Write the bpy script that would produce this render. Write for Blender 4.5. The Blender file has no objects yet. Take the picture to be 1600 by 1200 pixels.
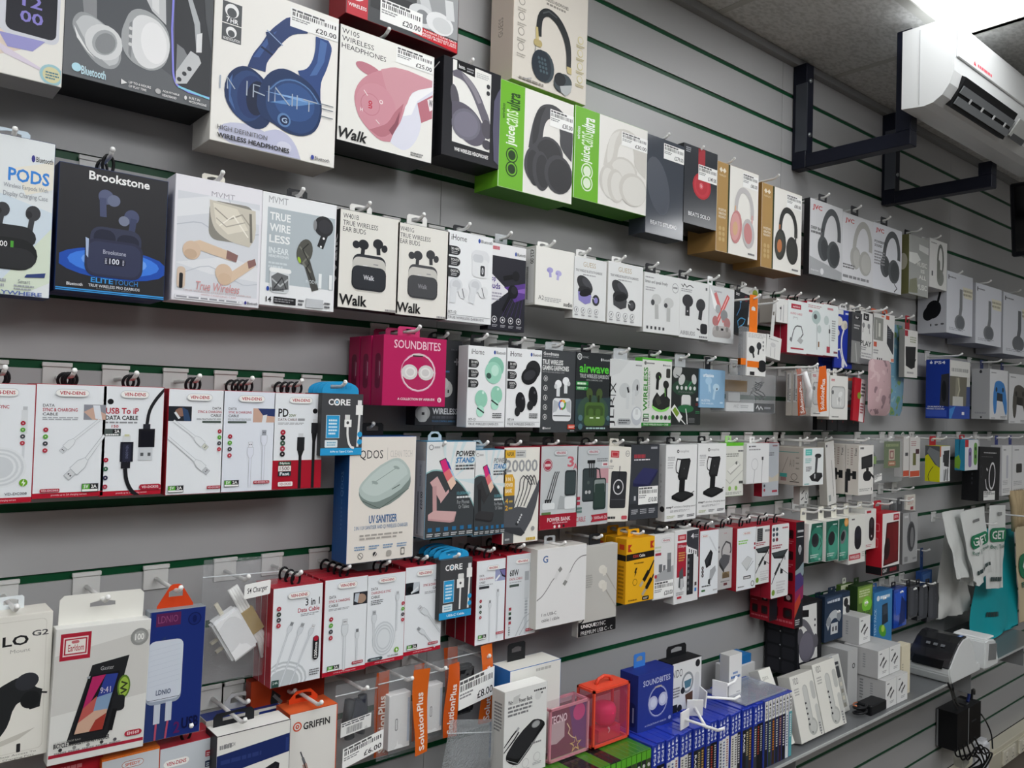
import bpy, bmesh, math, random
from mathutils import Vector, Matrix, noise
random.seed(7)
PI = math.pi
SC = bpy.context.scene
COL = SC.collection

# ------------------------------------------------------------------ camera
FLEN, YAW, PITCH, ROLL, CAMD, CAMH = 1254.22, 0.70129, 0.024874, 0.028484, 1.28448, 0.062732
Z0 = 1.39                                   # height of the reference groove above the floor
_f = Vector((math.sin(YAW) * math.cos(PITCH), math.cos(YAW) * math.cos(PITCH), math.sin(PITCH)))
_r0 = Vector((math.cos(YAW), -math.sin(YAW), 0.0))
_u0 = _r0.cross(_f)
CR = math.cos(ROLL) * _r0 + math.sin(ROLL) * _u0
CU = -math.sin(ROLL) * _r0 + math.cos(ROLL) * _u0
CF = _f
CO = Vector((0.0, -CAMD, CAMH + Z0))
cd = bpy.data.cameras.new('camera')
cam = bpy.data.objects.new('camera', cd)
COL.objects.link(cam)
cd.sensor_width = 36.0
cd.lens = FLEN * 36.0 / 1600.0
cd.clip_start = 0.02
cam.matrix_world = Matrix(((CR.x, CU.x, -CF.x, CO.x), (CR.y, CU.y, -CF.y, CO.y), (CR.z, CU.z, -CF.z, CO.z), (0, 0, 0, 1)))
SC.camera = cam

# ------------------------------------------------------------------ world, exposure
SC.view_settings.view_transform = 'Standard'
SC.view_settings.look = 'None'
SC.view_settings.gamma = 1.0
SC.view_settings.exposure = 0.36
SC.view_settings.use_curve_mapping = False
wd = bpy.data.worlds.new('world')
wd.use_nodes = True
SC.world = wd
wd.node_tree.nodes['Background'].inputs[0].default_value = (0.9, 0.95, 1.0, 1)
wd.node_tree.nodes['Background'].inputs[1].default_value = 0.25
LIGHT_POWER = 7.5                           # radiance of the unseen ceiling panels added over the shop floor
CORNER_POWER = 5.2                          # radiance of the seen panel and the unseen ones added beside the slatwall

# ------------------------------------------------------------------ helpers
def ray(px, py):
    return CR * ((px - 800.0) / FLEN) + CU * ((600.0 - py) / FLEN) + CF

def at(px, py, y):
    """point of the vertical plane y that the camera sees at a pixel of the photo"""
    d = ray(px, py)
    return CO + d * ((y - CO.y) / d.y)

def atz(px, py, z):
    d = ray(px, py)
    return CO + d * ((z - CO.z) / d.z)

def zg(k):
    return Z0 + 0.1 * k

def lin(c):
    c /= 255.0
    return c / 12.92 if c <= 0.04045 else ((c + 0.055) / 1.055) ** 2.4

PAL = dict(w='efefec', k='17171a', r='b3192f', g='8c8f92', G='4caa32', b='1f63b4', dg='3a3b3e', lg='cfd1d2', y='f2b21c', o='f06a1e',
           n='1c2a52', t='5a5c60', c='f7f5ec', m='c8b9a6', s='b9bec4', tq='2fa8a4', lb='a9c4dd', p='c21f63')
MATS = {}
def mat(c, rough=0.42, metal=0.0, coat=0.0):
    hexc = PAL.get(c, c)
    key = (hexc, rough, metal, coat)
    if key in MATS:
        return MATS[key]
    m = bpy.data.materials.new('paint_' + hexc)
    m.use_nodes = True
    b = m.node_tree.nodes['Principled BSDF']
    rgb = [lin(int(hexc[i:i + 2], 16)) for i in (0, 2, 4)]
    b.inputs['Base Color'].default_value = (*rgb, 1)
    b.inputs['Roughness'].default_value = rough
    b.inputs['Metallic'].default_value = metal
    b.inputs['Coat Weight'].default_value = coat
    b.inputs['Specular IOR Level'].default_value = 0.22 if rough >= 0.3 else 0.45
    m.diffuse_color = (*rgb, 1)
    MATS[key] = m
    return m

def card(c):
    return mat(c, 0.38)

def clear_mat(name, tint, alpha, rough=0.08, bump=0.0):
    key = ('clear', name)
    if key in MATS:
        return MATS[key]
    m = bpy.data.materials.new(name)
    m.use_nodes = True
    nt = m.node_tree
    b = nt.nodes['Principled BSDF']
    rgb = [lin(int(tint[i:i + 2], 16)) for i in (0, 2, 4)]
    b.inputs['Base Color'].default_value = (*rgb, 1)
    b.inputs['Roughness'].default_value = rough
    b.inputs['Specular IOR Level'].default_value = 0.9
    b.inputs['Coat Weight'].default_value = 1.0
    b.inputs['Coat Roughness'].default_value = 0.05
    tr = nt.nodes.new('ShaderNodeBsdfTransparent')
    mx = nt.nodes.new('ShaderNodeMixShader')
    mx.inputs[0].default_value = alpha
    nt.links.new(tr.outputs[0], mx.inputs[1])
    nt.links.new(b.outputs[0], mx.inputs[2])
    nt.links.new(mx.outputs[0], nt.nodes['Material Output'].inputs[0])
    if bump:
        n = nt.nodes.new('ShaderNodeTexNoise')
        n.inputs['Scale'].default_value = 45
        bp = nt.nodes.new('ShaderNodeBump')
        bp.inputs['Strength'].default_value = bump
        bp.inputs['Distance'].default_value = 0.01
        nt.links.new(n.outputs[0], bp.inputs['Height'])
        nt.links.new(bp.outputs[0], b.inputs['Normal'])
    MATS[key] = m
    return m

class MB:
    """collects faces with materials and links them as ONE mesh object"""
    def __init__(s):
        s.v, s.f, s.m, s.mats, s.sm = [], [], [], [], []
    def mi(s, m):
        if m not in s.mats:
            s.mats.append(m)
        return s.mats.index(m)
    def add(s, vs, fs, m, smooth=False):
        o = len(s.v)
        s.v += [tuple(v) for v in vs]
        i = s.mi(m)
        for f in fs:
            s.f.append([o + k for k in f]); s.m.append(i); s.sm.append(smooth)
    def box(s, x0, y0, z0, x1, y1, z1, m, bot=None):
        vs = [(x0, y0, z0), (x1, y0, z0), (x1, y1, z0), (x0, y1, z0), (x0, y0, z1), (x1, y0, z1), (x1, y1, z1), (x0, y1, z1)]
        s.add(vs, [(4, 5, 6, 7), (0, 1, 5, 4), (1, 2, 6, 5), (2, 3, 7, 6), (3, 0, 4, 7)] + ([] if bot else [(3, 2, 1, 0)]), m)
        if bot:
            s.add([vs[3], vs[2], vs[1], vs[0]], [(0, 1, 2, 3)], bot)
    def obox(s, c, ax, ay, az, m):
        """box from centre and three half-axis vectors"""
        c, ax, ay, az = Vector(c), Vector(ax), Vector(ay), Vector(az)
        vs = [c + sx * ax + sy * ay + sz * az for sz in (-1, 1) for sx, sy in ((-1, -1), (1, -1), (1, 1), (-1, 1))]
        s.add(vs, [(3, 2, 1, 0), (4, 5, 6, 7), (0, 1, 5, 4), (1, 2, 6, 5), (2, 3, 7, 6), (3, 0, 4, 7)], m)
    def tube(s, pts, r, m, n=8, closed=False, cap=True):
        pts = [Vector(p) for p in pts]
        k = len(pts)
        rs = r if isinstance(r, (list, tuple)) else [r] * k
        vs, fs = [], []
        prev = None
        for i, p in enumerate(pts):
            a = pts[(i - 1) % k] if (closed or i) else p
            b = pts[(i + 1) % k] if (closed or i < k - 1) else p
            t = (b - a).normalized()
            if prev is None:
                u = t.cross(Vector((0, 0, 1)))
                if u.length < 1e-3:
                    u = t.cross(Vector((1, 0, 0)))
            else:
                u = prev - t * prev.dot(t)
            u.normalize(); prev = u
            w = t.cross(u)
            for j in range(n):
                an = 2 * PI * j / n
                vs.append(p + (u * math.cos(an) + w * math.sin(an)) * rs[i])
        for i in range(k if closed else k - 1):
            for j in range(n):
                a, b = i * n + j, i * n + (j + 1) % n
                c, d = ((i + 1) % k) * n + (j + 1) % n, ((i + 1) % k) * n + j
                fs.append((a, b, c, d))
        if cap and not closed:
            fs.append(tuple(range(n - 1, -1, -1)))
            fs.append(tuple((k - 1) * n + j for j in range(n)))
        s.add(vs, fs, m, True)
    def lathe(s, prof, c, m, n=20, axis='z'):
        vs, fs = [], []
        for r, h in prof:
            for j in range(n):
                a = 2 * PI * j / n
                p = (r * math.cos(a), r * math.sin(a), h) if axis == 'z' else (r * math.cos(a), -h, r * math.sin(a))
                vs.append((c[0] + p[0], c[1] + p[1], c[2] + p[2]))
        for i in range(len(prof) - 1):
            for j in range(n):
                fs.append((i * n + j, i * n + (j + 1) % n, (i + 1) * n + (j + 1) % n, (i + 1) * n + j))
        s.add(vs, fs, m, True)
    def prism(s, poly, y0, y1, m):
        """outline in x,z pulled from y0 to y1"""
        k = len(poly)
        vs = [(x, y0, z) for x, z in poly] + [(x, y1, z) for x, z in poly]
        fs = [tuple(range(k)), tuple(range(2 * k - 1, k - 1, -1))] + [(i, i + k, (i + 1) % k + k, (i + 1) % k) for i in range(k)]
        s.add(vs, fs, m)
    def build(s, name, parent=None, bevel=0.0, seg=1, loc=None):
        me = bpy.data.meshes.new(name)
        me.from_pydata(s.v, [], s.f)
        for m in s.mats:
            me.materials.append(m)
        me.polygons.foreach_set('material_index', s.m)
        me.polygons.foreach_set('use_smooth', s.sm)
        bm = bmesh.new(); bm.from_mesh(me)
        if bevel:
            bmesh.ops.remove_doubles(bm, verts=bm.verts, dist=1e-6)
            bmesh.ops.bevel(bm, geom=list(bm.edges), offset=bevel, segments=seg, affect='EDGES', clamp_overlap=True)
        bmesh.ops.recalc_face_normals(bm, faces=bm.faces)
        bm.to_mesh(me); bm.free()
        me.update()
        o = bpy.data.objects.new(name, me)
        COL.objects.link(o)
        if parent is not None:
            o.parent = parent
        if loc is not None:
            o.location = loc
        return o

LABELS = set()
def tag(o, label, cat, group=None, kind=None):
    o['label'] = label
    o['category'] = cat
    if group:
        o['group'] = group
    if kind:
        o['kind'] = kind
    LABELS.add(label)
    return o

def empty(name, loc, label=None, cat=None, group=None):
    o = bpy.data.objects.new(name, None)
    COL.objects.link(o)
    o.empty_display_size = 0.02
    o.location = loc
    if label:
        tag(o, label, cat, group)
    return o

def struct(o):
    o['kind'] = 'structure'
    return o

# ------------------------------------------------------------------ printed artwork
_TXT = {}
def text_shape(body, bold=0.0, shear=0.0):
    bold = min(bold, 0.024)
    key = (body, bold, shear)
    if key not in _TXT:
        c = bpy.data.curves.new('lettering', 'FONT')
        c.body = body
        c.size = 1.0
        c.resolution_u = 2
        c.dimensions = '2D'
        c.fill_mode = 'FRONT'
        c.offset = bold
        c.shear = shear
        o = bpy.data.objects.new('lettering', c)
        me = bpy.data.meshes.new_from_object(o)
        vs = [(v.co.x, v.co.y) for v in me.vertices]
        fs = [tuple(p.vertices) for p in me.polygons]
        bpy.data.objects.remove(o); bpy.data.curves.remove(c); bpy.data.meshes.remove(me)
        if vs:
            x0, x1 = min(v[0] for v in vs), max(v[0] for v in vs)
            y0, y1 = min(v[1] for v in vs), max(v[1] for v in vs)
            vs = [((x - x0) / max(x1 - x0, 1e-6), (y - y0) / max(y1 - y0, 1e-6)) for x, y in vs]
            _TXT[key] = (vs, fs, (x1 - x0) / max(y1 - y0, 1e-6))
        else:
            _TXT[key] = ([], [], 1.0)
    return _TXT[key]

EPS = 4e-5
def smooth(pts, closed, w, h):
    """rounds a drawn outline where it bends gently and keeps its real corners"""
    n = len(pts)
    q = [Vector((u * w, v * h)) for u, v in pts]
    tan = []
    for i in range(n):
        a, b, c = q[(i - 1) % n], q[i], q[(i + 1) % n]
        if not closed and i in (0, n - 1):
            tan.append(None); continue
        d1, d2 = b - a, c - b
        if d1.length < 1e-9 or d2.length < 1e-9 or d1.angle(d2) > 1.0:
            tan.append(None)
        else:
            tan.append((d1.normalized() + d2.normalized()).normalized())
    out = []
    for i in range(n if closed else n - 1):
        j = (i + 1) % n
        seg = q[j] - q[i]
        L = seg.length
        m0 = (tan[i] or seg.normalized()) * L
        m1 = (tan[j] or seg.normalized()) * L
        for k in range(3):
            t = k / 3
            p = q[i] * (2 * t ** 3 - 3 * t * t + 1) + m0 * (t ** 3 - 2 * t * t + t) + q[j] * (3 * t * t - 2 * t ** 3) + m1 * (t ** 3 - t * t)
            out.append((p.x / w, p.y / h))
    if not closed:
        out.append(pts[-1])
    return out

def art_into(mb, items, w, h, place, start=1):
    """draws printed shapes: u,v in percent of the face from its top left corner; place(x, z, off) gives the point"""
    lay = start
    def P(u, v):
        u, v = min(max(u, 0.8), 99.2), min(max(v, 0.5), 99.5)      # print ends at the edge of the face
        return place(u * w / 100.0, h - v * h / 100.0, lay * EPS)
    def fan(pts, m):
        mb.add([P(*p) for p in pts], [tuple(range(len(pts)))], m)
    for it in items:
        k = it[0]
        if k == 'r':                                   # rectangle
            _, a, b, c, d, col = it
            fan([(a, d), (c, d), (c, b), (a, b)], card(col))
        elif k == 'q':                                 # rounded rectangle, radius in % of width
            _, a, b, c, d, col, rad = it
            ru, rv = min(rad, (c - a) / 2), min(rad * w / h, (d - b) / 2)
            pts = []
            for cx, cy, a0 in ((c - ru, b + rv, -90), (c - ru, d - rv, 0), (a + ru, d - rv, 90), (a + ru, b + rv, 180)):
                for j in range(5):
                    t = math.radians(a0 + j * 22.5)
                    pts.append((cx + ru * math.cos(t), cy + rv * math.sin(t)))
            fan(pts[::-1], card(col))
        elif k in 'ec':                                # ellipse (ru, rv, angle) or circle (r in % of width)
            if k == 'e':
                _, u, v, ru, rv, col = it[:6]
                an = it[6] if len(it) > 6 else 0.0
            else:
                _, u, v, ru, col = it
                rv, an = ru * w / h, 0.0
            rx, rz = ru * w / 100, rv * h / 100
            n = 20 if rx > 0.004 else 10
            ca, sa = math.cos(math.radians(an)), math.sin(math.radians(an))
            pts = []
            for j in range(n):
                t = 2 * PI * j / n
                x, z = rx * math.cos(t), rz * math.sin(t)
                X, Z = x * ca - z * sa, x * sa + z * ca
                pts.append((u + X / w * 100, v - Z / h * 100))
            fan(pts, card(col))
        elif k == 'p':                                 # polygon
            fan(smooth(it[1], True, w, h) if len(it[1]) >= 7 else it[1], card(it[2]))
        elif k in 'lL':                                # stroke, width in % of face width
            _, pts, wid, col = it
            if len(pts) > 3:
                pts = smooth(pts, False, w, h)
            q = [(u * w / 100, v * h / 100) for u, v in pts]
            hw = wid * w / 200.0
            left, right = [], []
            for i in range(len(q)):
                p0, p1 = q[max(i - 1, 0)], q[min(i + 1, len(q) - 1)]
                dx, dz = p1[0] - p0[0], p1[1] - p0[1]
                L = math.hypot(dx, dz) or 1e-9
                k2 = 1.0
                if 0 < i < len(q) - 1:
                    ax, az = q[i][0] - p0[0], q[i][1] - p0[1]
                    la = math.hypot(ax, az) or 1e-9
                    k2 = 1.0 / max(0.6, min(1.0, abs((ax * dx + az * dz) / (la * L))))
                nx, nz = -dz / L * hw * k2, dx / L * hw * k2
                left.append(((q[i][0] + nx) / w * 100, (q[i][1] + nz) / h * 100))
                right.append(((q[i][0] - nx) / w * 100, (q[i][1] - nz) / h * 100))
            n = len(q)
            mb.add([P(*p) for p in left + right], [(i, i + 1, n + i + 1, n + i) for i in range(n - 1)], card(col))
        elif k == 't':                                 # lettering stretched into a frame u0 v0 u1 v1; rot 90 reads upwards
            _, body, a, b, c, d, col = it[:7]
            bold = it[7] if len(it) > 7 else 0.0
            rot = it[8] if len(it) > 8 else 0
            vs, fs, asp = text_shape(body, bold, 0.25 if rot == 1 else 0.0)
            if rot == 90:
                pts = [P(a + (1 - y) * (c - a), d - x * (d - b)) for x, y in vs]
            elif rot == -90:
                pts = [P(a + y * (c - a), b + x * (d - b)) for x, y in vs]
            else:
                sk = it[9] if len(it) > 9 else 0.0
                pts = [P(a + x * (c - a), d - y * (d - b) + x * sk) for x, y in vs]
            mb.add(pts, fs, card(col))
        elif k == 'z':                                 # lines of small print
            _, a, b, c, d, n, col = it
            rnd = random.Random(int(a * 7 + b * 13 + n))
            st = (d - b) / max(n - 0.45, 0.55)
            for i in range(n):
                u, end = a, c - (rnd.random() * 0.25 * (c - a) if i == n - 1 and n > 1 else 0)
                while u < end - 0.5:
                    L = min((0.08 + 0.16 * rnd.random()) * (c - a), end - u)
                    fan([(u, b + st * i + st * 0.55), (u + L, b + st * i + st * 0.55), (u + L, b + st * i), (u, b + st * i)], card(col))
                    u += L + 0.03 * (c - a)
            
        elif k == 'x':                                 # bar code
            _, a, b, c, d, col = it
            rnd = random.Random(int(a * 31 + b))
            u = a
            while u < c:
                L = (0.01 + 0.025 * rnd.random()) * (c - a)
                fan([(u, d), (min(u + L, c), d), (min(u + L, c), b), (u, b)], card(col))
                u += L + (0.01 + 0.03 * rnd.random()) * (c - a)
        lay += 1
    return lay

def price(text=None):
    """printed price label, drawn in its own percent frame"""
    out = [('r', 0, 0, 100, 100, 'f4f4f2'), ('z', 4, 6, 70, 16, 1, '5a5a5c'), ('x', 5, 20, 94, 40, '303032'), ('z', 4, 48, 40, 64, 2, '8c8c8e')]
    if text:
        out.append(('t', text, 52, 62, 95, 88, '28282a', 0.012))
    return out

HOOKS = []
hook_src = None
def hook(x, g, d, label, xr=None, z=None, tip=0.014):
    """white slatwall hook: plate caught in the groove, straight prong with an upturned tip"""
    zz = zg(g) if z is None else z
    o = empty('display_hook', (x, 0, zz - 0.034), label, 'hook', 'white wall hooks')
    p = MB()
    wm = mat('dcdcda', 0.35)
    p.box(-0.018, -0.0035, 0.0, 0.018, -0.0008, 0.034, wm)
    p.box(-0.019, -0.006, 0.031, 0.019, -0.0008, 0.037, wm)
    p.build('back_plate', o, 0.0006)
    q = MB()
    L = d + 0.004
    q.tube([(0, -0.003, 0.016), (0, -L * 0.5, 0.0165), (0, -L, 0.017), (0, -L - tip * 0.4, 0.0188), (0, -L - tip, 0.0235)], [0.003] * 5, mat('eeeeec', 0.28), 8)
    pr = q.build('prong', o)
    q = MB()
    q.lathe([(0.0002, -0.0038), (0.0025, -0.003), (0.0037, 0), (0.0025, 0.003), (0.0002, 0.0038)], (0, -L - tip, 0.0241), mat('f4f4f2', 0.3), 10)
    q.build('tip_cap', pr)
    return zz - 0.034 + 0.0165

def tab_mesh(mb, x, z0, z1, y, w, m, shape='sq', th=0.0012):
    """hanging tab with a real slot: the prong goes through it"""
    h = z1 - z0
    sw, sh = w * (0.3 if shape == 'hdr' else 0.56), min(0.0105 if shape != 'hdr' else 0.0075, h * 0.42)
    cz = z1 - h * 0.34 - 0.001
    if shape == 'arc':
        outer = [(-w / 2, z0)] + [(-w / 2 * math.cos(t * PI / 10), z0 + h * 0.3 + h * 0.7 * math.sin(t * PI / 10)) for t in range(11)] + [(w / 2, z0)]
    elif shape == 'tri':
        outer = [(-w / 2, z0), (-w / 2, z0 + h * .12), (-w * .16, z1 - h * .06), (-w * .08, z1), (w * .08, z1), (w * .16, z1 - h * .06), (w / 2, z0 + h * .12), (w / 2, z0)]
        sw *= .7
    else:
        c = w * 0.08 if shape == 'sq' else (w * 0.05 if shape == 'hdr' else w * 0.25)
        outer = [(-w / 2, z0), (-w / 2, z1 - c), (-w / 2 + c, z1), (w / 2 - c, z1), (w / 2, z1 - c), (w / 2, z0)]
    inner = [(-sw / 2, cz - sh / 2), (-sw / 2, cz + sh * 0.2), (-sw * 0.14, cz + sh / 2), (sw * 0.14, cz + sh / 2), (sw / 2, cz + sh * 0.2), (sw / 2, cz - sh / 2)]
    # ring of quads between outline and slot, resampled by angle
    def hit(poly, a):
        dx, dz = math.cos(a), math.sin(a)
        best = None
        for i in range(len(poly)):
            (x1, y1), (x2, y2) = poly[i], poly[(i + 1) % len(poly)]
            y1 -= cz; y2 -= cz
            ex, ey = x2 - x1, y2 - y1
            den = dx * ey - dz * ex
            if abs(den) < 1e-12:
                continue
            t = (x1 * ey - y1 * ex) / den
            s = (x1 * dz - y1 * dx) / den
            if t > 0 and -1e-6 <= s <= 1 + 1e-6 and (best is None or t > best):
                best = t
        return (dx * (best or 0.001), cz + dz * (best or 0.001))
    angs = sorted(set([math.atan2(p[1] - cz, p[0]) for p in outer + inner] + [-PI + i * PI / 12 for i in range(24)]))
    n = len(angs)
    vs, fs = [], []
    for yy in (y, y - th):
        for poly in (outer, inner):
            for a in angs:
                px, pz = hit(poly, a)
                vs.append((x + px, yy, pz))
    for i in range(n):
        j = (i + 1) % n
        fs += [(i, j, n + j, n + i), (2 * n + i, 3 * n + i, 3 * n + j, 2 * n + j), (i, 2 * n + i, 2 * n + j, j), (n + i, n + j, 3 * n + j, 3 * n + i)]
    mb.add(vs, fs, m)

def loop_mesh(mb, x, z0, z1, y, w, m, r=0.0021):
    cz, rz = (z0 + z1) / 2, (z1 - z0) / 2
    pts = [(x + w / 2 * math.cos(2 * PI * i / 16), y - 0.0015 * math.sin(2 * PI * i / 16), cz + rz * math.sin(2 * PI * i / 16)) for i in range(16)]
    mb.tube(pts, r, m, 6, closed=True)

DBG = []
def trim(s, n):
    s = s.split(',')[0].split()[:n]
    while len(s) > 1 and s[-1] in ('with', 'and', 'a', 'of', 'the', 'on', 'in', 'above', 'from', 'at', 'beside', 'behind', 'by', 'black', 'white', 'blue', 'dark', 'pale'):
        s.pop()
    return ' '.join(s)

def bx(name, cat, label, tl, br, d, t, side, front, art=(), g=None, tab=None, sart=None, roll=0.0, bot=None, pl=None,
       group=None, behind=0, blabel=None, hx=50, gap=0.0015, top=None, tabw=None, rough=None, yaw=0.0, rest=False, hooklabel=None, tart=None, pitch=0.0, hl=None):
    """a carton: front face from two photo corners on the plane y=-d, depth t; tab = (kind, colour); pl = (u0,v0,u1,v1,text) price label"""
    if tl[0] == 'm':                                   # sizes in metres: x from, x to and z from, z to
        x0, x1, z0, z1 = tl[1], tl[2], br[0], br[1]
        br = ()
    else:
        a, b = at(tl[0], tl[1], -d), at(br[0], br[1], -d)
        x0, x1, z0, z1 = a.x, b.x, b.z, a.z
    if isinstance(rest, float):
        z0 = rest
    w, h = x1 - x0, z1 - z0
    first = None
    for i in range(behind + 1):
        y0 = -d + i * (t + gap)
        lab = label if i == 0 else (blabel or label + ' behind').replace('#', ('second', 'third', 'fourth', 'fifth', 'sixth')[i - 1])
        r = empty(name, ((x0 + x1) / 2, y0 + t / 2, z0), lab, cat, group)
        r.rotation_euler = (math.radians(pitch), math.radians(roll), math.radians(yaw))
        if pitch < 0:                                   # leans back on its rear bottom edge
            r.location.z += t / 2 * math.sin(math.radians(-pitch))
            r.location.y += t / 2 * (1 - math.cos(math.radians(pitch)))
        if roll and not rest:                           # hangs from the top: swing about the hook point
            m = Matrix.Rotation(math.radians(roll), 3, 'Y')
            r.location = Vector(((x0 + x1) / 2, y0 + t / 2, z1)) + m @ Vector((0, 0, -h))
        hw = w / 2
        mb = MB()
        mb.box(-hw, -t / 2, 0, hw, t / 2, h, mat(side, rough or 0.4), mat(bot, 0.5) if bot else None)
        if top:
            mb.add([(-hw + .001, -t / 2 + .001, h + 2e-4), (hw - .001, -t / 2 + .001, h + 2e-4), (hw - .001, t / 2 - .001, h + 2e-4), (-hw + .001, t / 2 - .001, h + 2e-4)], [(0, 1, 2, 3)], mat(top, 0.4))
        mb.build('carton', r, 0.0006 if not top else 0)
        fm = MB()
        e = 0.0007
        fm.add([(-hw + e, -t / 2 - 2e-5, e), (hw - e, -t / 2 - 2e-5, e), (hw - e, -t / 2 - 2e-5, h - e), (-hw + e, -t / 2 - 2e-5, h - e)], [(0, 1, 2, 3)], mat(front, rough) if rough else card(front))
        if i == 0 and art:
            art_into(fm, art, w, h, lambda x, z, o: (x - hw, -t / 2 - 2e-5 - o, z))
        fm.build('front_print', r)
        if sart and (i == 0 or w > 0):
            sm = MB()
            sm.add([(-hw - 2e-5, t / 2 - e, e), (-hw - 2e-5, -t / 2 + e, e), (-hw - 2e-5, -t / 2 + e, h - e), (-hw - 2e-5, t / 2 - e, h - e)], [(0, 1, 2, 3)], card(side))
            art_into(sm, sart, t, h, lambda x, z, o: (-hw - 2e-5 - o, t / 2 - x, z))
            sm.build('side_print', r)
        if pl and i == 0:
            u0, v0, u1, v1, tx = pl
            pm = MB()
            art_into(pm, price(tx), w * (u1 - u0) / 100, h * (v1 - v0) / 100, lambda x, z, o: (x + u0 * w / 100 - hw, -t / 2 - 0.0006 - o * 0.6, z + h - v1 * h / 100), 0)
            pm.build('price_label', r)['label'] = 'white bar code price label'
        if tab:
            kind, tc = tab[0], tab[1]
            if g is not None:
                pz = zg(g) - 0.0175 + 0.0045 - z0
            else:
                pz = h + (tab[2] if len(tab) > 2 else 0.03)
            pz = max(pz, h + 0.012)
            tm = MB()
            tx = -hw + w * hx / 100
            tmm = mat(tc, 0.35) if tc != 'clear' else clear_mat('clear_tab', 'e8eef2', 0.35)
            if kind == 'loop':
                loop_mesh(tm, tx, h - 0.003, pz, (random.random() - .5) * 0.003, 0.0135 + random.random() * .002, tmm)
                tm.build('hang_loop', r)
            else:
                tw = tabw or min(w * 0.55, 0.045)
                tm2 = tab_mesh(tm, tx, h - 0.001, pz + 0.0045, t * (0.30 if kind != 'hdr' else 0.48), tw, tmm, kind)
                tm.build('hang_tab', r)
            DBG.append((label[:34], round(pz - h, 4), round((z1 - Z0) * 10, 2)))
        if i == 0:
            first = r
    if g is not None:
        hook((x0 + x1) / 2 - w / 2 + w * hx / 100, g, hl or max(d - 0.012, 0.05), hooklabel or ('white hook carrying the ' + trim(label, 12)))
    return first
# ------------------------------------------------------------------ room
def wallmat():
    m = bpy.data.materials.new('grey_laminate')
    m.use_nodes = True
    nt = m.node_tree
    b = nt.nodes['Principled BSDF']
    b.inputs['Roughness'].default_value = 0.42
    n = nt.nodes.new('ShaderNodeTexNoise'); n.inputs['Scale'].default_value = 3.0; n.inputs['Detail'].default_value = 3
    cr = nt.nodes.new('ShaderNodeValToRGB')
    cr.color_ramp.elements[0].color = (0.415, 0.415, 0.42, 1)
    cr.color_ramp.elements[1].color = (0.445, 0.445, 0.45, 1)
    nt.links.new(n.outputs[0], cr.inputs[0]); nt.links.new(cr.outputs[0], b.inputs['Base Color'])
    return m
WALLM = wallmat()
GREEN = mat('0c4a2c', 0.35)

def ceilmat():
    m = bpy.data.materials.new('mineral_tile')
    m.use_nodes = True
    nt = m.node_tree
    b = nt.nodes['Principled BSDF']
    b.inputs['Roughness'].default_value = 0.9
    n = nt.nodes.new('ShaderNodeTexNoise'); n.inputs['Scale'].default_value = 420.0; n.inputs['Detail'].default_value = 2
    cr = nt.nodes.new('ShaderNodeValToRGB')
    cr.color_ramp.elements[0].position = 0.35; cr.color_ramp.elements[0].color = (0.50, 0.50, 0.49, 1)
    cr.color_ramp.elements[1].position = 0.6; cr.color_ramp.elements[1].color = (0.66, 0.66, 0.65, 1)
    nt.links.new(n.outputs[0], cr.inputs[0]); nt.links.new(cr.outputs[0], b.inputs['Base Color'])
    bp = nt.nodes.new('ShaderNodeBump'); bp.inputs['Strength'].default_value = 0.25
    nt.links.new(n.outputs[0], bp.inputs['Height']); nt.links.new(bp.outputs[0], b.inputs['Normal'])
    return m

CZ = 2.5
XL, XR, YF = -2.2, 4.72, -3.6
# slatwall: boards with a green insert in every groove, butt joints between the sheets
joints = [XL, -1.51, -0.31, 0.89, 2.09, 3.29, 4.49, XR]
w = MB()
zs = [zg(k) for k in range(-12, 12)]
edges = [zg(-12) - 0.094] + [z for z in zs if z < CZ] + [CZ]
for i in range(len(joints) - 1):
    xa, xb = joints[i] + 0.0006, joints[i + 1] - 0.0006
    for j in range(len(edges) - 1):
        za = edges[j] + (0.0062 if j else 0)
        zb = edges[j + 1] - (0.0062 if j < len(edges) - 2 else 0)
        w.box(xa, 0, za, xb, 0.018, zb, WALLM)
for z in zs:
    if z < CZ:
        w.box(XL, 0.004, z - 0.0066, XR, 0.018, z + 0.0066, GREEN)
w.box(XL, 0.0185, 0, XR, 0.06, CZ, mat('555658', 0.8))
struct(w.build('wall_back'))
fl = MB(); fl.box(XL, YF, -0.05, XR, 0.06, 0, mat('6a625a', 0.5)); struct(fl.build('floor'))
ce = MB(); CM = ceilmat()
gx = [2.347 + 0.6 * i for i in range(-8, 5)]
gy = [0.06, -0.372, -0.972, -1.572, -2.172, -2.772, -3.372, YF]
gxs = [XL] + [x for x in gx if XL < x < XR] + [XR]
panels = {}
LIT = {(1.747, -0.372), (-0.653, -0.372), (0.547, -0.372), (3.547, -1.572), (2.347, -2.172), (1.747, -1.572), (-0.053, -1.572), (-1.853, -1.572), (0.547, -1.572), (0.547, -2.772), (-1.253, -2.772), (1.147, -2.172), (-0.653, -2.172)}  # one panel is seen above the air conditioner; the rest are added fill
for i in range(len(gxs) - 1):
    for j in range(len(gy) - 1):
        xa, xb, ya, yb = gxs[i] + 0.008, gxs[i + 1] - 0.008, gy[j + 1] + 0.008, gy[j] - 0.008
        if any(abs(gxs[i] - a) < 0.01 and abs(gy[j] - b) < 0.01 for a, b in LIT):
            panels[(i, j)] = (xa, xb, ya, yb)
            continue
        ce.box(xa, ya, CZ + 0.001, xb, yb, CZ + 0.02, CM)
for x in gxs[1:-1]:
    ce.box(x - 0.012, YF, CZ, x + 0.012, 0.06, CZ + 0.012, mat('b8b8b4', 0.6))
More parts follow.
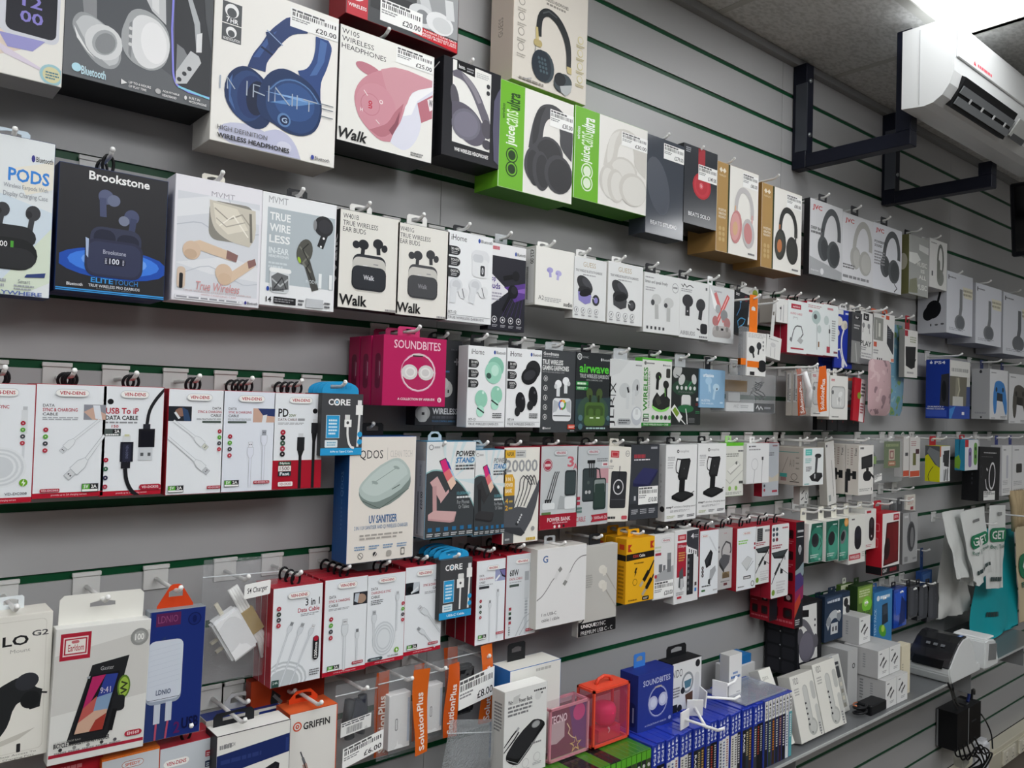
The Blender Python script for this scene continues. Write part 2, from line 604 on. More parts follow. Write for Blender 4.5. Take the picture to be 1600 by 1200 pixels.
for y in gy[1:-1]:
    ce.box(XL, y - 0.012, CZ - 0.0004, XR, y + 0.012, CZ + 0.012, mat('b8b8b4', 0.6))
ce.box(XL, YF, CZ + 0.03, XR, 0.06, CZ + 0.08, mat('8a8a88', 0.8))
struct(ce.build('ceiling'))
def lampmat(name, power):
    em = bpy.data.materials.new(name); em.use_nodes = True
    eb = em.node_tree.nodes['Principled BSDF']
    eb.inputs['Emission Color'].default_value = (0.975, 0.99, 1.0, 1)
    eb.inputs['Emission Strength'].default_value = power
    return em
em, em_corner = lampmat('light_diffuser', LIGHT_POWER), lampmat('light_diffuser_corner', CORNER_POWER)
for (i, j), (xa, xb, ya, yb) in panels.items():
    cx, cy = (xa + xb) / 2, (ya + yb) / 2
    vis = abs(cx - 2.047) < 0.05 and cy > -1
    lab = 'glowing square ceiling light panel above the air conditioner' if vis else 'added unseen ceiling light panel over the shop floor'
    o = empty('ceiling_light_panel', (cx, cy, CZ), lab, 'ceiling light', None if vis else 'added unseen ceiling light panels over the shop floor')
    o['kind'] = 'thing'
    d = MB(); d.box(-0.28, -0.28, 0.002, 0.28, 0.28, 0.008, em_corner if cy > -1 else em); d.build('diffuser', o)
    fr = MB()
    for s in (-1, 1):
        fr.box(s * 0.294 - 0.01, -0.294, 0, s * 0.294 + 0.01, 0.294, 0.012, mat('e4e4e0', 0.4))
        fr.box(-0.284, s * 0.294 - 0.01, 0.0, 0.284, s * 0.294 + 0.01, 0.012, mat('e4e4e0', 0.4))
    fr.build('frame', o)
wl = MB(); wl.box(XL - 0.1, YF, 0, XL, 0.06, CZ, mat('8a8886', 0.7)); struct(wl.build('wall_left'))
wr = MB(); wr.box(XR, YF, 0, XR + 0.1, 0.06, CZ, mat('a8a8a6', 0.7)); struct(wr.build('wall_right'))
wf = MB(); wf.box(XL, YF - 0.1, 0, XR, YF, CZ, mat('77756f', 0.8)); struct(wf.build('wall_front'))
# cream dado trunking along the foot of the slatwall
tk = MB()
tk.box(XL, -0.05, 0.0, XR, -0.0005, 0.094, mat('d8d3c0', 0.4))
tk.box(XL, -0.056, 0.012, XR, -0.05, 0.08, mat('cdc8b6', 0.4))
struct(tk.build('trim_1', bevel=0.002))
# ceiling edge trim against the slatwall
tr = MB()
tr.box(XL, -0.02, CZ - 0.022, XR, -0.0005, CZ - 0.001, mat('8e8f90', 0.45))
struct(tr.build('trim_2'))

# ------------------------------------------------------------------ wall bracket frames that carry the air conditioner
NAVY = mat('1a1d2b', 0.4)
def bracket(xw, ztop, zbot, out, ftop, label):
    o = empty('steel_bracket', (xw, 0, zbot), label, 'bracket', 'dark steel wall brackets')
    s = 0.02
    u = MB(); u.box(-s, -0.045, 0.0, s, -0.001, ztop - zbot, NAVY); post = u.build('wall_post', o, 0.002)
    c = MB()
    c.box(-s - 0.002, -0.047, 0.05, -s + 0.004, -0.012, ztop - zbot - 0.06, mat('5c6068', 0.3, 0.6))
    c.build('channel_strip', post)
    a = MB(); a.box(-s, -out, 0.0, s, -0.045, 0.04, NAVY); a.build('arm', o, 0.002)
    p = MB(); p.box(-s, -out, 0.04, s, -out + 0.04, ftop - zbot, NAVY); p.build('front_post', o, 0.002)
    e = MB(); e.box(s, -out + 0.006, 0.01, s + 0.002, -out + 0.034, min(0.13, ftop - zbot - 0.01), mat('c9cbcd', 0.35)); e.build('end_plate', o)
    for zz in (0.1, ztop - zbot - 0.05):
        b = MB(); b.lathe([(0.0001, 0.004), (0.006, 0.004), (0.007, 0)], (0, -0.045, zz), mat('9aa0a4', 0.3, 0.8), 10, 'y'); b.build('bolt', post)
    return o
bracket(2.165, 1.09 + Z0, 0.779 + Z0, 0.345, 1.09 + Z0, 'dark steel bracket frame at the near end of the air conditioner')
bracket(2.735, 1.09 + Z0, 0.779 + Z0, 0.345, 0.86 + Z0, 'dark steel bracket frame at the far end under the air conditioner')

# ------------------------------------------------------------------ air conditioner
AX0, AX1 = 2.075, 2.93
ab, at_ = 0.85 + Z0, 1.052 + Z0
yb = -0.352
o = empty('air_conditioner', (AX0, yb, ab), 'white split air conditioner unit with dark louvre slot on steel brackets', 'air conditioner')
ACW = mat('d2d4d4', 0.3, 0, 0.2)
H = at_ - ab
prof = [(0.0, 0.0), (0.055, -0.006), (0.078, -0.002), (0.1, 0.012), (0.117, 0.036), (0.126, 0.066), (0.129, 0.1), (0.129, H * 0.8), (0.125, H - 0.012), (0.116, H), (0.0, H)]
b = MB()
k = len(prof)
L = AX1 - AX0
vs = [(0, -p, z) for p, z in prof] + [(L, -p, z) for p, z in prof]
b.add(vs, [tuple(range(k)), tuple(range(2 * k - 1, k - 1, -1))] + [(i, (i + 1) % k, (i + 1) % k + k, i + k) for i in range(k)], ACW)
ob = b.build('housing', o)
fp = MB()
fp.box(0.006, -0.1335, 0.098, L - 0.006, -0.1285, H - 0.03, mat('d6d8d8', 0.25, 0, 0.3))
fp.build('front_cover', o, 0.003)
sm = MB(); sm.box(-0.0012, -0.045, 0.0, -0.0002, -0.0437, H - 0.01, mat('a9abac', 0.4)); sm.build('side_seam', o)
# vent slot on the curved lower front
PA, PB = Vector((0, -0.078, -0.002)), Vector((0, -0.126, 0.066))
dd = (PB - PA).normalized()
nrm = Vector((0, dd.z * -1, dd.y)).normalized()
if nrm.z > 0:
    nrm = -nrm
def on_prof(s, e):
    return PA + (PB - PA) * s + nrm * e
vt = MB()
x0, x1 = 0.05, 0.41
A, Bv = on_prof(0.12, 0.0195), on_prof(1.0, 0.0125)
p = [A + Vector((x0, 0, 0)), A + Vector((x1, 0, 0)), Bv + Vector((x1, 0, 0)), Bv + Vector((x0, 0, 0))]
vt.add(p + [q - nrm * 0.03 for q in p], [(0, 1, 2, 3), (0, 4, 5, 1), (1, 5, 6, 2), (2, 6, 7, 3), (3, 7, 4, 0)], mat('121315', 0.6))
vo = vt.build('air_outlet', o)
for s, e in ((0.34, 0.021), (0.66, 0.0185)):
    lo = MB()
    lo.obox(on_prof(s, e) + Vector(((x0 + x1) / 2, 0, 0)), Vector(((x1 - x0) / 2 - 0.004, 0, 0)), dd * 0.009, nrm * 0.0015, mat('75787b', 0.4))
    lo.build('louvre', vo)
for x in (0.12, 0.2, 0.28, 0.36):
    kk = MB(); kk.obox(on_prof(0.5, 0.022) + Vector((x, 0, 0)), Vector((0.003, 0, 0)), dd * 0.006, nrm * 0.0015, mat('c8c9ca', 0.4)); kk.build('louvre_tab', vo)
dp = MB()
dp.obox(on_prof(0.62, 0.018) + Vector((0.485, 0, 0)), Vector((0.06, 0, 0)), dd * 0.024, nrm * 0.002, mat('b9bbb8', 0.35))
dp.obox(on_prof(0.35, 0.0205) + Vector((0.485, 0, 0)), Vector((0.045, 0, 0)), dd * 0.008, nrm * 0.001, mat('4a4c4e', 0.3))
dp.build('display_panel', o)
lg = MB()
art_into(lg, [('l', [(8, 30), (4, 70), (12, 80), (10, 40)], 3, 'd03a4a'), ('z', 22, 34, 96, 76, 1, 'd8606c')], 0.13, 0.018, lambda x, z, of: (x + 0.1, -0.1336 - of, z + 0.104))
lg.build('logo', o)

# ------------------------------------------------------------------ television at the far end
o = empty('television', (3.34, -0.43, 2.19), 'small dark monitor hanging at the far end below the air conditioner', 'television')
o.rotation_euler = (0, math.radians(-7), 0)
t = MB(); t.box(-0.02, -0.23, -0.135, 0.02, 0.23, 0.135, mat('14161c', 0.3)); t.build('casing', o, 0.005)
t = MB(); t.box(-0.0215, -0.214, -0.118, -0.0202, 0.214, 0.12, mat('07080c', 0.12)); t.build('screen', o)
t = MB(); t.tube([(0.02, 0, 0), (0.09, 0.0, 0.05), (0.09, 0, 0.29)], 0.014, mat('1a1b1f', 0.4)); t.build('ceiling_arm', o)
# ------------------------------------------------------------------ printed pictures used on the cartons
def hp(u, v, su, sv, c1, c2, c3=None, lean=0):
    """over-ear headphones seen three-quarter: band and two cups"""
    c3 = c3 or c2
    band = []
    for i in range(13):
        t = PI * (1.02 - 1.04 * i / 12)
        band.append((u + lean * (0.5 + 0.5 * math.sin(t)) + su * 0.72 * math.cos(t), v - sv * 0.02 - sv * 0.9 * max(math.sin(t), -0.05)))
    return [('l', band, su * 0.30, c1),
            ('e', u - su * 0.52, v + sv * 0.38, su * 0.46, sv * 0.42, c1, 18), ('e', u - su * 0.40, v + sv * 0.40, su * 0.30, sv * 0.34, c2, 18),
            ('e', u + su * 0.34, v + sv * 0.50, su * 0.56, sv * 0.46, c1), ('e', u + su * 0.42, v + sv * 0.50, su * 0.42, sv * 0.37, c3)]

def bud(u, v, s, asp, c, c2=None, ang=0, L=2.6):
    """earbud: head, stem, mouth; asp = face width / height"""
    a = math.radians(ang)
    dx, dz = math.sin(a), math.cos(a)
    return [('l', [(u, v), (u + dx * s * L, v + dz * s * L * asp)], s * 0.75, c), ('e', u, v, s, s * 1.05 * asp, c, ang), ('e', u - dz * s * 0.55, v + s * 0.25 * asp, s * 0.45, s * 0.5 * asp, c2 or c)]

def case(u, v, su, sv, c1, c2, txt=None):
    return [('q', u - su, v - sv * 1.35, u + su, v + sv * 0.2, c2, su * 0.5), ('q', u - su, v - sv * 0.4, u + su, v + sv, c1, su * 0.5), ('r', u - su * 0.2, v - sv * 0.30, u + su * 0.2, v - sv * 0.2, 'd8d8da')] + (
        [('t', txt, u - su * 0.35, v + sv * 0.15, u + su * 0.35, v + sv * 0.45, 'b9bbc0')] if txt else [])

def pill(u0, v0, u1, v1, c='r', bg='w', ed='c9ccd0', tx='VEN-DENS'):
    return [('q', u0, v0, u1, v1, ed, 9), ('q', u0 + 0.9, v0 + 0.55, u1 - 0.9, v1 - 0.55, bg, 8), ('t', tx, u0 + 6, v0 + (v1 - v0) * 0.28, u1 - 6, v0 + (v1 - v0) * 0.72, c, 0.02)]

def dots(u, v, r, dv, cols):
    o = []
    for i, c in enumerate(cols):
        o += [('c', u, v + dv * i, r, c), ('c', u, v + dv * i, r * 0.28, 'd8c4c8')]
    return o
RG = ['a82238', '5aa63c', '43464c', 'b53a48']

def usb(u, v, s, asp, ang, c='e4e7ea', m='c9cdd0', wire=None, ed='b4b9be'):
    """plug pointing along ang (0 = up): metal tip, moulded grip, wire end"""
    a = math.radians(ang)
    fx, fz = math.sin(a), -math.cos(a)
    rx, rz = math.cos(a), math.sin(a)
    def q(x, y):
        return (u + (rx * x + fx * y) * s, v + (rz * x + fz * y) * s * asp)
    o = [('p', [q(-.55, 0), q(.55, 0), q(.55, 1.3), q(-.55, 1.3)], ed), ('p', [q(-.46, 0.05), q(.46, 0.05), q(.46, 1.22), q(-.46, 1.22)], m),
         ('p', [q(-.3, .55), q(-.08, .55), q(-.08, .8), q(-.3, .8)], '5a5d62'), ('p', [q(.08, .55), q(.3, .55), q(.3, .8), q(.08, .8)], '5a5d62'),
         ('p', [q(-.78, 0), q(-.78, -1.6), q(-.34, -2.6), q(.34, -2.6), q(.78, -1.6), q(.78, 0)], ed), ('p', [q(-.7, -.06), q(-.7, -1.55), q(-.28, -2.55), q(.28, -2.55), q(.7, -1.55), q(.7, -.06)], c)]
    e = q(0, -2.5)
    pts = [e] + (wire or [q(0, -8)])
    return [('l', pts, s * 0.62, ed), ('l', pts, s * 0.46, c)] + o

def badge(u, v, w=24, h=7.5):
    return [('r', u, v, u + w, v + h, '55585c'), ('r', u + .8, v + .5, u + w * .48, v + h * .68, '57a63a'), ('r', u + w * .48, v + .5, u + w - .8, v + h * .68, '1d1f22'), ('r', u + .8, v + h * .68, u + w - .8, v + h - .5, 'f0f0ee'),
            ('t', '5V', u + w * .12, v + h * .14, u + w * .4, v + h * .56, 'f4f4f2', .02), ('t', '2A', u + w * .56, v + h * .14, u + w * .9, v + h * .56, 'f4f4f2', .02)]

def model(u0, v0, u1, v1, tx, c='a82238'):
    return [('q', u0, v0, u1, v1, c, 1.5), ('t', tx, u0 + 1.5, v0 + (v1 - v0) * .25, u1 - 1.5, v1 - (v1 - v0) * .25, 'f4e8ea', .01)]

def bt(u0, v0, u1, v1, c='2b3a7a', tc='2b2d33'):
    h = v1 - v0
    return [('e', u0 + (u1 - u0) * .09, (v0 + v1) / 2, (u1 - u0) * .085, h * .52, c), ('t', 'Bluetooth', u0 + (u1 - u0) * .22, v0 + h * .12, u1, v1 - h * .12, tc, .01)]

SHOT = lambda a, b, c, d, bg='3a3d44', f1='b98d78', f2='d9dde2': [('r', a, b, c, d, bg), ('e', a + (c - a) * .5, b + (d - b) * .45, (c - a) * .28, (d - b) * .3, f1, 20), ('p', [(a + (c - a) * .55, b), (c, b), (c, b + (d - b) * .6), (a + (c - a) * .7, d)], f2)]

# ================================================================== top row: headphones
HD = 0.108
G7 = 7
bx('smartwatch_box', 'smartwatch box', 'white smartwatch box with a pale strap watch, cut by the upper corner', (-150, -170), (96, 137), HD, 0.055, 'e6e4df', 'eceae4', [
    ('p', [(0, 60), (55, 52), (75, 66), (68, 74), (20, 78), (0, 76)], 'd9cfd6'), ('l', [(40, 8), (52, 60), (66, 84)], 15, 'e3d3c6'), ('l', [(46, 20), (58, 70)], 3, 'b9c6d8'),
    ('q', 58, 22, 97, 72, 'd4d6de', 6), ('q', 62, 24, 95, 69, '25262f', 5), ('t', '12', 72, 42, 85, 50, '8d84d0', .02), ('t', '00', 71, 53, 86, 61, '8d84d0', .02),
    ('p', [(58, 72), (88, 71), (80, 80), (64, 81)], '9c9ad0'), ('p', [(52, 77), (86, 90), (90, 93), (62, 86)], 'dcd2e0'), ('c', 93, 93, 8, '9fc7cf'), ('c', 93, 93, 6, 'd8d3a8'), ('z', 89, 91, 98, 96, 3, '57808c')],
   bot='b5b2ac')
bx('headphone_box', 'headphone box', 'dark grey box picturing silver over-ear headphones, beside a clear corner window', (108, -145), (328, 174), HD, 0.085, '2b2c30', '66696d', [
    ('p', [(9, 0), (70, 0), (72, 84), (40, 70), (12, 60)], '585b60'), ('p', [(9, 40), (19, 40), (20, 62), (12, 62)], '8f9194'), ('p', [(50, 0), (63, 0), (66, 52), (56, 46), (52, 40)], 'c9cbcd'), ('p', [(52, 0), (58, 0), (61, 47), (56, 44)], 'e0e1e2'),
    ('p', [(5, 69), (6, 64), (10, 60), (16, 60), (26, 64), (33, 68), (36, 76), (36, 84), (32, 89), (26, 90), (20, 88), (13, 82), (8, 75)], '9fa2a5'), ('p', [(7, 67), (11, 62), (17, 61), (26, 65), (33, 70), (35, 78), (34, 85), (29, 88), (22, 84), (14, 77)], 'c6c9cb'), ('e', 25, 74.5, 12, 11, 'd9dbdc', -28), ('e', 25.5, 74.5, 7.5, 8.4, 'a9acaf', -28), ('e', 26, 75, 6, 7, '8c8f92', -28), ('p', [(6, 69), (9, 74), (15, 82), (20, 86), (15, 83), (8, 76)], 'eceded'),
    ('p', [(36, 66), (38, 58), (42, 50), (48, 47), (57, 48), (66, 54), (69, 62), (68, 73), (64, 80), (56, 84), (48, 83), (43, 81), (38, 76)], 'a9acae'), ('p', [(43, 72), (42, 60), (46, 52), (52, 50), (61, 52), (68, 60), (68, 72), (63, 79), (55, 83), (48, 81)], 'e3e4e5'), ('e', 58, 66, 9, 13, 'f0f0f1', 4), ('p', [(41, 58), (43, 56), (43, 80), (41, 77)], '8a8d90'), ('c', 42, 61, 1.3, 'd9d9da'), ('c', 42, 66, 1.3, 'd9d9da'), ('c', 42, 71, 1.3, 'd9d9da'),
    ('p', [(71, 0), (100, 0), (100, 91), (77, 89), (73, 86)], '3a3c40'), ('l', [(70.5, 0), (72, 80), (73.5, 86), (76, 89), (100, 91.5)], 1.5, '8f8fe8'), ('l', [(76, 89.3), (100, 92)], 1.5, '86cfe6'),
    ('p', [(78, 24), (82, 26), (90, 44), (92, 62), (88, 62), (86, 46)], 'b5b9bc'), ('p', [(88, 52), (92, 50), (92, 63), (88, 64)], 'e4e5e6'), ('p', [(74, 62), (79, 64), (82, 68), (79, 76), (74, 80)], '85888b'), ('p', [(74, 88), (74, 80), (84, 64), (90, 66), (92, 70), (82, 86)], 'c6c8ca'), ('c', 76.5, 84.5, 1.7, '3a3c40'), ('c', 80, 80, 1.7, '3a3c40'), ('c', 83.5, 76, 1.7, '3a3c40'),
    ('p', [(90, 0), (100, 0), (100, 60), (94, 40)], '54575b'),
    ('c', 8.5, 94, 3, 'b9e2f0'), ('t', 'Bluetooth', 11.5, 92.2, 27, 97.4, 'c9e6f0', .03, 0, 0), ('p', [(37, 94), (41, 95.6), (37, 97.4)], 'e8e8e8'), ('t', 'UP TO 6 HOURS', 42, 94, 57, 95.6, 'e4e4e4', .02), ('t', 'OF PLAY TIME', 42, 96.4, 54, 98, 'e4e4e4', .02), ('c', 62, 95.8, 2, 'bcbcbc'), ('t', 'ADJUSTABLE', 65, 94.2, 77, 95.8, 'e4e4e4', .02), ('t', 'HEADBAND', 65, 96.6, 75, 98.2, 'e4e4e4', .02), ('e', 81.5, 95.4, 1, 1.4, 'e4e4e4'), ('t', 'BUILT-IN', 84, 94, 92, 95.6, 'e4e4e4', .02), ('t', 'MICROPHONE', 84, 96.4, 97, 98, 'e4e4e4', .02)], bot='121316', sart=[('r', 0, 0, 100, 100, '1f2024')])
bx('headphone_box', 'headphone box', 'white box picturing dark blue over-ear headphones, beside the pink headphone box', (337, -41), (522, 263), HD, 0.075, 'e2dfd8', 'f0eee9', [
    ('r', 6, 14, 20.5, 27, '55585b'), ('c', 13, 19, 5.2, 'f2f2f2'), ('c', 13, 20.2, 3.6, '55585b'), ('t', '7', 9, 23, 11.5, 26.4, 'f4f4f4', .03), ('t', 'HR', 12, 23.6, 18, 26.4, 'f4f4f4', .03),
    ('r', 6, 27.6, 20.5, 38, '55585b'), ('c', 13, 32, 4, 'f2f2f2'), ('c', 13, 33, 2.6, '55585b'), ('t', 'NOISE ISOLATION', 7, 35.6, 19.5, 37.4, 'f4f4f4', .01),
    ('e', 27, 93, 21, 7.5, 'c6c8de'), ('p', [(36, 90), (44, 86), (52, 84), (60, 86), (67, 92), (71, 100), (36, 100)], 'c3c5de'), ('e', 57, 94, 6, 3.5, 'd6d7e8'),
    ('p', [(26, 50), (30, 41), (36, 33), (42, 24), (49, 17), (59, 10), (74, 12), (73, 17), (61, 21), (53, 28), (47, 36), (41, 44), (40, 50)], '2a3f70'), ('p', [(30, 43), (37, 33), (43, 25), (48, 22), (42, 31), (35, 42)], '3d5a94'), ('p', [(39, 25), (44, 23), (52, 30), (47, 35), (43, 36)], '253862'), ('l', [(40, 23.5), (53, 30)], .8, '8fa6cc'), ('l', [(36, 35), (45, 38)], 1.6, '1a2848'),
    ('p', [(80, 17), (91, 17), (94, 21), (93, 28), (90, 37), (86, 46), (86, 60), (72, 52), (66, 43), (73, 40), (78, 33), (80, 25)], '2f4a82'), ('p', [(84, 18), (90, 19), (88, 32), (82, 42), (76, 44), (82, 34)], '4a6ca6'),
    ('p', [(10, 72), (11, 60), (17, 53), (25, 50), (36, 53), (44, 60), (46, 76), (42, 84), (34, 87), (26, 85), (16, 80)], '1f335c'), ('e', 27, 68, 14, 16, '2c4677', -8), ('e', 30, 68, 11, 13.5, '24396a', -8), ('e', 34, 68, 8, 11, '16223f', -8), ('p', [(12, 62), (15, 57), (14, 70), (18, 79), (13, 74)], '48689f'),
    ('p', [(34, 71), (37, 58), (44, 49), (54, 44.5), (66, 45.5), (78, 50), (86, 58), (87, 68), (82, 79), (72, 84), (60, 84.5), (48, 81), (38, 78)], '20365f'), ('p', [(41, 69), (43, 60), (52, 52), (64, 49), (76, 53), (85, 60), (85, 69), (80, 78), (70, 83), (58, 82), (46, 78)], '2a4676'), ('l', [(44, 60), (52, 53), (64, 50), (76, 53), (84, 60)], 1, '5a7fb2'), ('e', 64, 64, 17, 12, '33558c'), ('p', [(44, 68), (66, 61), (85, 60), (66, 66)], '5f8cc4'), ('p', [(40, 62), (70, 60), (88, 60.5), (70, 62)], '86aede'),
    ('c', 56, 77, 5.4, '5d82b4'), ('c', 56.3, 77, 3.8, '16284d'), ('t', 'G', 54, 75.4, 58.6, 78.8, 'a9bed8', .03)] + [('l', sg, .9, 'aab6c6') for sg in ([(6, 60), (6, 68)], [(11.5, 67), (11, 60), (17, 66)], [(26, 59), (26, 68)], [(31, 68), (31, 60), (36, 60)], [(31, 64), (40, 65)], [(43, 58), (43, 68)], [(48, 67), (48, 58), (60, 67)], [(62, 59), (62, 67)], [(66, 59), (66, 68)], [(71, 60.5), (83, 60.5)], [(76, 60.5), (76, 67.5)])] + [
    ('l', [(86, 60), (97, 60)], .6, '55606e'), ('l', [(86, 63), (97, 63)], .6, '55606e'), ('l', [(86, 68), (97, 68)], .6, '55606e'), ('t', 'HIGH DEFINITION', 5, 89.8, 43, 92.6, '5a5a5c'), ('t', 'WIRELESS HEADPHONES', 5, 94.6, 61, 97.6, '2c2c2e', .035)] + bt(79, 94.8, 95, 97.8, '3a49a0'),
   bot='aaa59c', pl=(58, 3.5, 100, 16, '£20.00'))
bx('headphone_box', 'headphone box', 'white box with a pink cropped headphone picture and black underside', (532, 36), (674, 256), HD, 0.07, '1f2023', 'ecebe6', [
    ('t', 'W105', 2, 3, 19, 7.4, '3a3a3c'), ('t', 'WIRELESS', 2, 9.4, 34, 13.8, '3a3a3c'), ('t', 'HEADPHONES', 2, 15.8, 47, 20.2, '3a3a3c'),
    ('p', [(98, 22), (99, 38), (86, 50), (87, 66), (82, 82), (70, 94), (60, 93), (52, 89), (66, 64), (70, 46)], 'dfe0ec'), ('p', [(98, 22), (99, 32), (82, 46), (76, 60), (66, 64), (70, 46)], 'f2f2f4'), ('p', [(82, 48), (99, 36), (99, 58), (87, 65)], 'bb7480'), ('p', [(93, 42), (99, 38), (99, 50), (96, 52)], 'f0e8ea'), ('t', 'W', 95, 41, 99, 48, '26262a', .04),
    ('e', 30, 32, 14, 5, 'c07c8a', -10), ('p', [(16, 62), (17, 52), (23, 42), (34, 33), (46, 27), (57, 22), (98, 23), (98, 29), (82, 36), (72, 44), (68, 58), (64, 70), (57, 82), (54, 90), (44, 91), (32, 85), (22, 76)], 'cc8d99'), ('p', [(57, 22), (98, 23), (98, 29), (76, 40), (68, 56), (58, 62), (48, 44), (42, 28)], 'd199a3'), ('e', 38, 63, 21, 21, 'd0939f'), ('p', [(32, 84), (44, 88), (56, 80), (64, 64), (67, 52), (58, 62), (50, 74), (40, 80)], 'b97682'), ('p', [(52, 80), (58, 72), (63, 60), (62, 72), (56, 84)], '8f5562'),
    ('c', 32, 62, 10, 'c5818f'), ('c', 32, 62, 9.2, 'd0939f'), ('t', 'on', 30, 58.5, 34, 65.5, 'c22f48', .03, -90), ('c', 43, 57, 2, 'f0e0e2'), ('c', 43, 57, 1.1, 'd0939f'), ('t', 'H', 22, 67, 24.5, 70, 'f0e8ea', .02), ('l', [(25, 51), (29, 55)], .8, 'f0e0e2'), ('l', [(38, 74), (42, 77)], .8, 'f0e0e2'),
    ('t', 'Walk', 1.5, 88, 30, 97.5, '1d1d1f', .06, 1), ('z', 76, 94, 90, 97, 2, '8c8c8c')], pl=(57, 2, 99, 17, '£25.00'), g=7, tab=('sq', 'e9e8e4'), hx=47, hooklabel='white hook holding up the pink headphone box by its pale tab')
bx('headphone_box', 'headphone box', 'black box with grey headphones on white, hung next to the green-sided boxes', (694, 85), (779, 265), HD + .003, 0.065, '17171c', '1d1d23', [
    ('p', [(15, 1), (82, 3), (84, 85), (17, 84)], 'e9e8e4'), ('p', [(22, 1), (53, 2), (53, 12), (22, 10)], '101014'), ('t', 'hoco.', 25, 4, 36, 8, 'e8e8e8', .03), ('z', 39, 5, 51, 9, 2, 'a0a0a4'), ('z', 56, 6, 78, 11, 3, 'b9b9b9'),
    ('p', [(15, 13), (24, 10), (40, 14), (52, 20), (64, 30), (72, 40), (80, 50), (83, 60), (72, 58), (60, 44), (48, 30), (34, 20), (16, 18)], '6a6672'), ('p', [(30, 12), (44, 16), (56, 24), (66, 36), (60, 38), (48, 26), (34, 17)], '8c8892'), ('e', 20, 40, 7, 14, '5a5760', 12), ('p', [(15, 44), (30, 42), (50, 46), (64, 54), (74, 66), (72, 76), (60, 82), (46, 82), (30, 76), (18, 66)], '5f5b68'), ('e', 40, 63, 25, 16, '72707e', 14), ('e', 40, 63, 21, 13, '7c7988', 14), ('e', 76, 62, 9, 10, '55525b', 10), ('e', 77, 78, 8, 5, '4a4750'),
    ('r', 82, 8, 85, 86, '1d1d23'), ('c', 77, 17, 3.2, '3a3a3e'), ('c', 77, 24, 3.2, '3a3a3e'), ('p', [(88, 30), (94, 20), (100, 14), (100, 96), (90, 92), (87, 60)], '56546a'),
    ('t', 'W40 WIRELESS HEADPHONES', 21, 89, 80, 93, 'ececec', .03)], g=7, tab=('arc', '18181b'), hx=45,
   sart=[('r', 0, 0, 100, 100, '26262b'), ('z', 20, 20, 60, 38, 6, '5a5a60'), ('q', 20, 44, 66, 66, '37373d', 6), ('q', 20, 70, 66, 92, '37373d', 6), ('l', [(30, 12), (80, 5)], 4, 'e8e8e8')], bot='121216')
bx('headphone_box', 'headphone box', 'red and dark box with pale grey headphones, behind the pink headphone box', (543, -75), (715, 85), 0.1, 0.06, '9a1a26', '45474a', [
    ('r', 0, 0, 18, 100, 'c22a38'), ('c', 9, 58, 7, 'e8d8d8'), ('c', 9, 58, 5.5, 'c22a38'), ('l', [(5, 62), (13, 53)], 3, 'e8d8d8'), ('t', 'WIRELESS', 2, 80, 17, 86, 'f0e2e2', .02, 0, .01),
    ('p', [(20, 40), (60, 40), (56, 78), (20, 74)], '2c2d30'), ('r', 60, 0, 100, 76, '9d9fa1'), ('l', [(66, 20), (70, 45)], 9, 'c9cbcd'), ('e', 66, 56, 13, 19, 'd5d7d8', -8), ('e', 66, 57, 6, 12, '85878a', -8), ('e', 82, 58, 13, 20, 'e3e4e5'), ('e', 84, 60, 9, 14, 'cfd1d2'), ('l', [(90, 10), (92, 45)], 8, 'd5d7d8'),
    ('p', [(57, 76), (100, 80), (100, 100), (57, 92)], 'c8202c'), ('t', '14 HR PLAYBACK | CLEAR CALLS', 60, 79, 98, 83, 'f6e6e6', .02, 0, -.02), ('t', 'CHARGES IN AROUND 2HRS', 62, 84, 98, 87.5, 'f6e6e6', .01, 0, -.02), ('t', 'SUPPORT MICRO SD CARDS', 64, 88, 98, 91.5, 'f6e6e6', .01, 0, -.02)], pl=(28, 53, 66, 91, '£20.00'), bot='7a1620')
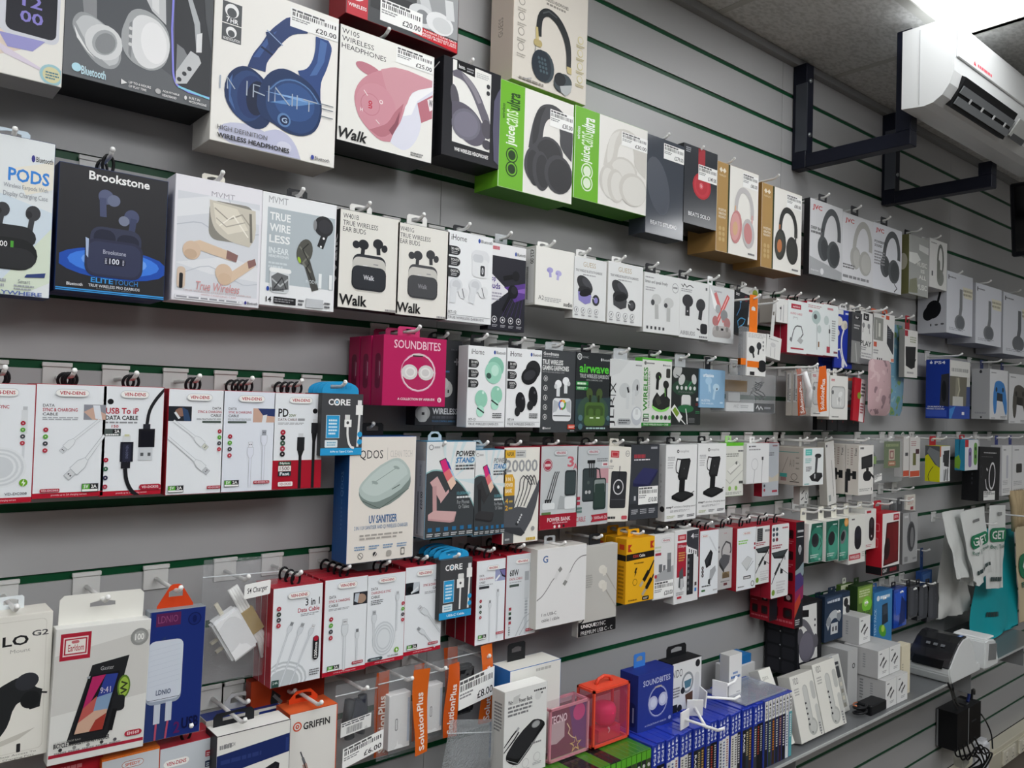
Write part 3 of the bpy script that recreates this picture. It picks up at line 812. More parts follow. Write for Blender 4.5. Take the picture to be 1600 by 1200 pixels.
bx('headphone_box', 'headphone box', 'beige box of black marbled headphones with gold hinges, highest on the wall', (806, -95), (915, 165), 0.105, 0.07, 'd9cbbd', 'd6d0c6', [
    ('t', 'WIRELESS HEADPHONES', 38, 31, 72, 33.6, '5a5650', .02), ('z', 42, 34.6, 68, 36.2, 1, '8c877f')] + [('c', 10, 42 + 11 * i, 4, '8b867e') for i in range(4)] + [('c', 10, 42 + 11 * i, 3.2, 'd6d0c6') for i in range(4)] + [('z', 5, 47 + 11 * i, 16, 49.5 + 11 * i, 2, 'aaa59c') for i in range(4)] +
   [('c', 90, 52 + 10 * i, 4, 'cfc58a') for i in range(4)] + [('c', 90, 52 + 10 * i, 3.2, 'd6d0c6') for i in range(4)] + [('z', 84, 56 + 10 * i, 96, 58 + 10 * i, 2, 'c4b98c') for i in range(4)] + [
    ('p', [(29, 62), (29, 54), (32, 45), (38, 40.5), (45, 39), (53, 40), (61, 43), (69, 49), (75, 57), (77, 66), (77, 78), (71, 78), (70, 66), (66, 57), (59, 50), (51, 46), (44, 45), (38, 48), (36, 55), (36, 62)], '2e3133'), ('l', [(37, 44), (45, 41), (56, 43)], 1.4, '4f5355'), ('p', [(28, 56), (31, 56), (33, 67), (29, 67)], 'c2b27e'), ('q', 26, 65, 37, 70, 'b3a372', 3), ('p', [(71, 76), (78, 76), (78, 81), (72, 81)], 'c2b27e'), ('l', [(29, 70), (28, 74), (32, 73)], 1, '8c8c8c'),
    ('e', 41, 83, 13, 11.5, '3a454b', 6), ('e', 37, 83, 13, 11.5, '28313a', 6)] + [('c', 33 + 4 * (k % 3) + (k // 3), 78 + 3 * (k // 3), 1.6, '4a5a62') for k in range(12)] + [('e', 66, 90, 13, 7, '3b4449', 20), ('e', 62, 88, 8, 5, '1c2024', 20), ('p', [(62, 93), (70, 91), (79, 89), (77, 95), (70, 99), (64, 97)], 'aeb2b2'), ('z', 8, 96.5, 40, 98, 1, '8f8a82'), ('l', [(14, 97.5), (24, 95), (22, 98)], .8, '9a9aa0')],
   sart=[('t', 'GUESS', 35, 52, 55, 66, '8f857a', .0, 90)], g=None)
GR = '6fb52c'
def juice(tl, br, lab, cc, c2, lc, hs, pl, tx):
    bx('headphone_box', 'headphone box', lab, tl, br, HD + .002, 0.072, GR, 'ecebe7' if cc == 'k' else 'e9e7e2', [
        ('p', [(0, 0), (32, 0), (32, 100), (0, 100)], GR), ('t', 'juice', 9, 41, 24, 59, 'eef3e6', .03, 90), ('t', 'cans', 9, 26, 24, 41, 'dff0d0', 0, 90), ('t', 'ultra', 9, 9, 26, 25, lc, .04, 90), ('t', 'wireless', 3, 22, 7, 36, lc, .01, 90),
        ('c', 17, 68, 7.5, hs), ('c', 17, 68, 6.3, GR), ('c', 17, 68, 4.8, hs), ('c', 17, 81, 7.5, hs), ('c', 17, 81, 6.3, GR), ('c', 17, 81, 4.8, hs)] + [
        ('p', [(38, 56), (40, 44), (45, 26), (52, 14), (61, 9), (74, 8), (88, 14), (97, 22), (99, 40), (98, 58), (82, 46), (80, 30), (74, 22), (66, 22), (60, 28), (57, 40), (56, 56)], c2), ('p', [(47, 22), (55, 14), (60, 12), (54, 24), (50, 44), (44, 54), (43, 44)], cc), ('e', 66, 57, 20, 17, c2), ('e', 66, 57, 17, 14.5, cc), ('p', [(33, 74), (36, 60), (46, 50), (52, 56), (54, 76), (58, 92), (48, 90), (38, 84)], c2), ('e', 46, 74, 9, 17, cc, 8), ('e', 56, 75, 12, 19, c2, 6), ('e', 58, 75, 9, 16, cc, 6), ('e', 80, 74, 20, 19, c2, 4), ('e', 82, 75, 17, 16.5, cc, 4)],
        bot='3f7a1a', pl=pl)
juice((782, 122), (893, 320), 'green and white box picturing black headphones, with dark badges on the green strip', '38383b', '47474b', '24471a', '1e3a18', (66, 12, 100, 29, '£30.00'), 0)
juice((899, 163), (1009, 338), 'green and white box picturing white headphones, with white badges on the green strip', 'dedcd6', 'd0cdc6', 'f2f6ee', 'e3efd6', (62, 11, 100, 27, '£30.00'), 0)
bx('headphone_box', 'headphone box', 'glossy dark slate headphone box with a small price label at its top', (1012, 208), (1067, 377), HD, 0.05, '3a3f47', '4a4f58', [
    ('t', 'BEATS', 12, 86, 42, 90, 'e4e6e8'), ('t', 'STUDIO', 45, 86, 82, 90, 'f2f3f4', .03), ('e', 30, 50, 28, 30, '50555f', 20)], g=7, tab=('sq', '3c3c40'), pl=(42, 4, 98, 20, '£279.00'), rough=.12, bot='2a2d33')
bx('headphone_box', 'headphone box', 'black headphone box with a red round ear cup picture', (1069, 222), (1119, 361), HD, 0.05, '202226', '36393f', [
    ('r', 42, 1, 62, 26, 'a8303a'), ('e', 54, 48, 27, 17, 'b8323c'), ('e', 54, 48, 23, 14.5, 'c5404a'), ('e', 53, 48, 17, 11, 'bb3641'), ('c', 52, 48, 6, 'd8606a'), ('t', 'b', 50, 45.5, 55, 50, 'e8c0c4', .02), ('z', 6, 4, 20, 10, 3, 'a0a4aa'),
    ('t', 'BEATS SOLO', 16, 84, 80, 89, 'e4e6e8', .01)], g=7, tab=('sq', '17181b'), pl=(42, 21, 99, 41, '£149.00'), bot='1a1b1e', rough=.2)
KR = 'b08d57'
def marley(tl, br, lab, c1, c2, c3, e3, pr):
    bx('headphone_box', 'headphone box', lab, tl, br, HD, 0.085, 'a5804b', 'eceae4', [
        ('r', 0, 0, 26, 100, KR), ('p', [(26, 0), (30, 0), (29, 100), (26, 100)], '2d3a22'), ('p', [(5, 9), (9, 6), (13, 9), (17, 6), (21, 9), (17, 12), (13, 9.5), (9, 12)], 'ece2cf'), ('t', 'MARLEY', 5, 14, 21, 16, 'e2d3b4'), ('t', 'POSITIVE', 5, 52, 22, 55, 'ece2cf', .02), ('t', 'VIBRATION', 5, 56, 22, 59, 'ece2cf', .02), ('t', 'FREQUENCY', 5, 60, 22, 63, 'ece2cf', .02)] + [
        ('c', 9 + 8 * (i % 2), 74 + 6 * (i // 2), 3, 'c6aa77') for i in range(6)] + [
        ('l', [(45, 54), (47, 38), (54, 27), (63, 24), (76, 28), (84, 40), (85, 55)], 8, c1), ('l', [(44, 44), (43, 62)], 3, e3), ('l', [(85, 50), (84, 66)], 3, c3), ('e', 46, 68, 14, 19, c2, -6), ('e', 44, 68, 11, 16, c3, -6), ('e', 44, 70, 6, 8, e3, -6), ('e', 76, 72, 15, 17, c1, 8), ('e', 75, 72, 10, 12, c2, 8), ('z', 76, 94, 92, 96, 1, '77777a')],
        bot='8a6a3c', pl=(60, 4, 98, 20, pr), g=7, tab=('sq', '26241f'), sart=[('r', 0, 0, 100, 100, 'a07c48')], hx=34)
marley((1121, 250), (1183, 407), 'brown and white box picturing rose and white headphones', 'c2bfbf', 'c98a8a', 'd9a3a0', 'd8b08c', '£80.00')
marley((1191, 284), (1251, 431), 'brown and white box picturing black headphones with a copper disc', '3a3a38', '3e3f3b', '4a4b45', 'c07a4e', '£80.00')
def jvc(tl, br, lab, c1, c2, tx, ex, top):
    art = [('p', [(0, 0), (100, 0), (100, 100), (0, 100)], top), ('t', 'JVC', 8, 7, 36, 15, 'c23a3e', .04)] + hp(60, 47, 36, 40, c1, c2, c2, 7) + ex
    return bx('headphone_box', 'headphone box', lab, tl, br, HD, 0.018, '2a2b2e' if 'dark edge' in lab else 'd2d3d6', top, art, g=7, tab=('sq', '3a3b3e'))
jvc((1266, 308), (1315, 440), 'pale headphone box with a dark edge and red logo, dark headphones lowest', '55585b', '44474a', '', [('t', 'DEEP BASS', 4, 36, 40, 40, '2c2c2e', .02), ('z', 4, 42, 36, 45, 1, '77777a'), ('p', [(0, 76), (100, 88), (100, 100), (0, 100)], 'a9abae'), ('t', 'deep bass', 5, 92, 28, 95, 'e8e8ea'), ('c', 38, 93, 5, 'e4e4e6')], 'd4d5d8')
jvc((1317, 330), (1364, 450), 'pale headphone box with red logo and light grey headphones', 'b4b4b0', 'c2c2be', '', [('z', 3, 74, 40, 80, 2, '77777a'), ('z', 3, 90, 85, 94, 1, '8c8c90')], 'dfe0e4')
jvc((1365, 346), (1408, 461), 'pale headphone box with red logo and a grey headphone picture beside small text', '5d6063', '4d5053', '', [('t', 'POWERFUL', 4, 26, 46, 30, '4c4c50', .02), ('t', 'SOUND', 4, 32, 30, 36, '4c4c50', .02), ('z', 4, 42, 40, 62, 5, '9a9a9e'), ('l', [(74, 86), (84, 92), (74, 98)], 2, '3a3a3e')], 'e0e2e8')
bx('headphone_box', 'headphone box', 'shiny silver foil headphone box with an olive side', (1421, 365), (1450, 466), HD, 0.05, '6f6e4e', 'b5b7b4', [
    ('p', [(0, 30), (40, 28), (60, 38), (30, 48), (0, 46)], 'e8eae6'), ('p', [(50, 12), (100, 14), (100, 26), (50, 22)], 'd9dbd8'), ('t', 'MUSIC', 40, 42, 92, 50, 'e2e4de', .02), ('t', 'IS', 60, 54, 80, 60, 'e2e4de', .02), ('t', 'ALL', 50, 64, 88, 71, 'e2e4de', .02), ('t', 'MUSIC', 40, 80, 92, 89, 'e2e4de', .02), ('p', [(5, 76), (40, 70), (45, 96), (0, 97)], '8b8d78')], rough=.12, g=7, tab=('sq', '17181b'), sart=[('r', 0, 0, 100, 100, '6a6a45'), ('e', 60, 45, 30, 14, 'b5b2a0')])
bx('headphone_box', 'headphone box', 'narrow white headphone box with an upright grey headphone, beside the silver foil box', (1453, 371), (1479, 455), HD, 0.06, 'd0d0d0', 'e4e4e2', [
    ('e', 62, 40, 20, 34, '777a76'), ('e', 62, 42, 11, 28, 'e4e4e2'), ('e', 62, 76, 20, 17, '8c8f8a'), ('q', 42, 40, 60, 80, '83867f', 8), ('z', 8, 7, 40, 9, 1, '8c8c8c'), ('r', 12, 66, 20, 76, '55575a')], g=7, tab=('sq', 'e2e2e0'))
def sony(tl, br, lab, t, c, sart=None, pl=True):
    bx('headphone_box', 'headphone box', lab, tl, br, 0.108, t, 'b9bbc2', 'dfe2ea', [
        ('l', [(54, 25), (54, 56), (50, 70)], 11, c), ('e', 50, 80, 20, 13, c), ('e', 52, 80, 15, 11, '6c7076'), ('z', 6, 8, 34, 10, 1, '7d8088'), ('r', 5, 6, 8, 13, '55585e'), ('z', 10, 90, 70, 94, 2, 'b5b8c2'), ('p', [(60, 20), (100, 20), (100, 38), (66, 38)], 'e9e6d4'), ('z', 62, 24, 98, 34, 2, 'b5b09a')],
        g=6, tab=('sq', 'b9bcc4', .014), sart=sart, bot='8a8fa4')
sony((1480, 422), (1519, 527), 'white wireless headphone box with a wide grey side showing black headphones', 0.10, '85888c', [('e', 55, 62, 26, 15, '15161a', -14), ('e', 40, 68, 20, 12, '15161a', -20), ('l', [(70, 50), (80, 30)], 8, '15161a'), ('r', 45, 85, 49, 89, '2c2c30'), ('e', 66, 87, 6, 1.5, '55575c'), ('e', 86, 86, 6, 1.5, '55575c')])
sony((1525, 441), (1564, 543), 'white wireless headphone box between two like it, second along', 0.10, '7f8286')
sony((1568, 455), (1613, 560), 'white wireless headphone box at the end of the row, cut by the picture edge', 0.10, '6c6f74')
# ================================================================== second row: earbuds
D = 0.105
bx('earbud_box', 'earbud box', 'white and rainbow tinted box of black earbuds with a battery display case', (-75, 192), (77, 467), D, 0.04, '2a3b6a', 'e3e8ea', [
    ('p', [(0, 30), (100, 45), (100, 90), (0, 96)], 'd3e0ea'), ('p', [(40, 100), (100, 55), (100, 90), (70, 100)], 'd9e4d2'), ('p', [(60, 20), (100, 12), (100, 30), (72, 36)], 'ebe7da')] + bt(76, 10, 98, 14.5, '3a3a8a') + [
    ('t', 'PODS', 54, 20, 95, 28.5, '3a86d8', .03), ('t', 'Wireless Earpods With', 50, 30, 94, 33.5, '8a9098', .0), ('t', 'Display Charging Case', 50, 35, 94, 39, '8a9098', .0)] + bud(80, 47, 7.5, .62, '3a3b3f', '2a2b2e', -8, 2.6) + bud(50, 47, 7, .62, '3a3b3f', '2a2b2e', -8, 2.6) + [
    ('q', 8, 56, 84, 70, '2a2b2e', 14), ('q', 5, 64, 86, 84, '1f2022', 18), ('q', 10, 70, 84, 83, '2c2d30', 14), ('t', '100', 46, 66.5, 56, 70, 'f0f0f0', .01), ('r', 59, 66, 62, 70, '4fa33a'), ('p', [(76, 86), (95, 84), (94, 87), (74, 88)], '33447a'),
    ('t', 'Smart', 68, 89.5, 80, 92, '7a7f86'), ('z', 64, 93, 84, 96, 2, 'a5aab0'), ('z', 40, 90, 56, 95, 2, 'a5aab0'), ('t', 'EVERYWHERE', 30, 97, 92, 99.5, '5b6fae', .02)], g=4, tab=('sq', 'c9d8e2'), hx=58)
bx('earbud_box', 'earbud box', 'black box picturing navy earbuds and case above a blue glow', (93, 251), (256, 470), D, 0.032, '2a3d6c', '29292d', [
    ('t', 'Brookstone', 26, 3, 82, 10, 'f2f2f2', .05), ('e', 52, 75, 52, 12.5, '1f4fb0'), ('e', 52, 74, 42, 10, '3f7fe4'), ('e', 52, 73, 30, 8, '6fa4f4'), ('p', [(0, 60), (3, 60), (3, 92), (0, 92)], '29292d'),
    ('e', 42, 22, 7, 6, '5a6180', 30), ('l', [(39, 23), (40, 38)], 6, '4b5272'), ('e', 49, 24, 6, 4.6, '6c748f', 35), ('e', 66, 35, 7, 6, '4b5272', -20), ('l', [(68, 36), (66, 50)], 6, '3d4463'), ('e', 59, 39, 5, 4, '7a8198', 30),
    ('q', 29, 46, 76, 66, '373b52', 10), ('q', 32, 48, 52, 62, '23263a', 8), ('q', 53, 50, 74, 62, '23263a', 8), ('q', 25, 56, 78, 86, '2d3149', 10), ('q', 27, 58, 76, 84, '353a56', 9), ('p', [(25, 56), (28, 57), (28, 72), (26, 70)], 'a9b9d8'),
    ('t', 'Brookstone', 41, 64, 62, 67.5, 'a9adc0', .02), ('q', 42, 70, 62, 76, '23263a', 3), ('t', '100', 47, 70.5, 56, 75, 'e8ecf6', .01), ('z', 43, 71, 45, 75, 4, 'd0d4e4'), ('z', 59, 71, 61, 75, 4, 'd0d4e4'),
    ('t', 'ELITE', 31, 87, 51, 91, '3f9be0', .03), ('t', 'TOUCH', 52, 87, 74, 91, '3f86c8'), ('t', 'TRUE WIRELESS PRO EARBUDS', 29, 92.3, 76, 94.6, 'cfd2d8', .02), ('t', 'AUTO PAIRING | TOUCH CONTROL', 36, 95.2, 68, 96.4, '8a8d94'), ('t', 'Bluetooth', 10, 92.5, 24, 95, 'd8dade', .02),
    ('r', 0, 97, 100, 98, '3f9be0'), ('r', 0, 98.5, 100, 99.3, '3f9be0')], g=4, tab=('loop', '151517'), behind=1, blabel='second black earbud box hidden behind the navy earbud picture box', sart=[('r', 0, 0, 100, 100, '263a66')], hx=45)
MAR = [('r', 3, 13, 97, 92, 'd9dce2'), ('p', [(3, 20), (40, 13), (97, 18), (97, 30), (50, 25), (3, 34)], 'e6e8ec'), ('p', [(3, 70), (60, 60), (97, 66), (97, 78), (40, 76)], 'e4e6ea'), ('l', [(3, 40), (30, 36), (50, 44), (97, 38)], 1.2, 'bfc4cd'), ('l', [(10, 78), (40, 70), (80, 82), (97, 80)], 1, 'c3c8d0'), ('l', [(60, 13), (70, 30), (90, 36)], 1, 'c3c8d0')]
bx('earbud_box', 'earbud box', 'white marble print box of beige earbuds with rose tips and a silver case', (275, 270), (404, 482), D, 0.04, 'dddbe2', 'e9e8ee', [('t', 'MVMT', 40, 9, 67, 13, 'a9a6ae')] + MAR + [
    ('q', 38, 16, 90, 48, '8d8a82', 10), ('p', [(38, 16), (92, 19), (92, 42), (86, 50), (62, 47), (46, 40), (40, 30)], 'cfc9bb'), ('p', [(42, 18), (70, 20), (84, 36), (60, 42), (46, 34)], 'e2dccd'), ('l', [(44, 22), (60, 30), (76, 24), (88, 34)], 1.4, 'a59f92'), ('l', [(50, 36), (66, 26), (84, 42)], 1.4, 'f3eee2'), ('l', [(46, 30), (58, 36), (80, 30)], 1.2, 'b2ac9f'), ('l', [(86, 22), (88, 46)], 3, '77736b'),
    ('l', [(20, 56), (28, 54), (66, 60)], 10, 'dcc4ab'), ('e', 20, 59, 10, 7.5, 'd9c0a8'), ('e', 19, 62, 7, 4, 'c9ae95'), ('p', [(60, 55), (73, 58), (71, 64), (59, 62)], '8d6a66'), ('l', [(60, 80), (90, 63)], 10, 'dcc4ab'), ('e', 57, 74, 10, 7.5, 'd9c0a8'), ('e', 58, 79, 8, 5, 'd4b99f'), ('p', [(84, 62), (93, 59), (95, 64), (86, 68)], '8d6a66'),
    ('q', 5, 73, 14, 90, 'd8c3b0', 4), ('q', 7.5, 78, 11.5, 90, '202024', 1.5), ('t', 'True Wireless', 26, 83, 76, 90, 'd39a9a', .01, 1), ('t', 'TRUE WIRELESS STEREO (TWS) EARBUDS', 12, 90.5, 90, 92, 'c9a6a6'), ('t', 'WITH CHARGING CASE', 32, 92.8, 72, 94.2, 'c9a6a6'),
    ('r', 3, 95.2, 80, 98.2, 'c5c6cc'), ('r', 3.5, 95.4, 79.5, 98, 'e6e6ea'), ('z', 5, 96, 76, 97.4, 1, '9a9ba2')] + bt(82, 95, 98, 98, '3a3a8a'), g=4, tab=('sq', 'dedacd'), tabw=.034)
bx('earbud_box', 'earbud box', 'white and grey-blue box with one black and one camouflage earbud', (411, 298), (521, 488), D, 0.02, 'e3e3e6', 'eceef0', [
    ('t', 'MVMT', 8, 3, 33, 9, 'a2a4a8'), ('r', 7, 13, 98, 80, 'b4bec4'), ('t', 'TRUE', 10, 17, 37, 24, 'f2f4f4', .04), ('t', 'WIRE', 10, 27, 37, 34, 'f2f4f4', .04), ('t', 'LESS', 10, 37, 37, 44, 'f2f4f4', .04), ('t', 'IN-EAR', 10, 48, 36, 53.5, 'e4eaec', .03), ('t', 'HEADPHONES', 10, 54.5, 36, 57, 'e4eaec', .02), ('z', 10, 61, 34, 66, 2, 'd2dade'),
    ('l', [(86, 25), (78, 42)], 9, '27272a'), ('e', 82, 22, 13.5, 9.5, '2b2b2e', -10), ('e', 84, 22, 9.5, 6.5, '35353a', -10), ('e', 70, 22, 2.5, 5, '8a8b8e'), ('c', 82.5, 33, 1.6, 'f4f4f4'), ('c', 79, 41, 1.4, 'f4f4f4'),
    ('l', [(58, 52), (73, 82)], 9.5, '4c4c49'), ('e', 57, 48, 10.5, 12, '55554f', -14), ('l', [(50, 44), (62, 52), (55, 58), (66, 66)], 2, '77776d'), ('l', [(62, 40), (54, 46), (64, 58), (60, 62), (70, 76)], 1.4, '2f2f2d'), ('e', 50, 56, 2, 3, '9fbf3a', 20),
    ('q', 12, 68, 38, 88, 'd5dadd', 6), ('p', [(14, 74), (22, 70), (36, 72), (37, 84), (16, 87)], '6c6e70'), ('l', [(15, 76), (26, 82), (36, 75)], 2, 'b5b9bb'), ('l', [(18, 84), (28, 74), (34, 84)], 1.6, '36383a'), ('q', 11, 66, 40, 70, 'eef0f0', 3),
    ('t', 'MODEL', 60, 73, 77, 76, 'd9e0e3'), ('t', '11', 77, 66, 96, 79.5, 'eef2f3', .07)] + bt(8, 83, 31, 87, '2a4aa0') + [('t', '14', 8, 92, 15, 96.5, '1d1d20', .02), ('r', 18, 91.5, 47, 97.5, '1f1f22'), ('z', 19, 93, 45, 96, 2, '8a8a8e')] + [('z', 50 + 12 * i, 92, 58 + 12 * i, 97, 2, '55565a') for i in range(4)] + [('r', 60.5 + 12 * i, 90, 61, 98, 'c3c6ca') for i in range(3)], g=4, tab=('sq', '26272a'), tabw=.034)
def walk(tl, br, lab, code, c1, c2, sart=None, t=.03):
    bx('earbud_box', 'earbud box', lab, tl, br, D, t, '1b1b1e', 'e6e4dd', [
        ('t', code, 5, 4, 30, 9, '3f3f41'), ('t', 'TRUE WIRELESS', 5, 11, 62, 16, '3f3f41'), ('t', 'EAR BUDS', 5, 17.5, 42, 22.5, '3f3f41')] + bud(39, 33, 8.5, .58, c1, c1, -4, 2.3) + [('e', 27, 34, 6, 4, c1)] + bud(63, 30, 8.5, .58, c1, c1, 4, 2.3) + [('e', 74, 34, 5, 4, c1, -20),
        ('q', 22, 43, 77, 60, c2, 11), ('q', 22, 46, 77, 81, 'c9c7c1', 10), ('q', 21, 55, 78, 80, c1, 10), ('q', 22.5, 55, 76.5, 78, c2, 9), ('r', 39, 54, 46, 55, 'd9d9d9'), ('r', 56, 51.5, 64, 52.5, '8c8c90'), ('t', 'Walk', 40, 64, 58, 69, 'cfd0d6' if c1 == '25272c' else '8b8b90', .03), ('t', 'Walk', 2, 86, 47, 97, '1b1b1d', .05), ('z', 78, 97, 96, 99, 1, '99999a')], g=4, tab=('sq', 'e7e6e2'), tabw=.042, sart=sart, hx=44)
walk((532, 325), (621, 490), 'cream box of black earbuds in their case, wider one', 'W401B', '25272c', '2d3036', [('r', 0, 0, 100, 100, '1b1b1e'), ('t', 'Walk', 25, 25, 80, 78, 'f0f0f0', .04, 90)])
walk((622, 346), (699, 500), 'cream box of grey earbuds in their case, narrower one', 'W401G', '3c3d40', '4a4b4e', None, .02)
def ih(tl, br, lab, tx, art, d=D, g=4, pn=1):
    pills = []
    for i, s in enumerate(('30 HRS', 'TOUCH', 'DIGITAL')):
        pills += [('q', 2, 17 + 12.2 * i, 28, 27 + 12.2 * i, '2a2b2e', 9), ('r', 2, 17 + 12.2 * i, 12, 27 + 12.2 * i, '2a2b2e'), ('t', s, 8, 18.7 + 12.2 * i, 25, 21.5 + 12.2 * i, 'f0f0f0', .01), ('z', 9, 22.6 + 12.2 * i, 22, 25.5 + 12.2 * i, 2, 'b5b5b8')]
    bx('earbud_box', 'earbud box', lab, tl, br, d, 0.03, 'dcdee0', 'eceef0', [('t', 'iHome', 8, 4, 41, 10.5, '232327', .0)] + bt(66, 4, 98, 9, '2b4a9a') + pills + art + [('t', tx, 4, 88.5, 22, 91.5, '3a3a3e', .01), ('r', 3, 92.8, 96, 93.2, '77787c'), ('t', 'TRUE WIRELESS EARBUDS', 4, 94.5, 82, 97.2, '5c5d62')], g=g, tab=('sq', '232427'), tabw=.032, hx=42)
WB = [('q', 52, 17, 92, 34, 'dfe1e4', 12), ('q', 54, 27, 90, 48, 'e6e8ea', 8), ('q', 55, 22, 78, 31, 'cdd0d4', 6), ('q', 72, 34, 82, 46, '3a3b40', 3), ('t', '0', 75, 36, 79, 44, 'e0e0e4', .02), ('e', 20, 60, 14, 8, 'dde0e3'), ('e', 21, 60, 9, 5.5, 'cfd2d6'), ('l', [(16, 62), (13, 80)], 13, 'dfe2e5'), ('e', 36, 68, 10, 6, 'e4e6e8', 30), ('e', 62, 58, 14, 8, 'dde0e3'), ('e', 62, 58, 9, 5.5, 'cfd2d6'), ('l', [(58, 60), (54, 78)], 13, 'dfe2e5'), ('e', 80, 64, 11, 6.5, 'e4e6e8', 30), ('l', [(33, 63), (38, 73)], 1.5, '55575c'), ('l', [(76, 59), (82, 70)], 1.5, '55575c')]
ih((700, 358), (767, 508), 'white box of white earbuds with three black side badges, upper row', 'XT-12', WB)
bx('earbud_box', 'earbud box', 'black and purple earbud box with a slanted white corner', (766, 377), (819, 520), D - .002, 0.025, '1c1c22', '2a2a33', [
    ('r', 0, 0, 100, 15, 'e8e8ea'), ('z', 8, 4, 26, 8, 1, 'c0485a')] + bt(68, 7, 98, 12, '2b4a9a') + [('p', [(0, 34), (54, 54), (0, 74)], 'e4e3e8'), ('p', [(40, 50), (100, 42), (100, 60), (70, 66), (54, 54)], '5c3d8c'), ('p', [(54, 54), (100, 48), (100, 54)], '8a63b8'), ('t', 'pop', 1, 40, 18, 46, '4a3a86', .02), ('t', 'buds', 1, 46, 30, 53, '4a3a86', .02), ('z', 1, 57, 34, 66, 3, 'a9a7b4'),
    ('l', [(38, 40), (66, 36)], 10, '17171b'), ('e', 72, 35, 10, 6, '1b1b20'), ('l', [(62, 56), (40, 78)], 11, '17171b'), ('e', 65, 54, 14, 8, '1b1b20', 20), ('e', 68, 52, 8, 4.5, '2b2b33')] + [('l', [(60 + i * 8, 62), (36 + i * 12, 84)], 1, '4a3a6a') for i in range(5)] + [('c', 16 + 22 * i, 88, 7, 'd8d8dc') for i in range(4)] + [('c', 16 + 22 * i, 88, 5.6, '2a2a33') for i in range(4)] + [('c', 16 + 22 * i, 88, 2.6, 'd8d8dc') for i in range(4)] + [('z', 10 + 22 * i, 94, 24 + 22 * i, 96.5, 2, 'a9a9b0') for i in range(4)],
   g=4, tab=('hdr', 'clear'), tabw=.03)
bx('earbud_box', 'earbud box', 'white box with two lilac earbuds and a price on its side', (838, 383), (896, 484), D, 0.036, 'dddcd6', 'ecebe6', bud(36, 38, 8, .58, 'a9a4d6', '9b95cc', 4, 2.6) + bud(58, 41, 8, .58, 'b7b2de', 'a39dd2', -6, 2.6) + [
    ('t', 'A2', 8, 83, 22, 90, '6a6a6c'), ('z', 24, 85, 66, 92, 3, 'b5b5b5'), ('t', 'sudio', 73, 89, 96, 96.5, '2f2f31', .02)], g=4, tab=('sq', 'e8e7e3'), sart=[('r', 20, 4, 88, 96, 'f2f2f0'), ('t', '£25.00', 55, 6, 82, 30, '2e2e30', .01, -90), ('x', 24, 34, 40, 90, '3a3a3c')], bot='8a8985', tabw=.03, hx=40)
def gs(tl, br, lab, c, c2):
    bx('earbud_box', 'earbud box', lab, tl, br, D, 0.025, 'd4d3cf', 'e2e4e4', [('t', 'GUESS', 28, 7, 66, 15, 'b9a888', .0), ('t', 'TRUE WIRELESS BLUETOOTH EARBUDS', 6, 20, 86, 24, '5c5c60', .01), ('z', 28, 27, 66, 29, 1, 'a9a9ac'),
        ('e', 34, 44, 26, 12, '3a3b3e', -30), ('e', 40, 41, 16, 6, '4c4d52', -28), ('q', 14, 47, 54, 64, '2e2f32', 12), ('p', [(14, 56), (54, 60), (52, 72), (36, 76), (16, 70)], c), ('e', 36, 57, 18, 6, '202124', 14), ('e', 68, 67, 11, 9, '3a3b3e'), ('e', 68, 67, 6, 5, c2), ('l', [(54, 62), (64, 66)], 2, 'c5c6c8')] + [('c', 10 + 20 * i, 86, 6.4, '8c8d90') for i in range(4)] + [('c', 10 + 20 * i, 86, 5.4, 'e2e4e4') for i in range(4)] + [('l', [(9 + 20 * i, 88), (11 + 20 * i, 84)], 2, '55565a') for i in range(4)] + [('z', 5 + 20 * i, 93, 15 + 20 * i, 95, 1, '9a9a9e') for i in range(4)],
        g=4, tab=('sq', 'e6e6e4'), tabw=.03, bot='8f8e8b', hx=40)
gs((897, 399), (946, 503), 'grey-white box with a black and lilac charging case picture', '8d86c4', '8d86c4')
gs((951, 407), (1003, 511), 'grey-white box with an all dark charging case picture', '47484b', '55565a')
bx('earbud_box', 'earbud box', 'white box with two pale grey stick earbuds', (1007, 424), (1061, 525), D, 0.02, 'd6d6d4', 'dfe1e1', [('z', 3, 7, 26, 9, 1, '9a9a9e'), ('t', 'listen and speak freely', 3, 12, 64, 19, '4f5054', .01), ('z', 4, 24, 30, 30, 2, 'a9a9ac'), ('c', 86, 19, 9, '8c8d90'), ('c', 86, 19, 8, 'dfe1e1'), ('z', 80, 17, 92, 20, 1, '77787c'),
    ('l', [(34, 46), (36, 76)], 10, 'b9bbba'), ('e', 34, 43, 13, 9, 'c9cbca'), ('e', 24, 49, 5, 5, '4a4b4e'), ('l', [(68, 48), (68, 78)], 10, 'b9bbba'), ('e', 68, 46, 14, 9, 'c9cbca'), ('e', 60, 51, 5, 4, '4a4b4e')] + [('r', 8 + 11 * i, 89, 13 + 11 * i, 94, '4a4b4e') for i in range(5)], g=4, tab=('sq', '2a2b2e'), tabw=.035, bot='8f8e8b', hx=30)
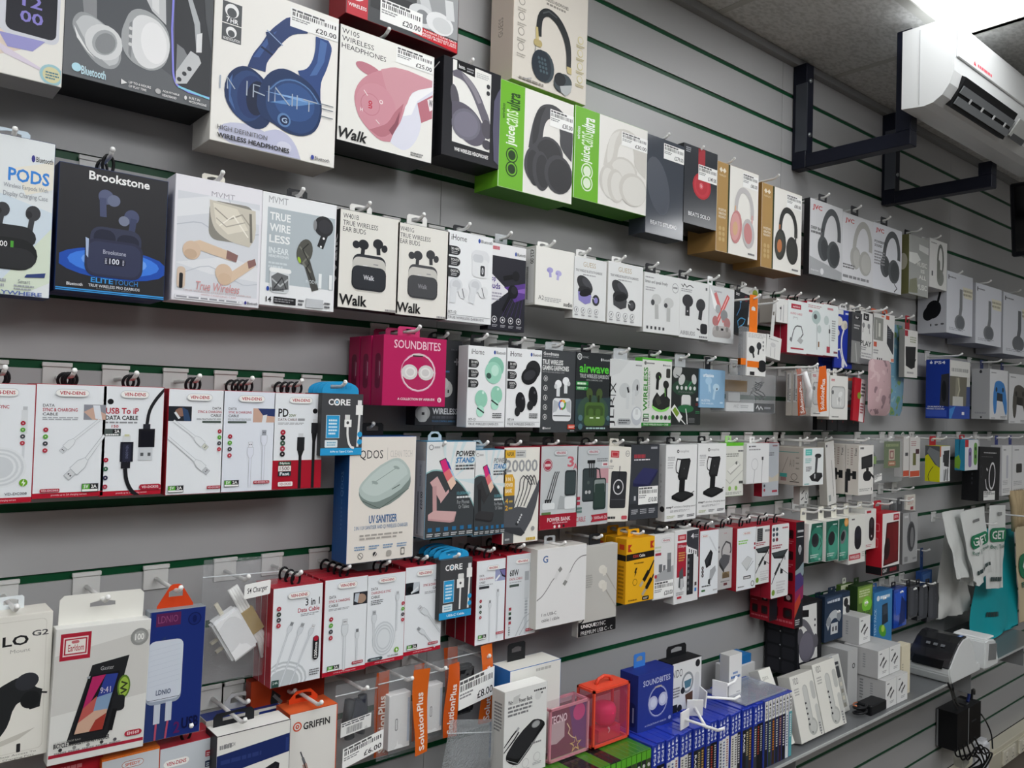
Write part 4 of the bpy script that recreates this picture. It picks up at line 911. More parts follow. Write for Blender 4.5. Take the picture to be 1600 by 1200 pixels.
bx('earbud_box', 'earbud box', 'white box with two charcoal stick earbuds and small black case', (1063, 435), (1107, 532), D, 0.02, 'd2d2d0', 'dfe1e1', [('l', [(4, 9), (10, 13), (14, 8), (22, 13), (32, 9), (44, 12)], 1.8, '2c2c2f'), ('z', 4, 16, 40, 21, 2, '9a9a9e'), ('r', 86, 8, 92, 13, '6a6b6e'), ('e', 26, 36, 18, 11, '3a3b3e'), ('l', [(26, 40), (26, 62)], 14, '3a3b3e'), ('c', 26, 54, 2, 'c9c9cb'), ('e', 70, 40, 16, 11, '3f4043', 10), ('l', [(72, 44), (68, 66)], 12, '3a3b3e'), ('q', 70, 72, 94, 90, '2e2f32', 6), ('l', [(58, 82), (68, 84)], 3, '3a3b3e'),
    ('t', 'AIRBUDS', 3, 88, 52, 95, '8a8b8e'), ('z', 66, 94, 94, 97, 1, '8c8d90')], g=4, tab=('sq', '1f2023'), tabw=.03, bot='8f8e8b', hx=25)
bx('earbud_box', 'earbud box', 'clear wrapped white box with crossed red sticks over an earbud case', (1108, 445), (1146, 538), D, 0.025, 'd2d2d0', 'd5d8d9', [('p', [(2, 0), (30, 30), (60, 40), (50, 50), (20, 40)], 'f2f4f4'), ('z', 20, 8, 50, 11, 1, 'aaaaae'), ('l', [(24, 12), (60, 62)], 11, 'd27a7a'), ('l', [(76, 14), (30, 68)], 12, 'd0605e'), ('l', [(74, 16), (32, 66)], 3, 'eebcb8'), ('e', 36, 40, 10, 8, 'a9acae'), ('e', 60, 50, 14, 10, '8d9093'), ('e', 26, 62, 11, 9, 'b87a7a'), ('e', 72, 64, 13, 10, 'b08080'), ('q', 16, 70, 88, 90, 'b5b2b0', 14), ('q', 16, 78, 88, 91, 'a5a2a0', 12), ('r', 48, 74, 58, 78, '2c2c2f'), ('c', 34, 75, 6, '8c8a88'), ('c', 72, 75, 6, '8c8a88')], g=4, tab=('sq', 'eceeee'), rough=.15, tabw=.02, hx=28)
bx('earphone_box', 'earphone box', 'black tilted box with a blue neckband earphone cord', (1150, 455), (1171, 524), D - .03, 0.02, '1c1d20', '222529', [('z', 2, 6, 28, 11, 2, 'e4e4e6'), ('c', 74, 12, 12, '7a2a38'), ('c', 74, 12, 7, '222529'), ('l', [(40, 22), (38, 40), (20, 60)], 4, '4f86b4'), ('l', [(36, 82), (30, 72), (50, 62), (80, 62), (70, 74), (36, 86)], 4, '4f9bc8'), ('c', 38, 22, 7, '6fa0c4')], g=4, tab=('sq', '1c1d20'), tabw=.016, roll=7)
bx('earphone_box', 'earphone box', 'white box with a lime green disc, behind the black neckband box', (1156, 446), (1184, 510), 0.05, 0.02, 'dededc', 'e8e8e6', [('e', 82, 16, 15, 12, 'a3b03c'), ('z', 72, 14, 92, 18, 2, '5c6a2a'), ('r', 46, 30, 54, 44, '5f7fb4'), ('l', [(50, 44), (48, 80)], 3, '9a9a9c')], g=4, tab=('hdr', 'e8e8e6'), tabw=.018)
bx('earphone_box', 'earphone box', 'grey edged white earphone box behind the red edged cable box', (1213, 465), (1231, 506), D, 0.05, '8f8983', 'e2e2e0', [('c', 16, 8, 6, '2c2c2e'), ('l', [(40, 30), (38, 90)], 7, 'a9a9ab'), ('l', [(62, 24), (60, 94)], 7, 'b9b9bb'), ('r', 30, 36, 44, 44, '3a3a3d')], g=4, tab=('loop', '17171a'), behind=0)
def cab(tl, br, lab, art, side='a82238', n=1, bl=None, d=D, t=.02, g=4):
    bx('earphone_box', 'earphone box', lab, tl, br, d, t, side, 'e4eaea', art, g=g, tab=('loop', '17171a'), behind=n, blabel=bl, hx=55)
cab((1231, 467), (1260, 554), 'white box with a red top badge and an audio adapter cable, red edge', [('r', 18, 7, 68, 16, 'b02a3e'), ('t', 'earldom', 26, 9.5, 62, 13.5, 'f0dadd', .02), ('t', 'AUDIO CABLE', 14, 23, 74, 27, 'c87880', .01), ('l', [(30, 36), (30, 32), (50, 32), (50, 36)], 3, 'c9cbcc'), ('l', [(22, 74), (40, 50), (70, 48), (80, 62), (58, 76)], 4, '6a6c6e'), ('p', [(16, 70), (26, 73), (22, 80), (12, 76)], '7a7c7e'), ('p', [(62, 68), (82, 74), (70, 82), (50, 76)], 'b5b7b8'), ('l', [(18, 91), (84, 91)], 4, 'b02a3e')], n=1, bl='white boxed audio adapter hidden behind its red edged twin')
cab((1261, 470), (1286, 556), 'white box with a long pale green earphone picture', [('z', 8, 6, 88, 11, 2, 'c8a0a4'), ('r', 12, 16, 32, 20, 'b45a66'), ('e', 55, 28, 26, 13, 'b5c8c6'), ('e', 50, 27, 10, 5, '55585a'), ('l', [(60, 40), (62, 90)], 4, 'b5bcbc'), ('e', 74, 50, 12, 8, 'c3d0ce'), ('r', 68, 74, 76, 84, '8a6a4a')], n=1, bl='white earphone box hidden behind the pale green earphone picture')
cab((1287, 474), (1309, 558), 'white box with slim earphones and a small red square at its foot', [('r', 26, 7, 64, 11, 'c88a90'), ('e', 20, 32, 16, 9, 'c3d0ce'), ('l', [(40, 40), (44, 90)], 4, 'b5bcbc'), ('r', 36, 48, 46, 56, '55585a'), ('r', 24, 82, 46, 94, 'b0404e'), ('z', 56, 30, 80, 70, 9, '9aa0a0'), ('r', 70, 90, 96, 94, '8a5a60')], n=1, bl='white earphone box hidden behind the slim earphones')
bp = bx('earphone_card', 'earphone card', 'blue card with white wired earphones and a white ring hanger', (1305, 482), (1331, 577), D - .012, 0.006, '23379a', '2438a4', [('r', 52, 2, 96, 10, '2a40b4'), ('z', 58, 4, 90, 7, 1, 'e4e6f2'), ('r', 8, 0, 46, 8, 'e0e0da'), ('e', 24, 20, 18, 8, 'e2ddd0'), ('e', 52, 26, 18, 8, 'd8d2c4', 20), ('e', 60, 27, 10, 5, 'c4bdac'), ('l', [(50, 34), (40, 46), (38, 64), (50, 84), (70, 96)], 7, 'e2e2e4'), ('e', 14, 40, 12, 6, 'dcd6c8'), ('l', [(20, 84), (8, 70), (30, 68), (46, 90)], 4, 'e2e2e4'), ('q', 40, 84, 56, 99, 'e4e4e6', 5)], g=4, tab=('arc', 'e6e6e6'), tabw=.045)
bx('earphone_card', 'earphone card', 'lower blue card behind the row of white earphone boxes', (1281, 540), (1306, 581), 0.05, 0.005, '23379a', '2236a2', [('z', 20, 30, 70, 60, 3, '4a5cc0')], g=None)
def kr(tl, br, lab, side, art, tabc, roll=0):
    bx('earphone_box', 'earphone box', lab, tl, br, D, 0.022, side, 'e0e0de', art, g=4, tab=('sq', tabc), tabw=.034, roll=roll)
kr((1332, 487), (1346, 569), 'slim dark clear-fronted earphone box beside the blue card', '3a3b3e', [('r', 0, 0, 100, 56, '4a4b4e'), ('r', 20, 6, 80, 14, '2a2b2e'), ('t', 'kr', 34, 7, 66, 12, 'e4e4e4', .02), ('z', 20, 24, 80, 32, 2, 'b5b5b5'), ('r', 0, 56, 100, 100, '8c8d8c'), ('l', [(40, 60), (60, 96)], 8, 'b9bab8')], 'e2ddd6', 2)
kr((1345, 486), (1364, 571), 'white earphone box with a black square and two bud pictures', '47484a', [('r', 22, 3, 64, 16, '2a2b2e'), ('t', 'kr', 34, 5.5, 52, 13, 'e8e8e8', .02), ('e', 24, 26, 10, 5, '8d8e90'), ('e', 64, 26, 10, 5, '8d8e90'), ('l', [(22, 28), (20, 40)], 4, '6a6b6d'), ('l', [(66, 28), (72, 40)], 4, '6a6b6d'), ('t', 'PLAY', 4, 55, 88, 65, '3a3b3e', .02), ('z', 6, 67, 50, 73, 2, '8c8c8e'), ('z', 6, 78, 90, 86, 2, 'aaaaac'), ('r', 0, 89, 100, 100, '77787a')], 'e2ddd6', 2)
kr((1364, 488), (1382, 566), 'white earphone box with a clear window and small red badge', '6a6a6a', [('r', 10, 9, 86, 56, '8f918c'), ('l', [(30, 14), (34, 52)], 8, 'b9bab4'), ('l', [(56, 20), (56, 48)], 16, 'cfd0c8'), ('r', 70, 3, 92, 6, 'd8826a'), ('r', 12, 60, 36, 70, 'c85a44'), ('z', 12, 76, 50, 84, 2, '9a9a9c'), ('r', 40, 92, 50, 97, '2c2c2e'), ('r', 58, 92, 66, 97, '2c2c2e'), ('r', 74, 92, 82, 97, '2c2c2e')], 'd8603e', 1)
kr((1383, 490), (1397, 567), 'white and navy edged earphone box with a dark slanted window', '2c3350', [('p', [(24, 22), (92, 38), (92, 84), (76, 80), (24, 62)], '34373d'), ('r', 10, 4, 44, 12, 'd0573c'), ('z', 30, 30, 70, 50, 5, '6a6e76'), ('r', 70, 92, 100, 98, 'd8826a')], 'd8603e', 1)
# ================================================================== third row
G2 = 2
SB = 'b8205c'
bx('earphone_box', 'earphone box', 'crimson cube box with white ring earphones, frontmost of three on its hook', (600, 522), (695, 636), 0.13, 0.036, 'a51a50', SB, [
    ('t', 'SOUNDBITES', 16, 6, 90, 18, 'ecc8d6', .01), ('e', 55, 51, 28, 28, 'd9a9bc'), ('e', 55, 51, 26.5, 26.5, 'f0e0e6'), ('e', 55, 51, 25.4, 25.4, 'b32a5e'), ('e', 49, 46, 20, 16, SB), ('q', 44, 24.5, 63, 28, 'd8d2cc', 3), ('q', 45, 26.5, 62, 28.5, '3a3134', 2),
    ('e', 41, 51, 12.5, 11, 'd6d3d2'), ('p', [(28, 50), (36, 44), (36, 56)], 'd6d3d2'), ('e', 42, 51, 8.5, 7.5, 'e6e4e2'), ('e', 42, 51, 6, 5.2, 'd0cdcc'), ('e', 67, 51, 12.5, 11, 'd6d3d2'), ('p', [(81, 50), (73, 44), (73, 56)], 'd6d3d2'), ('e', 66, 51, 8.5, 7.5, 'e6e4e2'), ('e', 66, 51, 6, 5.2, 'd0cdcc'),
    ('t', 'A COLLECTION BY AIRBUDS', 23, 88, 82, 91.5, 'f0dce4', .02), ('e', 90, 90, 3.2, 3.6, 'f0dce4'), ('t', 'B', 88.5, 88, 91.5, 92, SB, .01)], g=2, tab=('sq', 'c0386c'), tabw=.045, behind=2, group='crimson ring earphone boxes', blabel='crimson cube box standing behind another on the same hook, # of three',
   sart=[('q', 30, 26, 78, 76, '6f1038', 20), ('q', 56, 36, 74, 62, '8c2a52', 10), ('l', [(72, 38), (72, 58)], 5, 'c9a0b0')], gap=.004, hx=52)
bx('earbud_box', 'earbud box', 'dark grey box with white earbuds, half hidden behind the crimson cube', (652, 527), (719, 665), 0.06, 0.03, '2c2d31', '3c3e42', [('t', 'TRUST', 74, 10, 92, 12, '77797d'), ('r', 82, 24, 94, 26, 'a9abb0'), ('r', 86.5, 21, 89.5, 29, 'a9abb0'), ('z', 56, 36, 72, 38, 1, '4f6f9c'), ('e', 66, 57, 14, 10, 'b5b8b6', 10), ('e', 60, 51, 11, 7, 'c5c8c6'), ('r', 69, 58, 72, 62, '2c2d30'), ('e', 16, 86, 16, 9, 'aeb0b0'), ('q', 6, 80, 26, 96, 'c0c2c2', 6), ('r', 14, 85, 20, 88, '3a3b3e'), ('t', 'WIRELESS', 37, 80, 92, 87, 'cfd1d4', .04), ('z', 37, 89, 88, 92, 1, '55585e'), ('t', 'TOUCH CONTROL EARBUDS', 36, 94, 88, 96, '4f7fa8', .01)], g=2, tab=('arc', '2e2f32'), hx=60)
TQ = [('e', 72, 25, 22, 13, '8ac4ae', 25), ('e', 66, 32, 22, 14, '9fd6c0', 30), ('e', 70, 29, 10, 7, 'c2e8d8'), ('e', 54, 36, 6, 4, '3f5a52', 60), ('e', 36, 65, 16, 11, '96d0b8', 12), ('e', 34, 80, 10, 7, 'b2e4d0'), ('l', [(26, 76), (44, 82)], 3, '2f3a38'), ('e', 76, 59, 15, 11, '96d0b8', 12), ('e', 72, 72, 10, 6, 'b2e4d0'), ('l', [(62, 66), (80, 72)], 3, '2f3a38'), ('c', 40, 57, 3, 'd2f0e4'), ('c', 79, 52, 3, 'd2f0e4'), ('z', 66, 82, 90, 88, 3, '5a5c5e')]
BK = [('e', 74, 26, 22, 12, '2a2b2e', 25), ('e', 64, 34, 24, 11, '232427', 20), ('e', 64, 33, 18, 6, '3a3b40', 20), ('e', 40, 68, 14, 13, '232428', 8), ('e', 32, 80, 8, 6, '2c2d30'), ('e', 76, 60, 13, 13, '232428', 8), ('e', 68, 72, 9, 6, '2c2d30'), ('c', 46, 63, 3, '55565b'), ('c', 80, 55, 3, '55565b'), ('z', 66, 82, 90, 88, 3, '5a5c5e')]
ih((732, 539), (788, 668), 'white box of mint green earbuds with three black side badges', 'XT-13', TQ, D, 2)
ih((793, 543), (844, 668), 'white box of black earbuds with three black side badges, lower row', 'XT-14', BK, D, 2)
bx('earbud_box', 'earbud box', 'charcoal box of white gaming earbuds above a white case with a rainbow ring', (846, 545), (901, 676), D - .002, 0.02, '2d2f32', '44474a', [('t', 'Goodmans', 6, 3, 46, 7, 'e2e4e4', .02), ('z', 6, 8, 46, 9, 1, '9a9c9e'), ('t', 'TRUE WIRELESS', 4, 12, 58, 18, 'eceeee', .02), ('t', 'GAMING EARPHONES', 4, 19, 74, 25, 'eceeee', .02), ('t', 'WITH RECHARGEABLE CASE', 4, 26, 62, 28, 'a9abad')] + [('c', 13, 35 + 11.5 * i, 5.4, 'd8dada') for i in range(5)] + [('c', 13, 35 + 11.5 * i, 4.4, '44474a') for i in range(5)] + [('r', 11.5, 33.6 + 11.5 * i, 14.5, 36.6 + 11.5 * i, 'd8dada') for i in range(5)] + [
    ('l', [(46, 42), (46, 56)], 9, 'dde0e2'), ('e', 46, 41, 9, 5, 'eceef0'), ('e', 39, 44, 4, 3, 'cfd2d4'), ('l', [(66, 38), (66, 52)], 9, 'dde0e2'), ('e', 66, 37, 9, 5, 'eceef0'), ('e', 74, 40, 4, 3, 'cfd2d4'),
    ('q', 32, 58, 82, 86, 'dfe2e4', 8), ('p', [(34, 60), (52, 64), (42, 74), (33, 76)], 'b9bdc2'), ('p', [(80, 60), (64, 64), (72, 74), (81, 76)], 'b9bdc2'), ('c', 57, 66, 10, 'd2503e'), ('p', [(57, 66), (68, 62), (66, 70), (58, 73)], '4fa04a'), ('p', [(57, 66), (52, 73), (47, 66), (50, 61)], '3f74b8'), ('p', [(57, 66), (56, 60), (64, 60), (66, 63)], 'e0b03a'), ('c', 57, 66, 6, 'e6e8ea'), ('r', 34, 79, 80, 80, '3a3c3f')] + bt(7, 93, 28, 96, 'e4e4e4', 'e4e4e4') + [('r', 73, 90, 97, 95.5, 'c8452f'), ('z', 76, 91.5, 94, 94, 2, 'f4dcd4'), ('z', 80, 97, 92, 98, 1, 'a9abad')], g=2, tab=('hdr', 'clear'), tabw=.05)
bx('earbud_box', 'earbud box', 'black and green box of olive earbuds rising from an olive case', (901, 549), (953, 674), D, 0.02, '26282b', '2b2f31', [('p', [(0, 60), (100, 56), (100, 92), (0, 94)], '33454a'), ('e', 50, 74, 44, 20, '3d5548'), ('c', 9, 6, 6.5, 'd8dada'), ('c', 9, 6, 4.5, '2b2f31'), ('l', [(7, 7.5), (9, 4), (11, 7.5)], 1.5, 'd8dada'), ('t', 'IONIC', 18, 5, 34, 7.5, 'b5b8b8')] + bt(68, 6, 94, 10, 'c9cccc', 'c9cccc') + [
    ('t', 'airwave', 9, 15, 92, 26, '56c83e', .03), ('t', 'TRUE WIRELESS EARBUDS', 10, 27.5, 92, 32.5, 'c9cccc', .01), ('t', 'WITH CHARGING CASE', 28, 34, 74, 36, 'b5b8b8'), ('r', 0, 37, 34, 42, '2f8a44'), ('r', 0, 43.5, 34, 48, '2f8a44'), ('z', 4, 38.5, 28, 41, 1, 'd8ecd8'), ('z', 4, 44.5, 28, 47, 2, 'd8ecd8'),
    ('e', 38, 52, 9, 7, '4a5c34', 6), ('l', [(40, 54), (40, 64)], 6, '2b3424'), ('e', 66, 52, 9, 7, '4a5c34', -6), ('l', [(64, 54), (64, 64)], 6, '2b3424'), ('q', 25, 63, 82, 88, '4c6a34', 10), ('q', 29, 67, 78, 82, '3e562c', 9), ('q', 36, 71, 50, 82, '4c6a34', 5), ('q', 56, 71, 70, 82, '4c6a34', 5), ('q', 24, 80, 83, 93, '56743a', 8), ('r', 40, 82, 50, 83.6, 'd8e8c8'), ('r', 58, 82, 68, 83.6, 'd8e8c8')] + [('c', 14, 83, 6, '55747c'), ('c', 14, 94, 6, '55747c'), ('c', 92, 83, 5, '55747c'), ('z', 30, 95, 84, 97, 1, 'a9c4c4')], g=2, tab=('sq', '232427'), tabw=.03, hx=40)
bx('earbud_box', 'earbud box', 'mottled white box of white stick earbuds with sideways black lettering', (953, 560), (1002, 669), D, 0.02, 'c9cbcc', 'd5d8d8', [('p', [(0, 0), (60, 0), (30, 20), (0, 26)], 'cdd0d0'), ('p', [(100, 40), (70, 60), (100, 80)], 'cfd2d2'), ('t', 'JLR', 3, 54, 20, 97, '26272a', -.0, 90), ('r', 3, 52, 20, 53, '26272a'), ('t', 'X', 3, 34, 20, 50, '26272a', 0, 90), ('z', 78, 6, 97, 8, 1, '8c8e90'),
    ('e', 46, 45, 17, 11, 'c3c7c8', 10), ('l', [(56, 46), (55, 72)], 9, 'cdd1d2'), ('l', [(54, 40), (58, 48)], 5, '26272a'), ('e', 80, 40, 12, 13, 'c3c7c8', -8), ('l', [(74, 44), (72, 66)], 8, 'cdd1d2'), ('e', 84, 40, 3, 5, '3a3b3e'), ('e', 84, 82, 17, 14, 'b9bec4'), ('e', 84, 79, 13, 9, 'dfe3e4'), ('l', [(84, 72), (84, 80)], 8, 'cdd1d2'), ('q', 26, 86, 66, 95, 'a9adb0', 6), ('z', 30, 88, 62, 93, 2, '4a4c4e')], g=2, tab=('hdr', 'clear'), tabw=.045)
bx('earbud_box', 'earbud box', 'white box with a bright green top edge and black angular earbuds', (1004, 558), (1048, 666), D, 0.022, '4caa32', 'dadcd8', [('r', 0, 0, 100, 3, '55b83a'), ('r', 0, 95, 100, 100, '2f8a34'), ('c', 10, 8, 4, '6a6c6a'), ('z', 15, 7, 40, 9, 1, '77797a')] + bt(68, 8, 94, 11, '77797a', '55575a') + [('t', 'WIRELESS', 5, 14, 19, 78, '3d8a34', .03, 90), ('t', 'TRUE WIRELESS EARBUDS', 21, 20, 26, 74, '6a6c6a', 0, 90), ('q', 80, 14, 94, 28, '3a3b38', 3), ('e', 64, 70, 30, 9, '8ad86a'), ('p', [(36, 62), (50, 50), (60, 56), (74, 50), (95, 60), (94, 70), (66, 76), (36, 70)], '2a2c2a'), ('p', [(44, 60), (56, 54), (66, 66), (54, 70)], '3d403a'), ('e', 54, 26, 10, 6, '2a2c2a', 20), ('l', [(52, 28), (50, 46)], 9, '232523'), ('e', 80, 38, 10, 6, '2a2c2a', -20), ('l', [(80, 40), (80, 58)], 9, '232523'), ('l', [(56, 26), (60, 30)], 2, '8ad86a'), ('l', [(76, 44), (78, 56)], 2, '6ab84a')] + [
    ('r', 6, 82, 24, 87, '3d8a44'), ('r', 6, 88, 24, 93, '3a3b3d'), ('z', 8, 83.5, 22, 86, 1, 'e4e8e2'), ('z', 8, 89.5, 22, 92, 1, 'e4e8e2')] + [('c', 38 + 14 * i, 87, 5, ['4a8a44', '3a3b3d'][i % 2]) for i in range(5)] + [('t', 'TRUE WIRELESS BUDS + CASE', 6, 96.2, 90, 98.8, 'dcead8', .02)], g=2, tab=('sq', '26282a'), tabw=.026)
bx('earbud_box', 'earbud box', 'black box with a white phone on a charge lead and green glow', (1048, 572), (1094, 664), D - .004, 0.02, '232527', '2b2f2e', [('e', 46, 36, 40, 14, '2f4a3a'), ('e', 22, 8, 16, 10, 'b5b7b6', 40), ('e', 36, 22, 12, 8, 'c5c7c6', 50), ('l', [(18, 14), (30, 18)], 2, '3a3c3c'), ('e', 76, 20, 8, 9, 'c3c5c4', 20), ('l', [(50, 40), (68, 24)], 3, '3f8a5a')] + [('c', 22 + 14 * i, 36, 4, 'cfd2d0') for i in range(5)] + [('t', 'POWER', 26, 42, 74, 45, '6a6e6c', .02), ('q', 36, 48, 66, 70, 'd5d8d6', 6), ('r', 38, 64, 64, 66, 'aeb2b0'), ('e', 50, 72, 26, 7, '2f6a44'), ('l', [(50, 72), (54, 84), (56, 99)], 2.5, 'e8eae8'), ('p', [(2, 74), (14, 65), (40, 86), (30, 96)], 'e4e6e4'), ('p', [(8, 75), (16, 69), (30, 80), (22, 87)], '7a9a3a'), ('l', [(36, 91), (50, 100)], 3, 'e8eae8'), ('q', 84, 52, 94, 58, 'dfe2e0', 2), ('z', 82, 62, 96, 66, 2, '8a3a3a'), ('z', 82, 76, 96, 80, 2, '3f8a5a'), ('z', 60, 88, 80, 96, 4, '77797a')], g=2, tab=('hdr', 'clear'), tabw=.04)
bx('earbud_box', 'earbud box', 'small sky blue box of pale stick earbuds', (1094, 576), (1132, 638), D, 0.02, '6f9cc0', '8db4d4', [('t', 'urbanista', 12, 11, 54, 20, 'eef4f8', .03), ('l', [(36, 34), (40, 62)], 9, 'b5d2e6'), ('e', 34, 30, 13, 10, 'a9cbe4'), ('c', 39, 60, 3, '8db4d4'), ('l', [(60, 48), (54, 78)], 8, 'b5d2e6'), ('e', 64, 46, 13, 10, 'bcd8ea'), ('e', 67, 50, 2.5, 3, '26323e'), ('t', 'AUSTIN', 6, 78, 40, 84, 'e4eef6', .01), ('t', 'TRUE WIRELESS', 6, 87, 54, 91, 'dcebf4', .01), ('r', 80, 84, 92, 88, 'c5dcec')], g=2, tab=('sq', '232427'), tabw=.02)
# clear clamshell packs
CL = clear_mat('clear_plastic', 'dfe6ea', 0.16, 0.06, 0.15)
def clam(tl, br, d, t, lab, low, lowtxt, insert, g, hxx=50):
    a, b = at(tl[0], tl[1], -d), at(br[0], br[1], -d)
    w, h = b.x - a.x, a.z - b.z
    r = empty('clear_earphone_pack', ((a.x + b.x) / 2, -d + t / 2, b.z), lab, 'earphone pack')
    m = MB(); m.box(-w / 2, -t / 2, 0, w / 2, t / 2, h, CL); m.build('clear_shell', r, 0.003, 2)
    m = MB(); m.box(-w / 2 + .003, -t / 2 + .003, 0.003, w / 2 - .003, t / 2 - .003, h * .26, card(low))
    art_into(m, lowtxt, w - .006, h * .26, lambda x, z, o: (x - w / 2 + .003, -t / 2 + .0028 - o, z + .002)); m.build('base_card', r)
    m = MB(); insert(m, w, t, h); m.build('insert', r)
    hook((a.x + b.x) / 2, g, d, 'white hook carrying the ' + trim(lab, 12))
    m = MB(); tab_mesh(m, 0, h, zg(g) - b.z - .0085, 0, .03, clear_mat('clear_tab', 'e8eef2', 0.35)); m.build('hang_tab', r)
clam((1136, 584), (1180, 645), D, .05, 'clear pack with a gold strip above a white block', 'e2e3e4', [('t', 'AKZ', 26, 30, 44, 60, 'a9abae'), ('z', 52, 34, 80, 60, 2, 'a9abae')],
     lambda m, w, t, h: (m.box(-w / 2 + .006, -.006, h * .56, w / 2 - .01, .012, h * .86, mat('9a7a4c', .3, .3)), m.box(-w * .2, -.004, h * .3, w * .2, .004, h * .52, mat('b5b7b8', .3))), 2)
clam((1181, 584), (1212, 647), D, .05, 'clear pack with curled wires above a black base card', '232427', [('l', [(6, 60), (14, 30), (22, 70), (30, 40), (40, 66)], 3, 'e8e8ea'), ('z', 48, 40, 80, 60, 1, '9a9a9e')],
     lambda m, w, t, h: [m.tube([(w * .3 * math.sin(k * 1.3 + j), -.006 + .004 * j, h * (.36 + .09 * k)) for k in range(6)], .0014, mat('4a4c50', .3), 6) for j in range(4)], 2)
# white wired-earphone boxes stacked on two hooks
def pod(tl, br, lab, n, bl):
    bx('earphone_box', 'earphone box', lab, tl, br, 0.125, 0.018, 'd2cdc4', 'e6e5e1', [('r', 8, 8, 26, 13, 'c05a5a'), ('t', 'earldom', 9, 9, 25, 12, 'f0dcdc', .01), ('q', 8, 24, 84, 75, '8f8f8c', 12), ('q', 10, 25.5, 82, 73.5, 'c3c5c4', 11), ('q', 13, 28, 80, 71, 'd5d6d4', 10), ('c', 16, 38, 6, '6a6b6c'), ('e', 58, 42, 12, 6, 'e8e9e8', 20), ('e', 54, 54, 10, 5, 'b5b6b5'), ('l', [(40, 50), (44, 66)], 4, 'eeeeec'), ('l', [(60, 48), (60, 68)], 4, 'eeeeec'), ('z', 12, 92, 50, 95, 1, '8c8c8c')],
       g=2, tab=('sq', 'e4e3df'), tabw=.02, behind=n, blabel=bl, group='white windowed earphone boxes on two hooks', sart=[('r', 15, 4, 85, 70, 'e8e8e6'), ('x', 22, 8, 52, 66, '4a4a4c'), ('t', '£15.00', 60, 40, 80, 68, '2e2e30', .01, 90)])
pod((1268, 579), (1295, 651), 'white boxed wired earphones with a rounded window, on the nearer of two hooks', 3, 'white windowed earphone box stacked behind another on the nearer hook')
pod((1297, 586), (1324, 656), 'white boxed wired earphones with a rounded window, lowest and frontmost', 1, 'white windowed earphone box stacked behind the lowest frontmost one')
# ---------------- left of the third row: data cables
D1 = 0.105
def vd(tl, br, lab, art, red=True, n=2, g=1, side='a3202f', front='e6eaee', bl=None, d=D1, t=.021, logo=(26, 4, 74, 11), hx=50, extra=None, roll=0):
    a = ([('r', 0, 95.2, 100, 100, 'b3192f'), ('t', 'provide up to 2A charging current', 26, 96.4, 76, 98.4, 'e8c4ca', .01)] if red else []) + art + pill(*logo)
    bx('cable_box', 'cable box', lab, tl, br, d, t, side, front, a, g=g, tab=('loop', '17171a'), behind=n, blabel=bl or ('cable box # behind the ' + trim(lab, 11)), hx=hx, sart=[('r', 0, 0, 8, 100, 'd9dbdc'), ('q', 30, 45, 62, 60, 'c2586a', 10)], hooklabel=None, roll=roll)
vd((-48, 597), (49, 785), 'white coiled cable box cut by the picture edge, green bolt badge', [('t', 'SYNC', 44, 18, 60, 21, 'b0384a', .02), ('l', [(84, 22), (84, 42)], 10, 'd9dde0'), ('r', 81, 19, 88, 22, 'c0c4c8'), ('l', [(84, 34), (84, 70), (76, 80)], 4, 'd2d7db')] + [('e', 50, 70, 40 - 4 * i, 17 - 1.6 * i, 'd0d5d9' if i % 2 else 'e2e6e9') for i in range(6)] + dots(82, 33, 4, 5.6, RG) + [('c', 86, 83, 6.5, '6faa2c'), ('p', [(87, 80), (83, 83.5), (86, 83.5), (85, 86.5), (89.5, 82.8), (86.5, 82.8)], 'f4f8ee'), ('t', 'VD-DC008', 58, 91, 92, 93.2, '4a4c52', .01)], n=1)
vd((57, 599), (161, 775), 'white cable box with a cropped hand photo and two diagonal plugs', [('t', 'DATA', 10, 17.5, 26, 20, '4a4c50', .01), ('t', 'SYNC & CHARGING', 10, 21, 58, 24, 'b0384a', .02), ('t', 'CABLE', 10, 25, 31, 27.6, '4a4c50', .01), ('z', 10, 29, 60, 31.4, 2, 'a5a8ac'), ('r', 67, 17.5, 100, 31, '8d8f98'), ('p', [(67, 24), (80, 20), (100, 26), (100, 31), (80, 31)], 'caa898'), ('p', [(80, 18), (90, 18), (94, 31), (84, 30)], 'dfe3ea')] + usb(43, 56, 7, .55, 222, 'e3e7ea', 'd0d4d8', [(90, 31)]) + usb(55, 77, 10, .6, 226, 'e3e7ea', 'd3d6d9', [(99, 45)]) + dots(15, 40, 3.6, 6, RG) + badge(68, 88) + model(10, 91.5, 37, 94.5, 'VD-DC003'), n=2)
